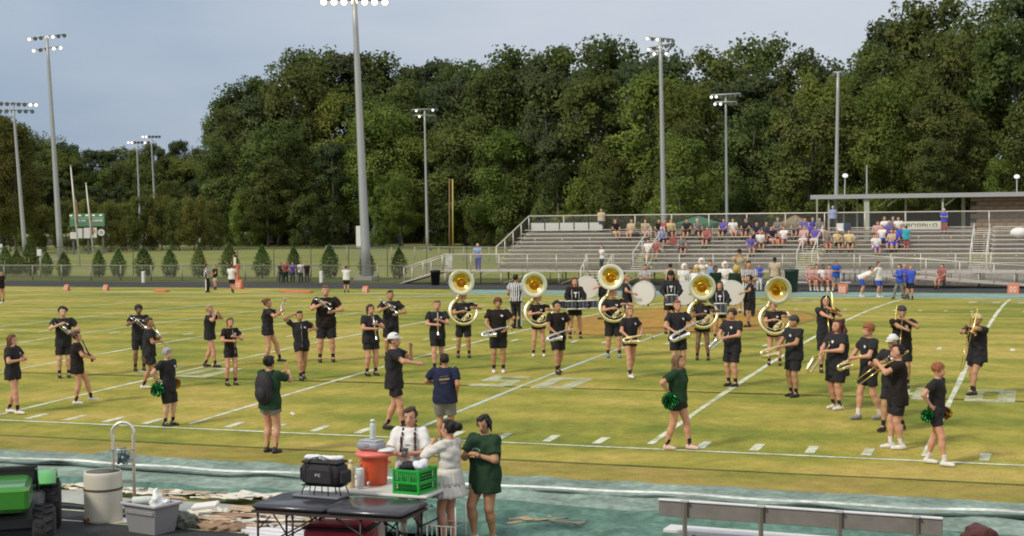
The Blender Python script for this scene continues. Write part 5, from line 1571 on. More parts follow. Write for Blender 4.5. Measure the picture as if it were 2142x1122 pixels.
wrinkled('sheet', -14, 18, lambda x: -5.55+.12*math.sin(x*.7), lambda x: -4.45+nz1(x), tg1, .010, .05, 220, 18, 3, T2, lambda x, t: .035*max(0, math.sin(t*13+x*.4)))
wrinkled('fold', 3.0, 18, lambda x: -7.9+.2*math.sin(x*.6), lambda x: -5.4+.1*math.sin(x*.9), tg2, .014, .10, 150, 30, 4, T2, lambda x, t: .07*max(0, math.sin(t*19+x*.5+.8*math.sin(x)))-.0)
wrinkled('fold', -14, 3.2, lambda x: -5.95+.1*math.sin(x*.8), lambda x: -5.45+.08*math.sin(x*1.9), tg2, .014, .08, 120, 10, 5, T2, lambda x, t: .05*math.sin(t*12))
# plastic film and flattened flags strewn between the tarpaulins and the track
film = mat('film_pale', (.34, .36, .31), .5, var=.35, scale=3, bump=.4, bscale=8)
T3 = empty('plastic_sheet', (0, 0, 0), 0, 'crumpled grey-green plastic sheet edging the dark track at the left', 'plastic sheet')
wrinkled('sheet', -10, 2.2, lambda x: -7.05+.06*math.sin(x*2), lambda x: -6.5+.05*math.sin(x*3), film, .012, .10, 130, 12, 6, T3)
wrinkled('seam', -10, 2.3, lambda x: -7.28+.03*math.sin(x*2), lambda x: -7.20+.03*math.sin(x*2), mat('seam_black', (.015, .018, .02), .6), .03, .03, 110, 3, 7, T3)
tanm = mat('cloth_tan', (.46, .34, .22), .85, var=.4, scale=5, bump=.4, bscale=14); whm = mat('cloth_offwhite', (.70, .66, .56), .8, var=.15, scale=5, bump=.3, bscale=14)
def scrap(b, x, y, L_, w, a, r, z=.03):
    n = 7; V = []
    for i in range(n):
        for j in (0, 1, 2):
            u = (i/(n-1)-.5)*L_; v = (j-1)*w/2*(1-.5*abs(i/(n-1)-.5)*r.uniform(.5, 1.6))
            V.append((x+u*math.cos(a)-v*math.sin(a), y+u*math.sin(a)+v*math.cos(a), z+.025*abs(math.sin(u*9+j))*r.uniform(.3, 1)+(.012 if j == 1 else 0)))
    b.add(V, [(i*3+j, i*3+j+1, i*3+j+4, i*3+j+3) for i in range(n-1) for j in (0, 1)])
rs = np.random.default_rng(31)
for k, (m, n, cx0, cx1, lb) in enumerate(((whm, 46, -3.6, 2.6, 'strewn white cloth strips and paper between the tarpaulins and the track'), (tanm, 34, -3.6, 2.4, 'strewn tan cloth strips between the tarpaulins and the track'))):
    b = MB()
    for _ in range(n): scrap(b, rs.uniform(cx0, cx1), rs.uniform(-6.5, -6.0), rs.uniform(.2, .7), rs.uniform(.06, .14), rs.uniform(-.5, .7), rs, .04+rs.uniform(0, .05))
    o = b.build('cloth_strips', m, None, True); md = o.modifiers.new('t', 'SOLIDIFY'); md.thickness = .006; tag(o, lb, 'cloth', kind='stuff')
b = MB()
for _ in range(8): scrap(b, rs.uniform(4.6, 5.6), rs.uniform(-6.9, -6.3), rs.uniform(.15, .45), rs.uniform(.012, .025), rs.uniform(-.6, .8), rs, .08)
o = b.build('cord_tangle', tanm, None, True); md = o.modifiers.new('t', 'SOLIDIFY'); md.thickness = .006; tag(o, 'tangle of pale cord and strips on the green tarpaulin right of the woman in green', 'cord', kind='stuff')
for k, (m, n, lb) in enumerate(((whm, 16, 'flat white strips lying between the tote and the padded table'), (tanm, 12, 'flat tan strips lying between the tote and the padded table'), (mat('cloth_brown', (.30, .19, .12), .85, var=.5, scale=6, bump=.4, bscale=12), 8, 'flat brown strips lying between the tote and the padded table'))):
    b = MB()
    for _ in range(n): scrap(b, rs.uniform(.7, 2.7), rs.uniform(-7.9, -6.9), rs.uniform(.25, .8), rs.uniform(.08, .20), rs.uniform(-.4, .8), rs, .03+rs.uniform(0, .07))
    o = b.build('cloth_strips', m, None, True); md = o.modifiers.new('t', 'SOLIDIFY'); md.thickness = .006; tag(o, lb, 'cloth', kind='stuff')
# track lines
strip('track_line', -8, -8.02, 2.2, -8.02, .05, .008, m=paint); strip('track_line', -8, -7.42, 2.2, -7.42, .05, .008, m=paint)
for o in (bpy.data.objects['track_line'], bpy.data.objects['track_line.001']): tag(o, kind='structure')
# folded cloth heap and pipes
def heap(label, c, r, m, seed, name='cloth_heap'):
    q = np.random.default_rng(seed); pr = [Ell(np.array(c)+(0, 0, r[2]*.4), np.array(r))]
    for _ in range(9): pr.append(Ell(np.array(c)+q.uniform(-1, 1, 3)*np.array(r)*(.8, .8, .3)+(0, 0, r[2]*.5), np.array(r)*q.uniform(.25, .55)))
    V, F = snet(pr, .022, .03); V = rip(V, .035, seed, .07); V[:, 2] += .02*np.sin(V[:, 0]*31+V[:, 1]*17+seed)*np.sin(V[:, 1]*43); V[:, 2] = np.maximum(V[:, 2], .006)
    return tag(MB().add(V, F).build(name, m, None, True), label, 'cloth')
P = on_ground(470, 1108); heap('tan and brown folded banner heap right of the grey tote', P, (.34, .15, .075), mat('cloth_brown', (.30, .19, .12), .85, var=.5, scale=6, bump=.4, bscale=12), 3)
P = on_ground(440, 1076); heap('cream crumpled cloth behind the brown heap', P, (.30, .12, .06), whm, 4)
P = on_ground(548, 1088); heap('pale tan crumpled cloth beside the white pipes', P, (.40, .14, .06), mat('cloth_cream', (.55, .46, .34), .85, var=.25, scale=6, bump=.4), 6)
P = on_ground(383, 1104); heap('grey-green camouflage cloth spilling beside the grey tote', P, (.16, .12, .14), mat('cloth_camo', (.16, .18, .14), .9, var=.6, scale=22), 5)
pv_m = mat('pvc_white', (.70, .69, .70), .35)
for i in range(7):
    P = on_ground(475+8*i, 1096+5*i); Q = on_ground(705-4*i, 1118+4.5*i)
    o = MB().tube([(0, 0, 0), (Q-P)*.5+(0, 0, .006), Q-P], .026, 10).build('pvc_pipe', pv_m, None, True); o.location = P+(0, 0, .03+.012*(i % 2))
    tag(o, ['white pipe farthest from the camera in the bundle left of the padded table', 'second farthest white pipe of the bundle left of the padded table', 'third white pipe counted from the far side of the bundle', 'middle white pipe of the bundle beside the brown heap', 'fifth white pipe counted from the far side of the bundle', 'white pipe second nearest the camera in the bundle', 'white pipe nearest the camera in the bundle left of the padded table'][i], 'pipe', 'bundle of white pipes on the ground')
P = on_ground(430, 1090); o = MB().box((0, 0, 0), (.34, .2, .05), rot_xyz(.1, -.12, .3), bevel=.01).build('folder', mat('paper_white', (.74, .73, .68), .6, scale=30)); o.location = P+(0, 0, .28)
o.location = (P[0], P[1], .20); tag(o, 'white ring binder lying on the cream cloth', 'binder')

# white barrel on a hand truck
P = on_ground(217, 1090); bm_ = mat('barrel_white', (.62, .58, .47), .55, var=.10, scale=5)
e = empty('water_barrel', P, 0, 'off-white plastic water barrel strapped to the hand truck', 'barrel'); R_ = .245
MB().lathe([(R_*.94, 0), (R_*.99, .02), (R_, .05), (R_, .61), (R_*.985, .645), (R_*.95, .66), (R_*.9, .655)], (0, 0, 0), (0, 0, 1), 32).build('shell', bm_, e, True)
MB().lathe([(R_*.9, .0), (R_*.88, -.012), (.05, -.016)], (0, 0, .657), (0, 0, 1), 28).build('lid', mat('lid_grey', (.10, .11, .09), .7), e, True)
MB().lathe([(R_+.004, .42), (R_+.009, .425), (R_+.009, .445), (R_+.004, .45)], (0, 0, 0), (0, 0, 1), 32, cap=False).build('strap', mat('strap_brown', (.10, .07, .05), .8), e, True)
MB().lathe([(.02, 0), (.02, .05), (.03, .05), (.03, .07)], (-.07, -R_*.96, .06), (0, -1, 0), 12).build('tap', mat('tap_red', (.25, .06, .03), .5), e, True)
htm = mat('truck_alu', (.80, .75, .65), .35, .6)
h = empty('hand_truck', P+np.array([.19, .19, 0]), math.radians(20), 'silver hand truck with a tall looped handle holding the white barrel', 'hand truck')
b = MB()
w = .135
pts = [(-w, 0, .05), (-w, 0, .95), (-w-.0, 0, 1.10)]+[(-w*math.cos(t)*1.12, 0, 1.12+.16*math.sin(t)) for t in np.linspace(0.1, math.pi-.1, 9)]+[(w, 0, 1.10), (w, 0, .95), (w, 0, .05)]
b.tube(pts, .022, 10); b.build('frame', htm, h, True)
for z in (.20, .50, .78): MB().box((0, .0, z), (w*2, .02, .05)).build('crossbar', htm, h)
MB().box((0, -.17, .015), (.30, .30, .012)).build('toe_plate', htm, h)
for sx in (-1, 1):
    k = MB().lathe([(.03, -.03), (.11, -.03), (.125, -.015), (.125, .015), (.11, .03), (.03, .03)], (sx*.20, .10, .125), (1, 0, 0), 20).build('wheel', mat('rubber', (.02, .02, .02), .8), h, True)
    MB().lathe([(.0, -.033), (.055, -.033), (.055, .033), (.0, .033)], (sx*.20, .10, .125), (1, 0, 0), 14).build('hub', htm, k, True)
b = MB(); r = np.random.default_rng(2)
for i in range(9): b.tube([(r.uniform(-.11, .11), -.02, r.uniform(.70, .95)), (r.uniform(-.11, .11), -.05, r.uniform(.7, 1.0)), (r.uniform(-.1, .1), -.03, r.uniform(.68, .9))], .011, 6)
b.build('bungee_cords', mat('bungee_blue', (.06, .10, .12), .7, var=.5, scale=20), h, True)
for z in (.72, .92): MB().tube([(-w-.02, -.02, z), (0, -.16, z+.02), (w+.02, -.02, z)], .010, 6).build('basket_hoop', STEEL(), h, True)

# grey tote with bottles
P = on_ground(318, 1112); e = empty('storage_tote', P, math.radians(-14), 'open grey plastic storage tote holding a white bag and a bottle', 'tote'); gm = mat('tote_grey', (.27, .27, .27), .55, var=.06)
b = MB(); 
def tub(b, w, d, h, t, k):
    o0 = [(-w*k/2, -d*k/2, 0), (w*k/2, -d*k/2, 0), (w*k/2, d*k/2, 0), (-w*k/2, d*k/2, 0)]; o1 = [(-w/2, -d/2, h), (w/2, -d/2, h), (w/2, d/2, h), (-w/2, d/2, h)]
    i1 = [(x*(1-t), y*(1-t), h) for x, y, _ in o1]; i0 = [(x*(1-t), y*(1-t), .02) for x, y, _ in o0]
    b.add(o0+o1+i1+i0, [(3, 2, 1, 0)]+[(i, (i+1) % 4, 4+(i+1) % 4, 4+i) for i in range(4)]+[(4+i, 4+(i+1) % 4, 8+(i+1) % 4, 8+i) for i in range(4)]+[(8+i, 8+(i+1) % 4, 12+(i+1) % 4, 12+i) for i in range(4)]+[(12, 13, 14, 15)])
tub(b, .58, .42, .36, .04, .80); b.build('tub', gm, e)
b = MB()
for sx, sy, w_, d_ in ((0, -1, .64, .035), (0, 1, .64, .035), (-1, 0, .035, .44), (1, 0, .035, .44)): b.box((sx*.302, sy*.222, .365), (w_, d_, .035), bevel=.008)
b.build('rim', mat('tote_rim', (.42, .41, .43), .5), e)
b = MB(); b.box((0, -.205, .27), (.50, .02, .05), bevel=.006); b.box((0, .205, .27), (.50, .02, .05), bevel=.006); b.build('rib', gm, e)
def bottle(label, P, r, h, m, cm, nm='bottle', capr=.5, rz=0, tilt=None):
    e = empty(nm, P, rz, label, 'bottle')
    if tilt: e.rotation_euler = tilt
    MB().lathe([(r*.92, 0), (r, .01), (r, h*.68), (r*.9, h*.78), (r*.5, h*.86), (r*.48, h*.90)], (0, 0, 0), (0, 0, 1), 18).build('body', m, e, True)
    MB().lathe([(r*capr, 0), (r*capr, h*.10), (r*capr*.7, h*.13)], (0, 0, h*.88), (0, 0, 1), 14).build('bottle_cap', cm, e, True)
    return e
wt = mat('bottle_white', (.72, .73, .68), .4); ltg = mat('bottle_milky', (.60, .66, .58), .35)
V, F = snet([Cone((0, 0, .12), (0, 0, .34), .125, .085), Cone((0, 0, .34), (.01, 0, .50), .075, .018), Cone((.05, 0, .2), (.12, .02, .34), .06, .03)], .014, .03); V = rip(V, .018, 8, .09)
o = MB().add(V, F).build('plastic_bag', mat('bag_white', (.78, .80, .76), .4, var=.05), None, True); o.location = P+np.array([.06, .03, .04]); tag(o, 'knotted white plastic bag standing up out of the grey tote', 'bag')
MB().box((0, -.11, .24), (.10, .012, .12), bevel=.004).build('printed_patch', mat('print_pale_green', (.36, .55, .30), .7), o)
bottle('clear milky bottle lying on its side on the grey tote', P+np.array([-.20, -.12, .395]), .055, .30, ltg, mat('cap_steel', (.4, .4, .42), .3, .7), tilt=(math.radians(88), 0, math.radians(118)))

# padded treatment table
e = empty('treatment_table', (3.55, -9.28, 0), math.radians(0), 'black padded folding treatment table with crossed metal legs', 'table')
vin = mat('vinyl_black', (.035, .035, .042), .32, var=.15, scale=4, bump=.1, bscale=25, coat=.25); tub_b = mat('tube_black', (.02, .02, .022), .4, .4)
def loc(x, y, z): return np.array([x, y, z])
for x0, x1 in ((-.92, -.012), (.012, .93)):
    MB().box(((x0+x1)/2, 0, .70), (x1-x0, .76, .075), bevel=.03).build('pad', vin, e, True); smooth_angle(e.children[-1], 50)
MB().box((0, 0, .645), (1.84, .74, .03)).build('under_frame', mat('wood_dark', (.05, .035, .03), .6), e)
for sx in (-.86, -.42, .42, .86):
    for sy in (-.33, .33): MB().tube([(sx, sy, .63), (sx*1.0, sy, 0)], .014, 8).build('leg', tub_b, e, True)
for sy in (-.33, .33):
    b = MB()
    for s in (-1, 1):
        b.tube([(s*.86, sy, .22), (s*.12, sy, .62)], .011, 6); b.tube([(s*.42, sy, .30), (s*.66, sy, .62)], .009, 6); b.tube([(s*.86, sy, .44), (s*.70, sy, .60)], .008, 6)
    b.build('brace', tub_b, e, True)
for sx in (-.86, .86): MB().tube([(sx, -.33, .22), (sx, .33, .22)], .011, 8).build('stretcher', tub_b, e, True)
# tray and bag on its stand
TB = .739
tz = tag(MB().box((3.20, -9.04, TB+.015), (.62, .30, .028), rot_xyz(0, 0, -.08), bevel=.008).build('tray', mat('tray_grey', (.16, .17, .18), .5)), 'flat grey tray lying at the back left of the padded table', 'tray')
st = empty('wire_stand', (3.24, -9.03, TB+.03), 0, 'low black wire stand holding up the black equipment bag', 'stand')
for sx in (-.22, -.08, .08, .22): MB().tube([(sx*1.15, -.1, 0), (sx, -.08, .10), (sx, .08, .10), (sx*1.15, .1, 0)], .007, 6).build('leg', tub_b, st, True)
MB().box((0, 0, .106), (.50, .20, .012)).build('shelf', tub_b, st)
bg_ = empty('equipment_bag', (3.24, -9.03, TB+.143), math.radians(-4), 'boxy black equipment bag with a small grey logo, standing on the wire stand', 'bag'); nyl = mat('nylon_black', (.022, .018, .020), .75, var=.25, scale=12, bump=.3, bscale=60)
k = MB().box((0, 0, .125), (.50, .26, .25), bevel=.035).build('body', nyl, bg_, True); smooth_angle(k, 50)
MB().box((0, -.143, .11), (.36, .03, .17), bevel=.012).build('front_pocket', nyl, bg_); MB().box((.275, 0, .10), (.06, .2, .16), bevel=.02).build('side_pocket', nyl, bg_); MB().box((-.262, 0, .12), (.03, .2, .15), bevel=.01).build('side_pocket', nyl, bg_)
MB().box((0, 0, .262), (.49, .25, .03), bevel=.012).build('lid', nyl, bg_)
b = MB(); b.box((-.028, -.1605, .125), (.010, .004, .030)); b.box((-.012, -.1605, .137), (.022, .004, .007)); b.box((-.012, -.1605, .125), (.018, .004, .006)); b.box((.012, -.1605, .125), (.009, .004, .030)); b.box((.026, -.1605, .113), (.020, .004, .007)); b.box((.026, -.1605, .137), (.020, .004, .007)); b.build('logo', mat('logo_grey', (.45, .45, .45), .6), bg_)
b = MB()
for s in (-1, 1): b.tube([(s*.16, -.15, .05), (s*.16, -.155, .24), (s*.10, -.1, .31), (s*.0, -.06, .325)], .010, 6, flat=.5)
b.build('strap', mat('strap_black', (.015, .015, .016), .7), bg_, True)
for i, (x, y, a, c) in enumerate(((-.17, .03, .3, 'folded white towel at the left end on top of the black bag'), (.02, .0, -.2, 'crumpled white towel in the middle on top of the black bag'), (.13, .02, .4, 'white towel at the right end on top of the black bag'))):
    V, F = snet([Ell((0, 0, .015), (.085, .055, .030)), Ell((.05, .01, .02), (.05, .04, .025)), Ell((-.04, -.01, .02), (.05, .045, .028))], .010, .012); V = rip(V, .006, i, .05)
    o = MB().add(V, F).build('towel', mat('towel_white', (.76, .76, .78), .85, var=.05), None, True); o.location = (3.24+x, -9.03+y, TB+.143+.283); o.rotation_euler = (0, 0, a); tag(o, c, 'towel')

# white folding table behind with bottles, cooler, crate
e = empty('folding_table', (3.55, -8.28, 0), 0, 'white plastic folding table behind the padded table', 'table'); pw = mat('table_white', (.62, .62, .56), .5, var=.05)
MB().box((0, 0, .715), (1.60, .76, .04), bevel=.012).build('tabletop', pw, e)
for sx in (-.66, .66):
    b = MB(); b.tube([(sx, -.30, .70), (sx, -.33, .0)], .014, 8); b.build('leg', tub_b, e, True); MB().tube([(sx, .30, .70), (sx, .33, .0)], .014, 8).build('leg', tub_b, e, True); MB().tube([(sx, -.31, .35), (sx, .31, .35)], .011, 8).build('stretcher', tub_b, e, True)
WT = .736
cx, cy = 3.44, -8.12
e = empty('drink_cooler', (cx, cy, WT), 0, 'round red-orange drink cooler on the white folding table', 'cooler'); om = mat('cooler_orange', (.72, .10, .03), .4, var=.08); rm = mat('cooler_lid_red', (.74, .17, .13), .45, var=.06)
MB().lathe([(.130, 0), (.145, .01), (.165, .33), (.170, .345)], (0, 0, 0), (0, 0, 1), 28).build('body', om, e, True)
MB().lathe([(.16, .335), (.228, .350), (.235, .375), (.215, .395), (.06, .41)], (0, 0, 0), (0, 0, 1), 30).build('lid', rm, e, True)
for s in (-1, 1): MB().box((s*.18, 0, .27), (.05, .09, .03), bevel=.01).build('handle', rm, e)
MB().tube([(0, -.15, .05), (0, -.19, .05), (0, -.19, .02)], .014, 8).build('spigot', mat('spigot_white', (.7, .7, .68), .4), e, True)
CT = WT+.411
o = MB().box((0, 0, .055), (.31, .22, .105), bevel=.025).build('first_aid_box', mat('box_grey', (.30, .31, .33), .5)); smooth_angle(o, 50); o.location = (cx-.04, cy, CT); o.rotation_euler = (0, 0, -.15); tag(o, 'rounded grey plastic box on the lid of the orange cooler', 'box')
MB().box((0, 0, .115), (.26, .17, .02), bevel=.01).build('lid', mat('box_grey_light', (.38, .39, .41), .5), o); MB().box((0, -.115, .07), (.06, .012, .03)).build('latch', mat('box_grey', (.30, .31, .33), .5), o)
bottle('slim white bottle standing on the grey box', (cx-.03, cy+.02, CT+.128), .036, .235, ltg, wt, capr=.8)
o = MB().lathe([(.115, 0), (.120, .012), (.105, .03), (.02, .032)], (0, 0, 0), (0, 0, 1), 20).build('plate', mat('plate_white', (.74, .72, .68), .5), None, True); o.location = (cx+.15, cy+.0, CT-.004); tag(o, 'white plate at the right edge of the cooler lid', 'plate')
bottle('tall cream squeeze bottle left of the orange cooler', (3.27, -8.42, WT), .046, .33, mat('bottle_cream', (.66, .52, .27), .5), mat('cap_cream', (.7, .62, .42), .5))
bottle('small red-capped bottle between the cream bottle and the tumbler', (3.355, -8.32, WT), .034, .27, mat('bottle_pale', (.62, .56, .46), .5), mat('cap_red', (.5, .1, .07), .5))
e = empty('tumbler', (3.41, -8.46, WT), 0, 'pale grey tumbler in front of the orange cooler', 'cup'); MB().lathe([(.034, 0), (.037, .12), (.047, .14), (.049, .225), (.045, .228)], (0, 0, 0), (0, 0, 1), 18).build('body', mat('tumbler_grey', (.60, .57, .56), .4), e, True); MB().lathe([(.050, 0), (.050, .012), (.02, .016)], (0, 0, .226), (0, 0, 1), 18).build('lid', wt, e, True)
# green crate, built of slats
cr = empty('milk_crate', (4.10, -8.42, WT), math.radians(-7), 'bright green slatted plastic crate at the right end of the white table', 'crate'); cg = mat('crate_green', (.015, .38, .045), .35, var=.08)
cw, cdp, ch = .33, .40, .285
for z in (.015, ch-.02, ch*.45): 
    for sy in (-1, 1): MB().box((0, sy*cdp/2, z), (cw, .016, .030), bevel=.004).build('rail', cg, cr)
    for sx in (-1, 1): MB().box((sx*cw/2, 0, z), (.016, cdp-.018, .030), bevel=.004).build('rail', cg, cr)
for sx in (-1, 1):
    for sy in (-1, 1): MB().box((sx*cw/2, sy*cdp/2, ch/2), (.030, .030, ch+.01), bevel=.006).build('corner_post', cg, cr)
sl_ = MB().box((0, 0, 0), (.009, .010, ch*.93)).mesh('slat', cg)
for i in range(11):
    for sy in (-1, 1):
        o = bpy.data.objects.new('slat', sl_); COL.objects.link(o); o.parent = cr; o.location = (-cw/2+.03+(cw-.06)*i/10, sy*cdp/2, ch/2)
sh_ = MB().box((0, 0, 0), (.010, cdp*.93, .009)).mesh('slat', cg)
for i in range(7):
    for sx in (-1, 1):
        o = bpy.data.objects.new('slat', sh_); COL.objects.link(o); o.parent = cr; o.location = (sx*cw/2, 0, .04+(ch-.08)*i/6)
MB().box((0, 0, .008), (cw*.96, cdp*.96, .012)).build('floor', cg, cr)
MB().box((0, 0, ch*.5), (cw*.88, cdp*.9, ch*.85), bevel=.03).build('shade_filling', mat('crate_inner_dark', (.012, .09, .018), .8), cr)  # added solid filling, a darker green painted as the crate's shaded inside
b = MB(); b.box((-.055, -cdp/2-.010, ch*.62), (.012, .006, .09)); b.box((-.035, -cdp/2-.010, ch*.50), (.04, .006, .012)); b.box((.03, -cdp/2-.010, ch*.62), (.012, .006, .09)); b.box((.055, -cdp/2-.010, ch*.62), (.012, .006, .09)); b.build('moulded_mark', mat('crate_green_light', (.04, .45, .08), .4), cr)
V, F = snet([Ell((0, 0, .02), (.10, .12, .04)), Ell((-.03, .05, .04), (.07, .07, .035))], .012, .02); V = rip(V, .010, 5, .07)
o = MB().add(V, F).build('bundle', mat('cloth_black', CLOTH['black'], .9), None, True); o.location = (4.03, -8.44, WT+ch-.012); tag(o, 'black bundle of cloth filling the left of the green crate', 'cloth')
V, F = snet([Ell((0, 0, .03), (.075, .10, .055)), Ell((.02, .05, .06), (.05, .06, .045)), Ell((-.02, -.04, .05), (.05, .05, .045))], .012, .02); V = rip(V, .012, 6, .06)
o = MB().add(V, F).build('towel', mat('towel_white', (.76, .76, .78), .85), None, True); o.location = (4.17, -8.42, WT+ch-.010); tag(o, 'white towel heaped at the right of the green crate', 'towel')
# under the tables
e = empty('cooler_bag', (3.42, -9.0, 0), math.radians(6), 'red cooler bag with a dark rim on the ground under the padded table', 'bag'); k = MB().box((0, 0, .20), (.78, .40, .40), bevel=.04).build('body', mat('nylon_red', (.42, .015, .03), .5, var=.15, scale=8), e, True); smooth_angle(k, 50)
MB().box((0, 0, .40), (.80, .42, .03), bevel=.01).build('rim', nyl, e); MB().box((0, 0, .43), (.70, .34, .035), bevel=.015).build('lid', mat('nylon_red', (.42, .015, .03), .5), e)
P = (3.62, -8.45, 0); V, F = snet([Cone((0, 0, .06), (.02, 0, .34), .09, .10), Cone((.02, 0, .34), (.04, 0, .48), .09, .05)], .015, .03); o = MB().add(rip(V, .012, 3, .08), F).build('sack', mat('bag_cream', (.62, .58, .48), .6), None, True); o.location = P; tag(o, 'cream plastic sack standing under the white table', 'sack')
e = empty('red_pennant', (3.46, -8.62, 0), 0, 'red cloth hanging down under the tables', 'cloth'); V = [(-.16, 0, .62), (.16, 0, .60), (.20, .02, .30), (.06, 0, .28), (-.10, .03, .46)]; o = MB().add(V+[(x, y+.012, z) for x, y, z in V], [(0, 1, 2, 3, 4), (9, 8, 7, 6, 5)]+[(i, i+5, (i+1) % 5+5, (i+1) % 5) for i in range(5)]).build('cloth', mat('nylon_red', (.42, .015, .03), .5), e)
# wire basket right of the crate under the table
e = empty('folding_cart', (4.38, -8.15, 0), 0, 'pale wire cart standing under the right end of the white table', 'cart'); b = MB()
for z in (.12, .32): b.tube([(-.18, -.16, z), (.18, -.16, z), (.18, .16, z), (-.18, .16, z), (-.18, -.16, z)], .008, 6)
for i in range(7): b.tube([(-.18+.06*i, -.16, .12), (-.18+.06*i, -.16, .32)], .005, 5)
b.build('basket', mat('wire_cream', (.6, .6, .52), .5), e, True)
for sx in (-.18, .18):
    for sy in (-.16, .16): MB().tube([(sx, sy, 0), (sx, sy, .55)], .009, 6).build('leg', mat('wire_cream', (.6, .6, .52), .5), e, True)

# aluminium team bench, seen from behind
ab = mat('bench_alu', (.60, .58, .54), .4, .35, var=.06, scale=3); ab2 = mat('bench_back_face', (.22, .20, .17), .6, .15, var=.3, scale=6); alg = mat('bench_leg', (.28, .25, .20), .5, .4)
A_ = np.array([7.09, -8.66, 0]); B_ = np.array([10.06, -8.82, 0]); dd = B_-A_; L_ = np.linalg.norm(dd)
e = empty('team_bench', A_, math.atan2(dd[1], dd[0]), 'long aluminium team bench with a backrest, seen from behind at the lower right', 'bench')
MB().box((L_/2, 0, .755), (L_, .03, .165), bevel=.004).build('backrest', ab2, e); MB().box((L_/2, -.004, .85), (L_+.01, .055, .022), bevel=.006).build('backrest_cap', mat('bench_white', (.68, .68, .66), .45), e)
MB().box((L_/2, .36, .46), (L_+.06, .27, .045), bevel=.008).build('seat', mat('bench_white', (.68, .68, .66), .45), e)
MB().box((L_/2, .60, .14), (L_, .20, .03), bevel=.006).build('foot_board', ab, e)
for x in (.30, 1.13, 1.95, 2.72):
    MB().tube([(x, -.045, .845), (x, -.045, .42), (x, -.10, .0)], .026, 4).build('leg', alg, e); MB().box((x, -.045, .858), (.075, .06, .018)).build('leg_cap', ab, e)
    MB().tube([(x, -.03, .43), (x, .48, .43)], .020, 6).build('seat_arm', alg, e, True); MB().tube([(x, -.02, .25), (x, .30, .42)], .016, 6).build('brace', alg, e, True)

# green utility vehicle, cut by the left edge
VR = math.radians(35); q_ = on_z(92, 1060, .60); vx, vy = .60, -.9
e = empty('utility_vehicle', (q_[0]-(vx*math.cos(VR)-vy*math.sin(VR)), q_[1]-(vx*math.sin(VR)+vy*math.cos(VR)), 0), VR, 'green utility vehicle with black knobbly tyres, cut by the lower left edge', 'utility vehicle')
gp = mat('paint_green', (.05, .26, .025), .28, var=.10, scale=5, coat=.6); gl_ = mat('paint_green_light', (.10, .40, .10), .3, var=.1, coat=.5); blk_ = mat('moulded_black', (.02, .02, .02), .55)
rub = mat('tyre_rubber', (.018, .017, .018), .85, var=.3, scale=20)
for sx in (-1, 1):
    for sy in (-.9, .9):
        k = MB().lathe([(.13, -.12), (.27, -.125), (.305, -.10), (.312, 0), (.305, .10), (.27, .125), (.13, .12)], (sx*.60, sy, .31), (1, 0, 0), 26).build('wheel', rub, e, True)
        b = MB()
        for i in range(18):
            a = 2*math.pi*i/18
            for s in (-1, 1): b.box((sx*.60+s*.055, sy+.315*math.cos(a+.09*s), .31+.315*math.sin(a+.09*s)), (.09, .045, .02), rot_xyz(a-math.pi/2, 0, 0)@rot_xyz(0, 0, .5*s))
        b.build('tread', rub, k)
        MB().lathe([(0, -.1), (.12, -.08), (.14, -.12), (.14, .12), (.12, .08), (0, .1)], (sx*.60, sy, .31), (1, 0, 0), 18).build('rim', mat('rim_cream', (.5, .45, .12), .5), k, True)
V, F = snet([Prof((0, .78, .62), np.eye(3), np.array([-.28, -.1, .10, .16]), np.array([.46, .47, .42, .25]), np.array([.55, .56, .48, .3])), ], .03, .04)
MB().add(V, F).build('hood', gp, e, True)
MB().box((-.02, -.72, .74), (.94, .95, .30), bevel=.05).build('cargo_bed', gp, e); MB().box((0, .05, .45), (1.1, 2.3, .18), bevel=.04).build('chassis', blk_, e)
for sx in (-1, 1):
    for sy in (.9,):
        t = np.linspace(.75, math.pi-.75, 10); pts = [(sx*.60, sy+.40*math.cos(a), .34+.40*math.sin(a)) for a in t]
        b = MB(); b.tube(pts, .15, 6, flat=.12) if False else None
        V = []
        for a in t:
            for xx in (-.13, .13): V.append((sx*.55+xx, sy*(1.0 if sy > 0 else .55)+.42*math.cos(a), .33+.40*math.sin(a)))
        for a in t:
            for xx in (-.13, .13): V.append((sx*.55+xx, sy*(1.0 if sy > 0 else .55)+.44*math.cos(a), .345+.405*math.sin(a)))
        n = len(t)*2; F = [(2*i, 2*i+1, 2*i+3, 2*i+2) for i in range(len(t)-1)]+[(n+2*i, n+2*i+2, n+2*i+3, n+2*i+1) for i in range(len(t)-1)]+[(2*i, 2*i+2, n+2*i+2, n+2*i) for i in range(len(t)-1)]+[(2*i+1, n+2*i+1, n+2*i+3, 2*i+3) for i in range(len(t)-1)]
        MB().add(V, F).build('fender', gl_, e, True)
for sx in (-1, 1): k = MB().lathe([(.0, 0), (.07, 0), (.085, -.03), (.085, -.08)], (sx*.33, 1.30, .66), (0, 1, .1), 18).build('headlight', mat('headlight', (.75, .78, .75), .1), e, True)
MB().box((0, -.05, .72), (1.0, .40, .10), bevel=.04).build('seat', blk_, e); MB().box((0, -.26, .86), (1.0, .07, .20), bevel=.03).build('seat_back', blk_, e)
MB().tube([(-.5, -.30, .7), (-.5, -.30, .98), (.5, -.30, .98), (.5, -.30, .7)], .02, 8).build('bar', blk_, e, True)
MB().tube([(-.25+.15*math.cos(a), .30+.05*math.sin(a), .84+.10*math.sin(a)) for a in np.linspace(0, 6.28, 17)], .014, 6).build('steering_wheel', blk_, e, True)
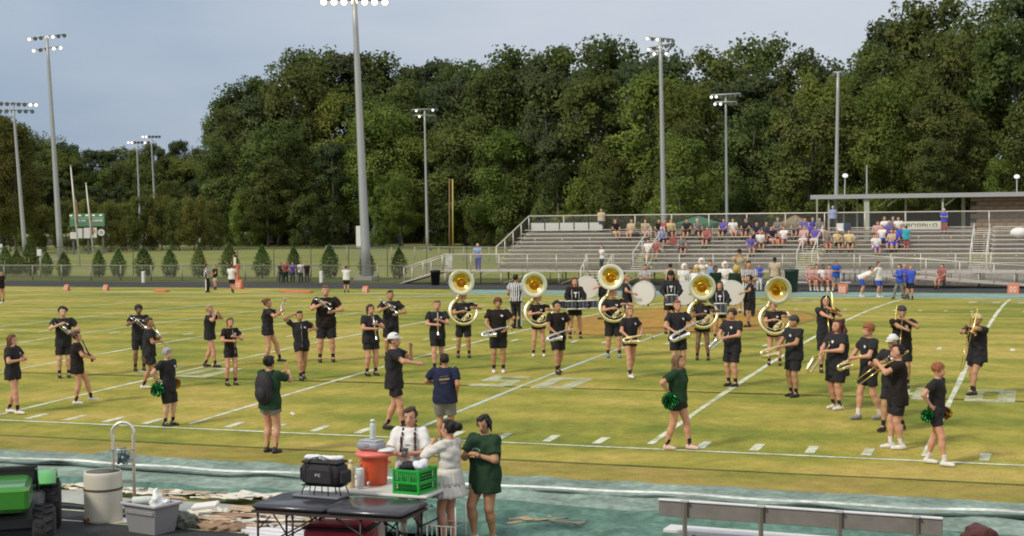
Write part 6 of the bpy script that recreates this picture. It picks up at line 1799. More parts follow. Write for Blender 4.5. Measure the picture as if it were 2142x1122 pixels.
# ---------------------------------------------------------------- the marching band and staff
g = 'members of the marching band in black shirts'
LW = {'R': (.05, .10, 0), 'L': (-.05, -.10, 0.01)}          # small step, right foot leading
LK = {'R': (.055, -.02, 0), 'L': (-.055, .17, .03)}         # left knee lifted
LK2 = {'R': (.055, .17, .03), 'L': (-.055, -.03, 0)}
WIDE = {'R': (.085, .0, 0), 'L': (-.085, .03, 0)}
PED = {}
def B(key, *a, **k):
    PED[key] = person(*a, **k); return PED[key]
# left side
p = B(1, 'girl with long brown hair and white shoes, leftmost of the musicians, facing right', 28, 866, 699, 55, 'small', LW, fem=True, hem=-.085, slen=.22, skinc='pink', hair=('long', 'auburn'), shoes='white'); flute(p, 'short silver flute in the hands of the leftmost long-haired girl').scale = (.6, .6, .6)
p = B(2, 'boy with curly black hair and pale bare legs at the far left, facing the stands', 134, 790, 642, 8, 'horn_diag', None, hem=-.075, slen=.8, skinc='pale', hair=('curly', 'black')); trumpet(p, 'silver trumpet held low by the curly-haired boy at the far left', np.array((.03, .16, .74))*p['H'], (-.6, .35, -.55), (0, .3, 1))
p = B(3, 'girl in profile with a raised knee and white shoes, in front of the curly-haired boy', 163, 845, 692, 82, ((.05, .20, .63), (-.04, .17, .66), (1, -.4, -.5), (-1, -.4, -.5)), LK, fem=True, hem=-.10, slen=.2, skinc='pink', hair=('bun', 'brown'), shoes='white'); clarinet(p, 'black clarinet carried in front by the girl with the raised knee', .45).scale = (.8, 1, 1)
p = B(4, 'slim brown-skinned boy with a short dark crop behind the boy with the clarinet', 292, 776, 637, 12, 'horn_diag', None, build=.9, slen=.8, skinc='brown', hair=('mop', 'black')); trumpet(p, 'silver trumpet slanting over the chest of the slim brown-skinned boy', np.array((.08, .14, .80))*p['H'], (-.62, .25, -.6), (.3, .3, 1))
p = B(5, 'brown-haired boy in profile playing a clarinet, partly hidden by the grey-haired guard', 314, 815, 664, 80, 'clarinet', LW, slen=.7, skinc='tan', hair=('short', 'brown'), shoes='white'); clarinet(p, 'dark clarinet played by the boy behind the grey-haired guard', .55, True)
p = B(6, 'colour guard with short grey hair and hands on hips near the left sideline end', 352, 891, 727, 50, 'hips', None, shirt='black', hem=-.08, slen=.92, skinc='pale', hair=('mop', 'grey'), build=1.02)
pompom(p, 'green tinsel pom pom on the hip of the grey-haired guard', p['wR']+np.array((.06, -.02, -.09)), .135, [('green', (.01, .22, .03)), ('dark_green', (.0, .05, .015))], 1)
pompom(p, 'red and gold tinsel pom pom at the far side of the grey-haired guard', p['wL']+np.array((-.03, .03, -.04)), .10, [('red', (.20, .03, .01)), ('gold', (.62, .42, .04))], 2)
p = B(7, 'blond player in profile raising a flute, behind the girl with the clarinet', 440, 769, 638, 72, 'flute', LW, fem=True, hem=-.07, slen=.22, skinc='pink', hair=('short', 'blond')); flute(p, 'silver flute raised by the blond player in profile')
p = B(8, 'girl with light brown hair holding a clarinet, third line from the left', 483, 806, 664, 22, 'clarinet', None, fem=True, hem=-.05, slen=.45, build=.88, skinc='pink', hair=('pony', 'lightbrown')); clarinet(p, 'dark clarinet of the light-haired girl left of the backpack', .35)
p = B(9, 'girl with an auburn bun in profile, knee raised, lifting a silver horn', 561, 762, 624, 78, ((.05, .22, .80), (-.04, .21, .83), (1, 0, -.8), (-1, 0, -.8)), LK, fem=True, hem=-.07, slen=.30, skinc='pink', hair=('bun', 'auburn')); trumpet(p, 'large silver horn lifted by the girl with the auburn bun', np.array((.0, .24, .79))*p['H'], (0, .18, 1), (0, 1, 0), 1.25, name='mellophone')
p = B(10, 'girl with dark hair scratching her head with one raised arm', 632, 795, 650, 18, ((.085, -.01, .955), (-.13, .12, .72), (1, .1, .35), (-1, -.3, -.5)), LW, fem=True, hem=-.06, slen=.42, build=1.05, skinc='tan', hair=('short', 'black'), side=5); clarinet(p, 'dark clarinet hanging beside the girl with the raised arm', .10).location.x += 0
p = B(11, 'tall broad boy in knee shorts standing above the others at centre left', 683, 757, 597, 5, 'horn_diag', WIDE, build=1.12, slen=.85, skinc='pink', hair=('short', 'lightbrown')); trumpet(p, 'large silver horn slanting across the tall broad boy\'s chest', np.array((.09, .17, .82))*p['H'], (-.62, .12, -.62), (.3, .5, 1), 1.35, name='mellophone')
p = B(12, 'woman in dark green shirt and grey shorts seen from behind, filming with raised hand', 566, 948, 743, 140, ((.06, .24, .80), (-.05, .22, .79), (1, -.2, -.8), (-1, -.2, -.8)), None, 'green', -.06, .70, 'grey', .42, 'pink', ('bun', 'black'), None, 'black', 'black', True, 1.12, group='staff and helpers', logo=False)
bp = held('backpack', 'large black backpack on the woman in dark green', 'backpack', p, (0, 0, 0), np.eye(3)); H = p['H']
V, F = snet([Ell((0, -.155, .70*H), (.17, .10, .24)), Ell((0, -.14, .60*H), (.165, .115, .16))], .018, .05); MB().add(V, F).build('pack', nyl, bp, True)
V, F = snet([Ell((0, -.25, .62*H), (.11, .05, .12))], .018, .05); MB().add(V, F).build('pocket', nyl, bp, True)
for s in (-1, 1): MB().tube([(s*.10, -.14, .84*H), (s*.11, -.02, .855*H), (s*.12, .125, .78*H), (s*.14, .10, .66*H), (s*.13, -.10, .60*H)], .017, 6, flat=.4).build('strap', mat('strap_black', (.015, .015, .016), .7), bp, True)
ph = held('phone', 'phone held up by the woman with the backpack', 'phone', p, (p['wR']+p['wL'])/2+np.array((0, .06, .10)), np.eye(3)); MB().box((0, 0, 0), (.075, .010, .15), bevel=.006).build('body', mat('phone_gold', (.45, .30, .10), .4), ph)
p = B(13, 'long-haired girl holding a clarinet left of the man in the white cap', 776, 786, 636, 28, 'clarinet', None, fem=True, build=1.12, hem=-.06, slen=.62, skinc='pink', hair=('pony', 'brown')); clarinet(p, 'silver-keyed clarinet of the long-haired girl left of the man in the white cap', .3, True)
p = B(14, 'short-haired boy with a silver horn, behind the man in the white cap', 818, 752, 607, 8, 'horn_diag', None, slen=.8, skinc='tan', hair=('short', 'brown')); trumpet(p, 'silver horn slanting over the boy behind the man in the white cap', np.array((.07, .16, .82))*p['H'], (-.6, .15, -.62), (.3, .5, 1), 1.2, name='mellophone')
p = B(15, 'bearded man in a white baseball cap and sunglasses pointing to the right', 826, 902, 697, 75, ((.08, .27, .70), (-.02, .17, .86), (1, -.3, -.5), (-.6, .1, -1)), LW, 'black', -.08, .62, 'black', .66, 'pink', ('short', 'brown'), ('backcap', 'white'), 'black', 'black', False, 1.02, group='staff and helpers', logo=False, glasses=False, vox=.0145)
p16 = B(16, 'man in a navy printed T-shirt and grey shorts seen from behind', 932, 926, 739, 176, ((.13, .02, .54), (-.10, .13, .66), (.3, -1, 0), (-1, -.4, -.3)), None, 'navy', -.07, .68, 'grey', .85, 'tan', ('short', 'black'), None, 'grey', 'black', False, 1.15, group='staff and helpers', logo=False, vox=.0145)
pr_m = mat('print_gold', (.45, .33, .20), .8); rr = random.Random(9)
for row, (z, hgt, x0, x1, m_) in enumerate(((.238, .008, -.045, .045, mat('print_dull', (.22, .17, .14), .8)), (.205, .022, -.055, .060, pr_m), (.172, .006, -.04, .045, mat('print_dull', (.22, .17, .14), .8)), (.160, .006, -.045, .03, mat('print_dull', (.22, .17, .14), .8)))):
    x = x0
    while x < x1-.004:      # lines of lettering, too blurred to read
        w = rr.uniform(.006, .011); zz_ = z+(x*.10)
        decal_poly(p16['root'], p16['SV'], p16['H'], p16['O'], p16['Rt'], 'print', m_, [(x, zz_-hgt/2), (x+w*.8, zz_-hgt/2), (x+w*.8, zz_+hgt/2), (x, zz_+hgt/2)], -1)
        x += w*1.15
p = B(17, 'slim player with a shaved head playing a silver clarinet, left of the first sousaphone', 916, 776, 628, 3, 'clarinet', LW, hem=-.07, slen=.7, build=.95, skinc='pink', hair=('short', 'lightbrown')); clarinet(p, 'silver clarinet of the player left of the first sousaphone', .3, True)
# sousaphones
def sousa(key, px, fy, hy, bx, by, label, lab2, bd=(0, 1, .05), **k):
    p = B(key, label, px, fy, hy, k.pop('face', 0), 'sousa', k.pop('legs', WIDE), **k)
    mpp = depth(p['P'])/FPX; zb = (fy-by)*mpp; xb = -(bx-px)*mpp
    sousaphone(p, lab2, bd, (xb, .20, zb) if zb > 2 else (xb, .20, zb/p['H'])); return p
sousa(18, 970, 748, 612, 967, 590, 'leftmost sousaphone player, black knee shorts and dark shoes', 'leftmost gold sousaphone of the five', slen=.82, skinc='tan', hair=('short', 'brown'))
sousa(19, 1127, 746, 617, 1119, 595, 'sousaphone player with bare legs and white shoes, second from the left', 'second sousaphone from the left', (0.02, 1, .06), fem=True, slen=.3, hem=-.05, skinc='pink', hair=('short', 'brown'), shoes='white')
sousa(20, 1284, 748, 603, 1279, 579, 'tall sousaphone player with bright blue shoes', 'sousaphone of the player in blue shoes, its bell highest of all', (0.0, 1, .15), slen=.85, build=1.1, skinc='pink', hair=('short', 'brown'), shoes='blue')
sousa(21, 1470, 753, 618, 1470, 600, 'dark-skinned sousaphone player in short shorts, second from the right', 'sousaphone second from the right', (-.06, 1, .03), fem=True, slen=.35, skinc='brown', hair=('short', 'black'))
sousa(22, 1620, 764, 630, 1628, 607, 'rightmost sousaphone player with bare pink legs', 'rightmost sousaphone, its bell tilted', (-.30, 1, -.02), fem=True, slen=.28, skinc='pink', hair=('short', 'brown'))
# saxophones and friends
p = B(23, 'boy with brown hair and white shoes holding a saxophone level, right of the first sousaphone', 1043, 780, 622, 2, 'sax_rest', None, slen=.78, skinc='tan', hair=('mop', 'auburn'), shoes='white'); saxophone(p, 'silver saxophone held level by the boy in white shoes', (p['wL']+np.array((-.0, .05, .05))), (1, .05, -.22), (0, .5, -.8), False)
p = B(24, 'boy with thick curly black hair right of the second sousaphone', 1167, 782, 630, 24, 'sax_rest', LW, slen=.78, skinc='tan', hair=('curly', 'black')); saxophone(p, 'silver saxophone held level by the boy with thick curly hair', (p['wL']+np.array((-.0, .05, .05))), (1, .05, -.28), (0, .5, -.8), False)
p = B(25, 'blonde girl in short shorts and white shoes holding a gold saxophone at centre', 1318, 790, 641, 28, 'sax_rest', LW, fem=True, slen=.28, hem=-.03, skinc='pink', hair=('pony', 'blond'), shoes='white'); saxophone(p, 'bright gold saxophone held level by the blonde girl at centre', (p['wL']+np.array((-.13, .06, .03))), (1, -.05, -.12), (0, .5, -.8), True)
p = B(26, 'ginger boy with a long silver saxophone behind the girl in the green shirt', 1418, 788, 628, 22, ((.10, .14, .60), (-.09, .15, .66), (1, -.5, -.1), (-1, -.5, -.1)), None, slen=.7, skinc='pink', hair=('short', 'ginger')); saxophone(p, 'long silver tenor saxophone of the ginger boy', (p['wL']+np.array((-.20, .05, .10))), (1, -.02, -.48), (0, .5, -.8), False, 1.25)
p = B(27, 'brown-haired boy with flushed face left of the rightmost sousaphone', 1533, 808, 645, -38, ((.06, .17, .62), (-.05, .17, .64), (1, -.4, -.5), (-1, -.4, -.5)), None, slen=.85, build=1.06, hem=-.08, skinc='pink', hair=('mop', 'brown')); saxophone(p, 'small saxophone held out by the boy with the flushed face', np.array((-.02, .16, .64))*p['H'], (.25, .75, -.5), (0, .6, .8), False, .8)
p = B(28, 'stocky player in a backwards cap with a saxophone, facing left', 1662, 830, 660, -52, ((.07, .20, .60), (-.05, .19, .64), (1, -.4, -.4), (-1, -.4, -.4)), None, slen=.78, build=1.14, hem=-.06, skinc='tan', hair=('short', 'black'), cap=('backcap', 'darkgrey')); saxophone(p, 'pale brass saxophone of the stocky player in the backwards cap', np.array((.0, .10, .66))*p['H'], (.1, .93, -.22), (0, .3, -.9), True, 1.1)
p = B(29, 'trombone player with long black hair and a long black skirt', 1728, 779, 618, 5, 'trombone', None, fem=True, hem=-.09, slen=.95, build=1.05, skinc='pink', hair=('long', 'black')); trombone(p, 'trombone of the long-haired player, slide pointing down', (-.04, .45, -.9), -1, .2)
p = B(30, 'large player with long curly dark red hair holding a saxophone', 1752, 856, 668, -48, ((.06, .19, .62), (-.05, .18, .66), (1, -.4, -.5), (-1, -.4, -.5)), None, fem=True, build=1.30, hem=-.14, slen=.88, skinc='pink', hair=('longcurl', 'darkred'), shoes='white'); saxophone(p, 'brown-gold saxophone of the player with long curly red hair', np.array((.0, .14, .69))*p['H'], (.12, .62, -.76), (0, .76, .62), True, 1.05)
p = B(31, 'ginger boy with white socks holding a small saxophone, facing left', 1818, 878, 675, -58, ((.07, .19, .62), (-.04, .19, .65), (1, -.5, -.4), (-1, -.5, -.4)), LW, slen=.68, build=.95, hem=-.05, skinc='pink', hair=('mop', 'ginger'), shoes='grey', socks='white'); saxophone(p, 'small dark-gold saxophone of the ginger boy in white socks', np.array((.02, .10, .66))*p['H'], (.1, .88, -.36), (0, .3, -.9), True, .8)
p = B(32, 'trombone player in a black and gold headband behind the man in the white cap', 1887, 812, 640, 5, 'trombone', None, slen=.8, skinc='tan', hair=('short', 'black'), cap=('backcap', 'darkgrey')); trombone(p, 'trombone of the player behind the white cap, slide pointing down', (.12, .45, -.9), 1, .2)
p = B(33, 'man in a white cap almost hidden behind the dark-haired trombonist', 1868, 902, 700, -35, ((.05, .19, .70), (-.05, .18, .72), (1, -.4, -.5), (-1, -.4, -.5)), LW, slen=.8, skinc='tan', hair=('short', 'brown'), cap=('cap', 'white'))
p = B(34, 'dark-haired man with bright white shoes lifting a trombone to the left', 1879, 939, 719, -78, ((.05, .235, .80), (-.04, .20, .82), (1, -.1, -.8), (-1, -.1, -.8)), {'R': (.05, .06, 0), 'L': (-.05, -.02, 0)}, slen=.78, hem=-.10, build=1.03, skinc='pink', hair=('short', 'black'), shoes='white', socks='white', logo=False); trombone(p, 'brass trombone of the dark-haired man in white shoes', (0, .86, -.62), 1, .08)
p = B(35, 'trombone player in a pale yellow cap at the far right, playing to the left', 2044, 829, 657, -38, ((.0, .27, .80), (.015, .12, .86), (1, .2, -.5), (-1, .1, -.2)), LK, slen=.62, build=1.12, hem=-.10, skinc='tan', hair=('short', 'blond'), cap=('backcap', 'yellow')); trombone(p, 'trombone of the player in the pale yellow cap, slide down to the ground', (.0, .32, -.95), -1, .35)
p = B(36, 'ginger boy in profile at the lower right with hands on hips, walking right', 1958, 973, 757, 72, 'hips', {'R': (.05, .10, .004), 'L': (-.05, -.10, .0)}, slen=.55, hem=-.005, build=.93, lean=4, skinc='pink', hair=('mop', 'ginger'), shoes='white', socks='white', vox=.0145, logo=False, group='colour guard with pom poms')
pompom(p, 'green tinsel pom pom on the near hip of the ginger boy', p['wR']+np.array((.0, -.06, -.10)), .10, [('green', (.01, .22, .03)), ('dark_green', (.0, .05, .015))], 3)
pompom(p, 'red and gold tinsel pom pom on the far hip of the ginger boy', p['wL']+np.array((-.02, .09, -.10)), .095, [('red', (.20, .03, .01)), ('gold', (.62, .42, .04))], 4)
p = B(37, 'girl with long light brown hair in a green T-shirt walking to the right', 1418, 941, 740, 66, ((.125, -.04, .60), (-.125, .0, .60), (1, -.75, 0), (-1, -.7, 0)), {'R': (.055, -.10, 0), 'L': (-.055, .11, 0)}, 'green', -.015, .72, 'black', .40, 'pink', ('long', 'lightbrown'), None, 'pink', 'black', True, 1.10, lean=2, group='colour guard with pom poms', vox=.0145, logo=False)
pompom(p, 'green tinsel pom pom on the hip of the girl in the green shirt', p['wR']+np.array((.05, .03, -.05)), .135, [('green', (.01, .22, .03)), ('dark_green', (.0, .05, .015))], 5)
# drum line
def bow(p):
    for pts in ([(-.030, .235), (-.012, .250), (0, .238), (.012, .250), (.030, .235), (.026, .222), (.008, .226), (.006, .15), (-.006, .15), (-.008, .226), (-.026, .222)],): decal_poly(p['root'], p['SV'], p['H'], p['O'], p['Rt'], 'print', mat('print_white', (.78, .78, .74), .8), pts, 1)
DL = dict(logo=False, sleeve=1.0)
p = B(40, 'drummer with long dark hair and a white bow on the shirt, behind the curly-haired boy', 1203, 708, 580, 8, 'drum', WIDE, fem=True, hem=-.08, slen=.6, skinc='pink', hair=('long', 'auburn'), **DL); bow(p); tenor_drums(p, 'row of four tenor drums with white rims, carried low')
p = B(41, 'drummer in a black cap and white-bow shirt, left of the ginger boy', 1404, 698, 566, 3, 'drum', WIDE, fem=True, hem=-.08, slen=.6, skinc='tan', hair=('long', 'black'), cap=('cap', 'black'), **DL); bow(p); snare_drum(p, 'snare drum of the drummer in the black cap')
p = B(42, 'drummer with straight black hair and a white bow between two sousaphones', 1506, 712, 588, 3, 'drum', WIDE, fem=True, hem=-.08, slen=.6, skinc='pink', hair=('long', 'black'), **DL); bow(p); e = snare_drum(p, 'snare drum of the drummer between the two right sousaphones')
p = B(43, 'bass drummer hidden behind the leftmost white bass drum', 1262, 668, 566, -84, 'bassdrum', WIDE, slen=.8, skinc='pink', hair=('short', 'brown'), logo=False); bass_drum(p, 'leftmost white bass drum')
p = B(44, 'blond bass drummer between the tall sousaphone and the second bass drum', 1312, 690, 574, 80, 'bassdrum', WIDE, slen=.8, skinc='pink', hair=('short', 'blond'), logo=False); bass_drum(p, 'white bass drum right of the highest sousaphone bell', .36)
p = B(45, 'bass drummer behind the second sousaphone from the right', 1466, 690, 572, -84, 'bassdrum', WIDE, slen=.8, skinc='tan', hair=('short', 'brown'), logo=False); bass_drum(p, 'white bass drum left of the second sousaphone from the right')
p = B(46, 'bass drummer behind the player in the green jersey', 1568, 684, 575, -82, 'bassdrum', WIDE, slen=.8, skinc='tan', hair=('short', 'black'), logo=False); bass_drum(p, 'rightmost white bass drum, beside the green jersey')

# foreground women at the tables
p = B(50, 'girl in a white T-shirt with two brown braids standing behind the orange cooler', 862, 1124, 850, -14, ((.035, .155, .655), (-.03, .15, .665), (1, -.5, -.5), (-1, -.5, -.5)), None, 'white', -.12, .78, 'black', .4, 'pink', ('braids', 'brown'), None, 'white', 'white', True, 1.06, head=(-4, 12), group='helpers at the tables', vox=.0125, logo=False)
decal_poly(p['root'], p['SV'], p['H'], p['O'], p['Rt'], 'print', mat('print_grey', (.30, .31, .36), .8), [(-.02, .205), (.018, .203), (.022, .212), (-.018, .214)], 1)
ph = held('phone', 'dark phone in the hands of the girl in white', 'phone', p, (p['wR']+p['wL'])/2+np.array((0, .05, .03)), rot_xyz(.9, 0, 0)); MB().box((0, 0, 0), (.07, .009, .14), bevel=.005).build('body', mat('phone_dark', (.03, .03, .035), .25), ph)
p = B(51, 'woman in a short white ruffled dress with a dark bun, facing away to the left', 942, 1144, 876, -128, ((.06, .16, .72), (-.03, .15, .80), (1, -.3, -.6), (-1, -.2, -.7)), {'R': (.045, 0, 0), 'L': (-.045, .02, 0)}, 'white', -.085, 1.0, 'none', .3, 'pink', ('bigbun', 'black'), None, 'white', None, True, .86, group='helpers at the tables', vox=.0125, logo=False, dress=True, mat_shirt=mat('cotton_cream', (.68, .64, .57), .9, var=.08, scale=9, bump=.35, bscale=45), head=(12, 4))
# ruffled tiers of the dress
H = p['H']; O = p['O']
for z0, z1, r0, r1 in ((.105, -.03, .098, .128), (-.02, -.115, .124, .158)):
    b = MB(); n = 72; V = []
    for k in range(5):
        t = k/4; z = (z0+(z1-z0)*t+O[2])*H
        for i in range(n):
            a = 2*math.pi*i/n; q = (r0+(r1-r0)*t)*(1+.05*t*math.sin(18*a)+.02*t*math.sin(7*a+1))
            V.append((q*math.cos(a)*H, q*.80*math.sin(a)*H, z+.006*math.sin(9*a)*t))
    F = [(k*n+i, k*n+(i+1) % n, (k+1)*n+(i+1) % n, (k+1)*n+i) for k in range(4) for i in range(n)]
    b.add(V, F); o = b.build('ruffle', mat('cotton_cream', (.68, .64, .57)), p['root'], True); md = o.modifiers.new('t', 'SOLIDIFY'); md.thickness = .006
p = B(52, 'woman in a dark green T-shirt looking down at her hands, rightmost at the tables', 1016, 1134, 866, -36, ((.02, .13, .70), (-.02, .13, .70), (1, -.3, -.6), (-1, -.3, -.6)), {'R': (.05, .08, .02), 'L': (-.055, -.02, 0)}, 'green', -.12, .72, 'green', .30, 'tan', ('pony', 'black'), None, 'white', None, True, 1.22, head=(8, 22), group='helpers at the tables', vox=.0125, logo=False)
pm_ = mat('print_pale_green2', (.20, .32, .26), .8)
for i in range(9):
    a = math.radians(150-120*i/8); decal_poly(p['root'], p['SV'], p['H'], p['O'], p['Rt'], 'print', pm_, [(-.045*math.cos(a)+dx, .205+.028*math.sin(a)+dz) for dx, dz in ((-.0035, -.006), (.0035, -.006), (.0035, .006), (-.0035, .006))], 1)
w = held('wrist_watch', 'white watch on the wrist of the woman in dark green', 'watch', p, p['wL'], np.eye(3)); d = p['wL']-p['eL']; d /= np.linalg.norm(d); MB().lathe([(.029, -.012), (.031, -.008), (.031, .008), (.029, .012)], -d*.01, d, 16, cap=False).build('band', wt, w, True)
P = on_ground(612, 868); o = MB().box((0, 0, .02), (.09, .07, .035), rot_xyz(.3, .4, .2), bevel=.01).build('paper_scrap', mat('paper_white', (.74, .73, .68))); o.location = P; tag(o, 'small white paper scrap on the grass right of the backpack', 'paper')
Pn = at_depth(2050, 1105, 10.1); Pn = np.array([Pn[0], Pn[1], 0.0]); zt = at_depth(2050, 1105, 10.1)[2]
p = B(53, 'spectator near the camera of whom only the dark reddish hair shows', 2050, 0, 0, 178, 'down', None, 'darkgrey', -.05, .6, 'jean', .8, 'pink', ('curly', 'darkred'), None, 'black', 'black', False, 1.0, group='spectators near the camera', P=Pn, H=zt/.995, logo=False, pants=True)
# ---------------------------------------------------------------- officials, players, visitors and spectators
def stripe_mat():
    m = bpy.data.materials.new('referee_stripes'); m.use_nodes = True; n = m.node_tree.nodes; l = m.node_tree.links; b = n['Principled BSDF']; b.inputs['Roughness'].default_value = .85
    t = n.new('ShaderNodeTexCoord'); w = n.new('ShaderNodeTexWave'); w.bands_direction = 'X'; w.inputs['Scale'].default_value = 5.2; w.inputs['Distortion'].default_value = .25
    r = n.new('ShaderNodeValToRGB'); r.color_ramp.interpolation = 'CONSTANT'; r.color_ramp.elements[0].color = (.02, .02, .022, 1); r.color_ramp.elements[1].position = .5; r.color_ramp.elements[1].color = (.72, .72, .74, 1)
    l.new(t.outputs['Object'], w.inputs['Vector']); l.new(w.outputs['Fac'], r.inputs[0]); l.new(r.outputs[0], b.inputs['Base Color']); return m
STR = stripe_mat()
FAR = dict(vox=.036, eyes=False, fingers=False, logo=False)
def ref(label, px, fy, hy, face, arms='down', legs=None, P=None):
    p = person(label, px, fy, hy, face, arms, legs, 'white', -.01, .62, 'black', .8, 'tan', ('short', 'black'), None, 'black', 'black', False, 1.05, P=P, pants=True, mat_shirt=STR, group='referees in striped shirts', **{**FAR, 'vox': .026})
    H = p['H']; O = p['O']
    for s in (-1, 1):
        b = MB(); b.box((s*.112*H, .0, .27*H), (.006, .055, .42*H), rot_xyz(0, s*.02, 0)); b.build('trouser_stripe', mat('print_white', (.78, .78, .74), .8), p['root'])
    return p
ref('referee standing behind the second sousaphone player', 1080, 688, 574, 150, ((.04, .12, .80), (-.12, .06, .56), (1, 0, -.8), (-.4, -1, 0)))
ref('referee at the far left sideline facing a player in black', 433, 612, 553, 70, ((.06, .18, .66), (-.05, .18, .66), (1, -.5, -.3), (-1, -.5, -.3)))
ref('referee seen behind the white drums at centre', 1350, 640, 553, 5, 'cross'); ref('referee with a white trouser stripe beside the green jersey', 1567, 662, 546, 12, 'cross')
ref('referee between the players\' helmets, mostly hidden', 1446, 642, 560, 10, 'down')
def F(label, px, fy, hy, face=0, arms='down', shirt='white', shorts='black', hair=('short', 'brown'), skinc='pink', group='people on the far sideline', **k):
    kw = dict(FAR); kw.update(k)
    return person(label, px, fy, hy, face, arms, kw.pop('legs', None), shirt, kw.pop('hem', -.05), kw.pop('sleeve', .6), shorts, kw.pop('slen', .8), skinc, hair, kw.pop('cap', None), kw.pop('shoes', 'black'), kw.pop('socks', 'black'), kw.pop('fem', False), kw.pop('build', 1.05), kw.pop('lean', 0), group=group, **kw)
F('person in black with a light stripe facing the far left referee', 451, 606, 554, -60, 'lap', 'black', 'tanc')
F('man in a white T-shirt and black shorts by the orange pad at the far left', 485, 613, 553, 160, 'small', 'white', 'black', legs=LK)
F('man in a white T-shirt facing away near the tall central pole', 725, 613, 556, 178, 'film', 'white', 'black')
F('cheerleader in black and white at the left edge of the frame', 3, 635, 566, 40, 'hips', 'black', 'black', ('pony', 'brown'), fem=True, slen=.3, shoes='white')
for px, hy, a, sh, lb, sk in ((588, 548, 'lap', 'darkgrey', 'dark-shirted man leaning on the low fence, leftmost of the group', 'tan'), (598, 545, 'lap', 'red', 'man in a rusty red shirt leaning on the low fence', 'pink'), (612, 548, 'lap', 'purple', 'person in a grey-purple shirt behind the low fence', 'pink'), (629, 546, 'lap', 'white', 'man in a white shirt leaning on the low fence', 'tan'), (642, 548, 'down', 'black', 'dark-clothed woman, rightmost of the group at the low fence', 'pink')):
    F(lb, px, 592, hy, random.uniform(-20, 20), a, sh, 'darkgrey' if sh != 'red' else 'jersey', pants=True, group='people leaning on the low fence', lean=14, skinc=sk)
e = empty('down_marker_box', on_ground(497, 600), 0, 'orange padded chain pole and box at the far left sideline', 'marker'); MB().box((0, 0, .7), (.22, .14, 1.4), bevel=.03).build('pad', orange, e); MB().tube([(-.25, 0, 0), (-.25, 0, 2.0)], .03, 8).build('pole', orange, e); MB().box((-.1, -.1, 1.55), (.16, .06, .5), bevel=.02).build('number_plate', pyl, e)
# players and visitors behind the band
F('player in a dark green jersey with a gold number and gold helmet, facing away', 1541, 655, 556, 178, 'down', 'jersey', 'jersey', cap=('helmet', 'gold'), build=1.25, sleeve=.75, slen=.9, socks='white', vox=.026)
q = bpy.context.scene.objects[-1]
F('player in a dark green jersey without helmet, facing the drummers', 1497, 648, 556, 40, 'down', 'jersey', 'jersey', ('short', 'black'), 'brown', build=1.25, slen=.9)
F('player in white with a white helmet behind the second sousaphone from the right', 1432, 640, 552, 20, 'down', 'white', 'royal', cap=('helmet', 'white'), build=1.2)
F('player in white with a white helmet left of the green jerseys', 1517, 640, 548, 10, 'small', 'white', 'white', cap=('helmet', 'white'), build=1.2)
F('player in a gold helmet behind the bell second from the right', 1459, 644, 558, 0, 'down', 'white', 'white', cap=('helmet', 'gold'), build=1.2)
F('player in a white helmet holding up an arm behind the gold helmets', 1468, 628, 540, 0, 'film', 'white', 'royal', cap=('helmet', 'white'), build=1.1)
F('man in a blue shirt between the players behind the band', 1486, 626, 545, 0, 'down', 'lightblue', 'royal')
F('man in a blue shirt and white trousers right of the rightmost referee', 1588, 607, 552, 10, 'cross', 'royal', 'white', pants=True, shoes='white')
F('man in a brown shirt standing behind the black-capped drummer', 1403, 632, 551, 175, 'down', 'tanc', 'darkgrey', ('short', 'black'), 'tan', pants=True, build=1.1)
F('man in a black cap above the green jersey player', 1547, 618, 522, 8, 'film', 'tanc', 'darkgrey', ('short', 'black'), 'tan', cap=('cap', 'black'))
F('man with dark hair standing behind the rightmost sousaphone bell', 1621, 617, 538, 170, 'down', 'tanc', 'darkgrey', ('short', 'black'), 'brown', pants=True)
F('visiting player bending over in white shirt and blue shorts', 1800, 622, 578, 90, ((.05, .10, .40), (-.05, .10, .40), (1, 0, 0), (-1, 0, 0)), 'white', 'royal', lean=62, hips=.50, H=1.85, shoes='white', socks='white')
F('visiting player standing in a white T-shirt and blue shorts', 1838, 622, 548, 60, 'hips', 'white', 'royal', ('short', 'brown'), socks='white', shoes='white')
F('visitor in a blue hooded top and grey trousers striding left', 1882, 627, 553, -60, 'small', 'royal', 'grey', pants=True, legs={'R': (.06, .16, 0), 'L': (-.06, -.14, 0)}, sleeve=1.0)
F('visitor in a purple shirt between the two in blue', 1892, 624, 550, 10, 'cross', 'purple', 'grey', ('short', 'blond'))
F('visitor in a royal blue shirt and black shorts', 1905, 627, 555, -20, 'down', 'royal', 'black', ('short', 'blond'), build=1.15)
F('visitor in a blue top standing right of the seated players', 1749, 612, 545, 20, 'cross', 'blue', 'grey', ('short', 'black'), 'tan')
F('player in red and white crouching under the bleachers\' front edge', 1971, 605, 560, -40, 'lap', 'red', 'red', hips=.30, H=1.7, legs={'R': (.05, .26, 0), 'L': (-.05, .22, 0)})
vb = on_ground(1716, 608); e = empty('visitor_bench', vb, 0, 'low bench under the row of seated visiting players in pink jerseys', 'bench'); MB().box((0, .0, .43), (3.2, .3, .05)).build('seat', alu, e)
for s in (-1.4, 0, 1.4): MB().box((s, 0, .2), (.08, .26, .4)).build('leg', alu_d, e)
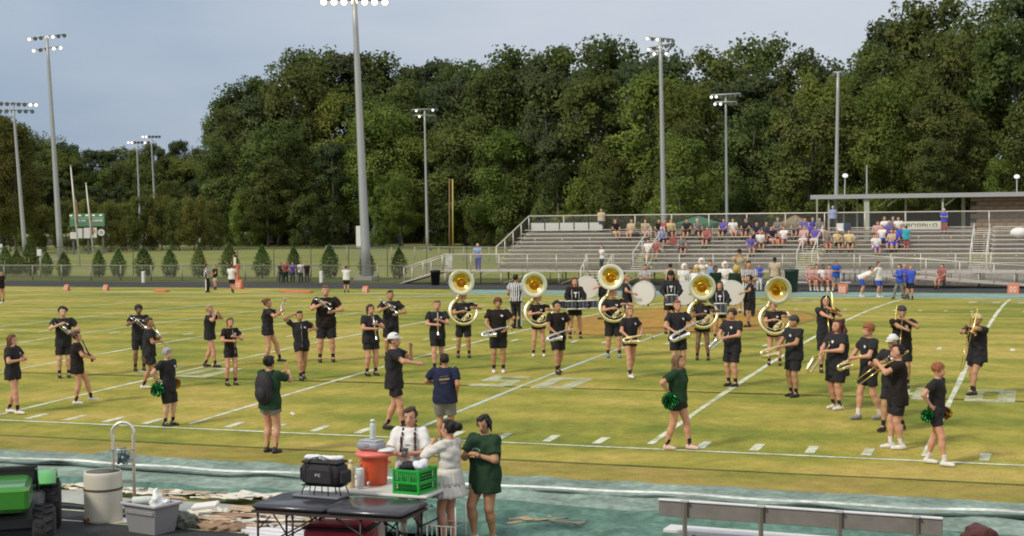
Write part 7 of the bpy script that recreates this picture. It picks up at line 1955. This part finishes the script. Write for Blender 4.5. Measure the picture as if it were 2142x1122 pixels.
for i, (px, sh) in enumerate(((1696, 'pinkc'), (1709, 'pinkc'), (1722, 'white'), (1735, 'pinkc'))):
    X = on_y(px, 600, vb[1])[0]
    F(['leftmost seated visitor in a pink jersey on the low bench', 'second seated visitor in pink from the left on the low bench', 'seated visitor in white with dark hair on the low bench', 'rightmost seated visitor in pink on the low bench'][i], px, 0, 0, random.uniform(-20, 20), 'lap', sh, 'red', ('short', 'black' if i == 2 else 'brown'), 'pink' if i != 2 else 'brown', P=(X, vb[1], 0), H=1.78, hips=.29, legs={'R': (.06, .25, 0), 'L': (-.06, .25, 0)}, socks='white', shoes='white')
# the audience on the bleachers
def row_at(py, px, seated):
    best = None
    for k in range(NR):
        y = BO[1]+WD+.1+k*RW+(.16 if seated else .5); z = WZ+.02+k*RH+(.45 if seated else RH+.02)
        X = on_y(px, py, y)[0]; q = proj((X, y, z))
        if best is None or abs(q[1]-py) < best[0]: best = (abs(q[1]-py), X, y, z)
    return best[1:]
def sit(label, px, py, shirt, pants_, hair=('short', 'brown'), skinc='pink', H=1.72, **k):
    X, y, z = row_at(py, px, True)
    k.setdefault('fem', random.random() < .5); k.setdefault('build', random.uniform(1.0, 1.3))
    return F(label, px, 0, 0, k.pop('face', random.uniform(-35, 35)), k.pop('arms', 'lap'), shirt, pants_, hair, skinc, 'spectators seated on the bleachers', P=(X, y, z-.45), H=H, hips=.285, legs={'R': (.055, .25, -.02), 'L': (-.055, .24, -.02)}, slen=.95, **k)
def stand(label, px, fy, hy, shirt, pants_, hair=('short', 'brown'), skinc='pink', Y=None, z=None, **k):
    if Y is None: X, Y, z = row_at(fy, px, False)
    else: X = on_y(px, fy, Y)[0]
    d = depth((X, Y, z)); H = min(1.95, max(1.5, (fy-hy)/FPX*d))
    return F(label, px, 0, 0, k.pop('face', 0), k.pop('arms', 'down'), shirt, pants_, hair, skinc, 'spectators standing on the bleachers', P=(X, Y, z), H=H, pants=True, **k)
stand('heavy man in brown standing on the top row beside the white seat backs', 1258, 489, 445, 'tanc', 'jean', ('bald', 'brown'), build=1.4, face=160)
for a in ((1287, 486, 'black', 'tanc', 'blond', 'woman in a black top beside the heavy standing man'), (1321, 486, 'tanc', 'tanc', 'blond', 'woman in tan on the top row left of the first handrail'), (1350, 486, 'tanc', 'pinkc', 'lightbrown', 'woman in light tan right of the first handrail'), (1379, 487, 'black', 'black', 'black', 'dark-clothed spectator left of the tall pole\'s foot'),
          (1391, 484, 'red', 'darkgrey', 'brown', 'spectator in dull red at the tall pole\'s foot'), (1403, 489, 'yellow', 'darkgrey', 'brown', 'spectator in cream right of the tall pole\'s foot'), (1384, 500, 'lightblue', 'navy', 'white', 'spectator in a light blue shirt below the tall pole'), (1356, 528, 'white', 'grey', 'black', 'spectator in a white shirt two rows above the walkway'),
          (1374, 528, 'red', 'grey', 'brown', 'spectator in a red shirt two rows above the walkway'), (1437, 488, 'black', 'black', 'black', 'dark-clothed spectator left of the man in the grey shirt'), (1459, 486, 'grey', 'black', 'white', 'white-haired man in a grey shirt before the green tent'), (1514, 485, 'purple', 'black', 'black', 'spectator in dark purple left of the white shirt, top row'),
          (1533, 484, 'white', 'pinkc', 'brown', 'broad spectator in a white shirt on the top row at mid bleachers'), (1576, 508, 'black', 'pinkc', 'black', 'spectator in black, left of the pair below the second handrail'), (1590, 511, 'white', 'darkgrey', 'brown', 'spectator in white and black below the second handrail'), (1603, 494, 'darkgrey', 'red', 'blond', 'blond spectator in dark clothes left of the second handrail'),
          (1613, 499, 'navy', 'pinkc', 'black', 'spectator in navy just left of the second handrail'), (1627, 489, 'grey', 'jean', 'grey', 'spectator in grey next to the second handrail'), (1665, 489, 'grey', 'darkgrey', 'grey', 'spectator in grey below the tan tent'), (1683, 500, 'pinkc', 'white', 'grey', 'spectator in pink and white left of the purple shirts'),
          (1692, 493, 'purple', 'purple', 'brown', 'spectator in purple, left of the pair in purple'), (1706, 500, 'purple', 'white', 'brown', 'spectator in deep purple, right of the pair in purple'), (1730, 514, 'grey', 'red', 'brown', 'spectator in a grey shirt left of the yellow shirt'), (1751, 513, 'yellow', 'black', 'lightbrown', 'spectator in a pale yellow shirt with blond hair'),
          (1776, 514, 'yellow', 'black', 'brown', 'spectator in a cream shirt right of the yellow one'), (1836, 492, 'pinkc', 'black', 'brown', 'spectator in pink, left of the crowd before the banner'), (1850, 487, 'white', 'pinkc', 'blond', 'spectator in white behind the pink shirt'), (1859, 495, 'purple', 'navy', 'white', 'spectator in purple with a white hat in the crowd'), (1879, 487, 'white', 'black', 'brown', 'spectator in a white shirt at the banner\'s left end'),
          (1866, 508, 'tanc', 'royal', 'brown', 'spectator in tan beside the blue blanket'), (1873, 515, 'royal', 'royal', 'black', 'spectator in blue left of the teal shirt'), (1832, 522, 'white', 'purple', 'brown', 'spectator in a white top sitting lowest before the banner')):
    sit(a[5], a[0], a[1], a[2], a[3], ('short', a[4]))
stand('person in a bright teal shirt standing below the banner', 1896, 523, 480, 'teal', 'red', face=170, build=1.15)
stand('man in a light blue shirt standing at the back rail under the pavilion end', 1742, 480, 440, 'lightblue', 'darkgrey', ('short', 'white'))
stand('man in a royal blue shirt with white hair standing right of the banner', 1975, 487, 447, 'royal', 'red', ('short', 'white'), arms='cross')
stand('person in white standing on the walkway at the front stair', 1260, 566, 514, 'white', 'darkgrey', face=-60, Y=61.1, z=WZ, arms='small')
stand('white-haired person in pale blue leaning on the rail at the bleachers\' left end', 1001, 572, 515, 'lightblue', 'purple', ('short', 'white'), face=-20, Y=61.0, z=WZ, arms='lap', lean=14, build=1.2)
for px, py, col, lb in ((1408, 503, 'red', 'red folding seat on the bleachers right of the light blue shirt'), (1758, 476, 'white', 'white folding seat at the back rail under the pavilion end'), (1773, 477, 'jean', 'dark blue folding seat at the back rail')):
    X, y, z = row_at(py+6, px, True); e = empty('stadium_seat', (X, y, z), .2, lb, 'seat'); MB().box((0, 0, .05), (.42, .40, .06), bevel=.02).build('cushion', cloth(col), e); MB().box((0, .2, .28), (.42, .05, .42), bevel=.02).build('backrest', cloth(col), e)
for a in ((1684, 489, 'purple', 'pinkc', 'brown', 'spectator in purple on the row above the pair in purple'), (1700, 487, 'royal', 'purple', 'blond', 'blond spectator in blue behind the pair in purple'), (1714, 489, 'grey', 'white', 'black', 'dark-haired spectator in grey right of the group in purple'), (1846, 500, 'white', 'royal', 'black', 'dark-haired spectator in white left of the tan shirt'),
          (1885, 500, 'royal', 'black', 'brown', 'spectator in blue above the teal shirt'), (1868, 487, 'grey', 'purple', 'grey', 'grey-haired spectator in the crowd left of the banner'), (1583, 492, 'navy', 'red', 'brown', 'spectator in navy above the pair in black below the second handrail'), (1570, 521, 'purple', 'grey', 'blond', 'blond spectator in purple low in the middle stand'),
          (1640, 507, 'white', 'red', 'brown', 'spectator in white beside the foot of the second handrail'), (1480, 507, 'red', 'darkgrey', 'black', 'spectator in red low behind the white helmets'), (1425, 520, 'grey', 'navy', 'brown', 'spectator in grey right of the seated red shirt'), (1560, 486, 'black', 'darkgrey', 'black', 'dark-clothed spectator right of the broad one in white')):
    sit(a[5], a[0], a[1], a[2], a[3], ('short', a[4]))
X, y, z = row_at(492, 1330, True); tag(MB().box((X, y, z+.12), (.5, .3, .24), bevel=.06).build('bag', mat('nylon_black', (.022, .018, .020))), 'black bag on the seat beside the first handrail', 'bag')
X, y, z = row_at(489, 2132, True); o = MB().ball((0, 0, 0), (.50, .45, .30), 20, 10).build('umbrella', mat('cloth_white', CLOTH['white']), None, True); o.location = (X, y, z+.12); tag(o, 'white domed umbrella on the bleachers at the right edge', 'umbrella')

# every ring, crate slat and plank above is metres; nothing here depends on the lens
for o in bpy.data.objects:
    if o.type == 'MESH' and o.name.split('.')[0] in ('body', 'shirt', 'hair', 'shorts', 'shoe'):
        pass
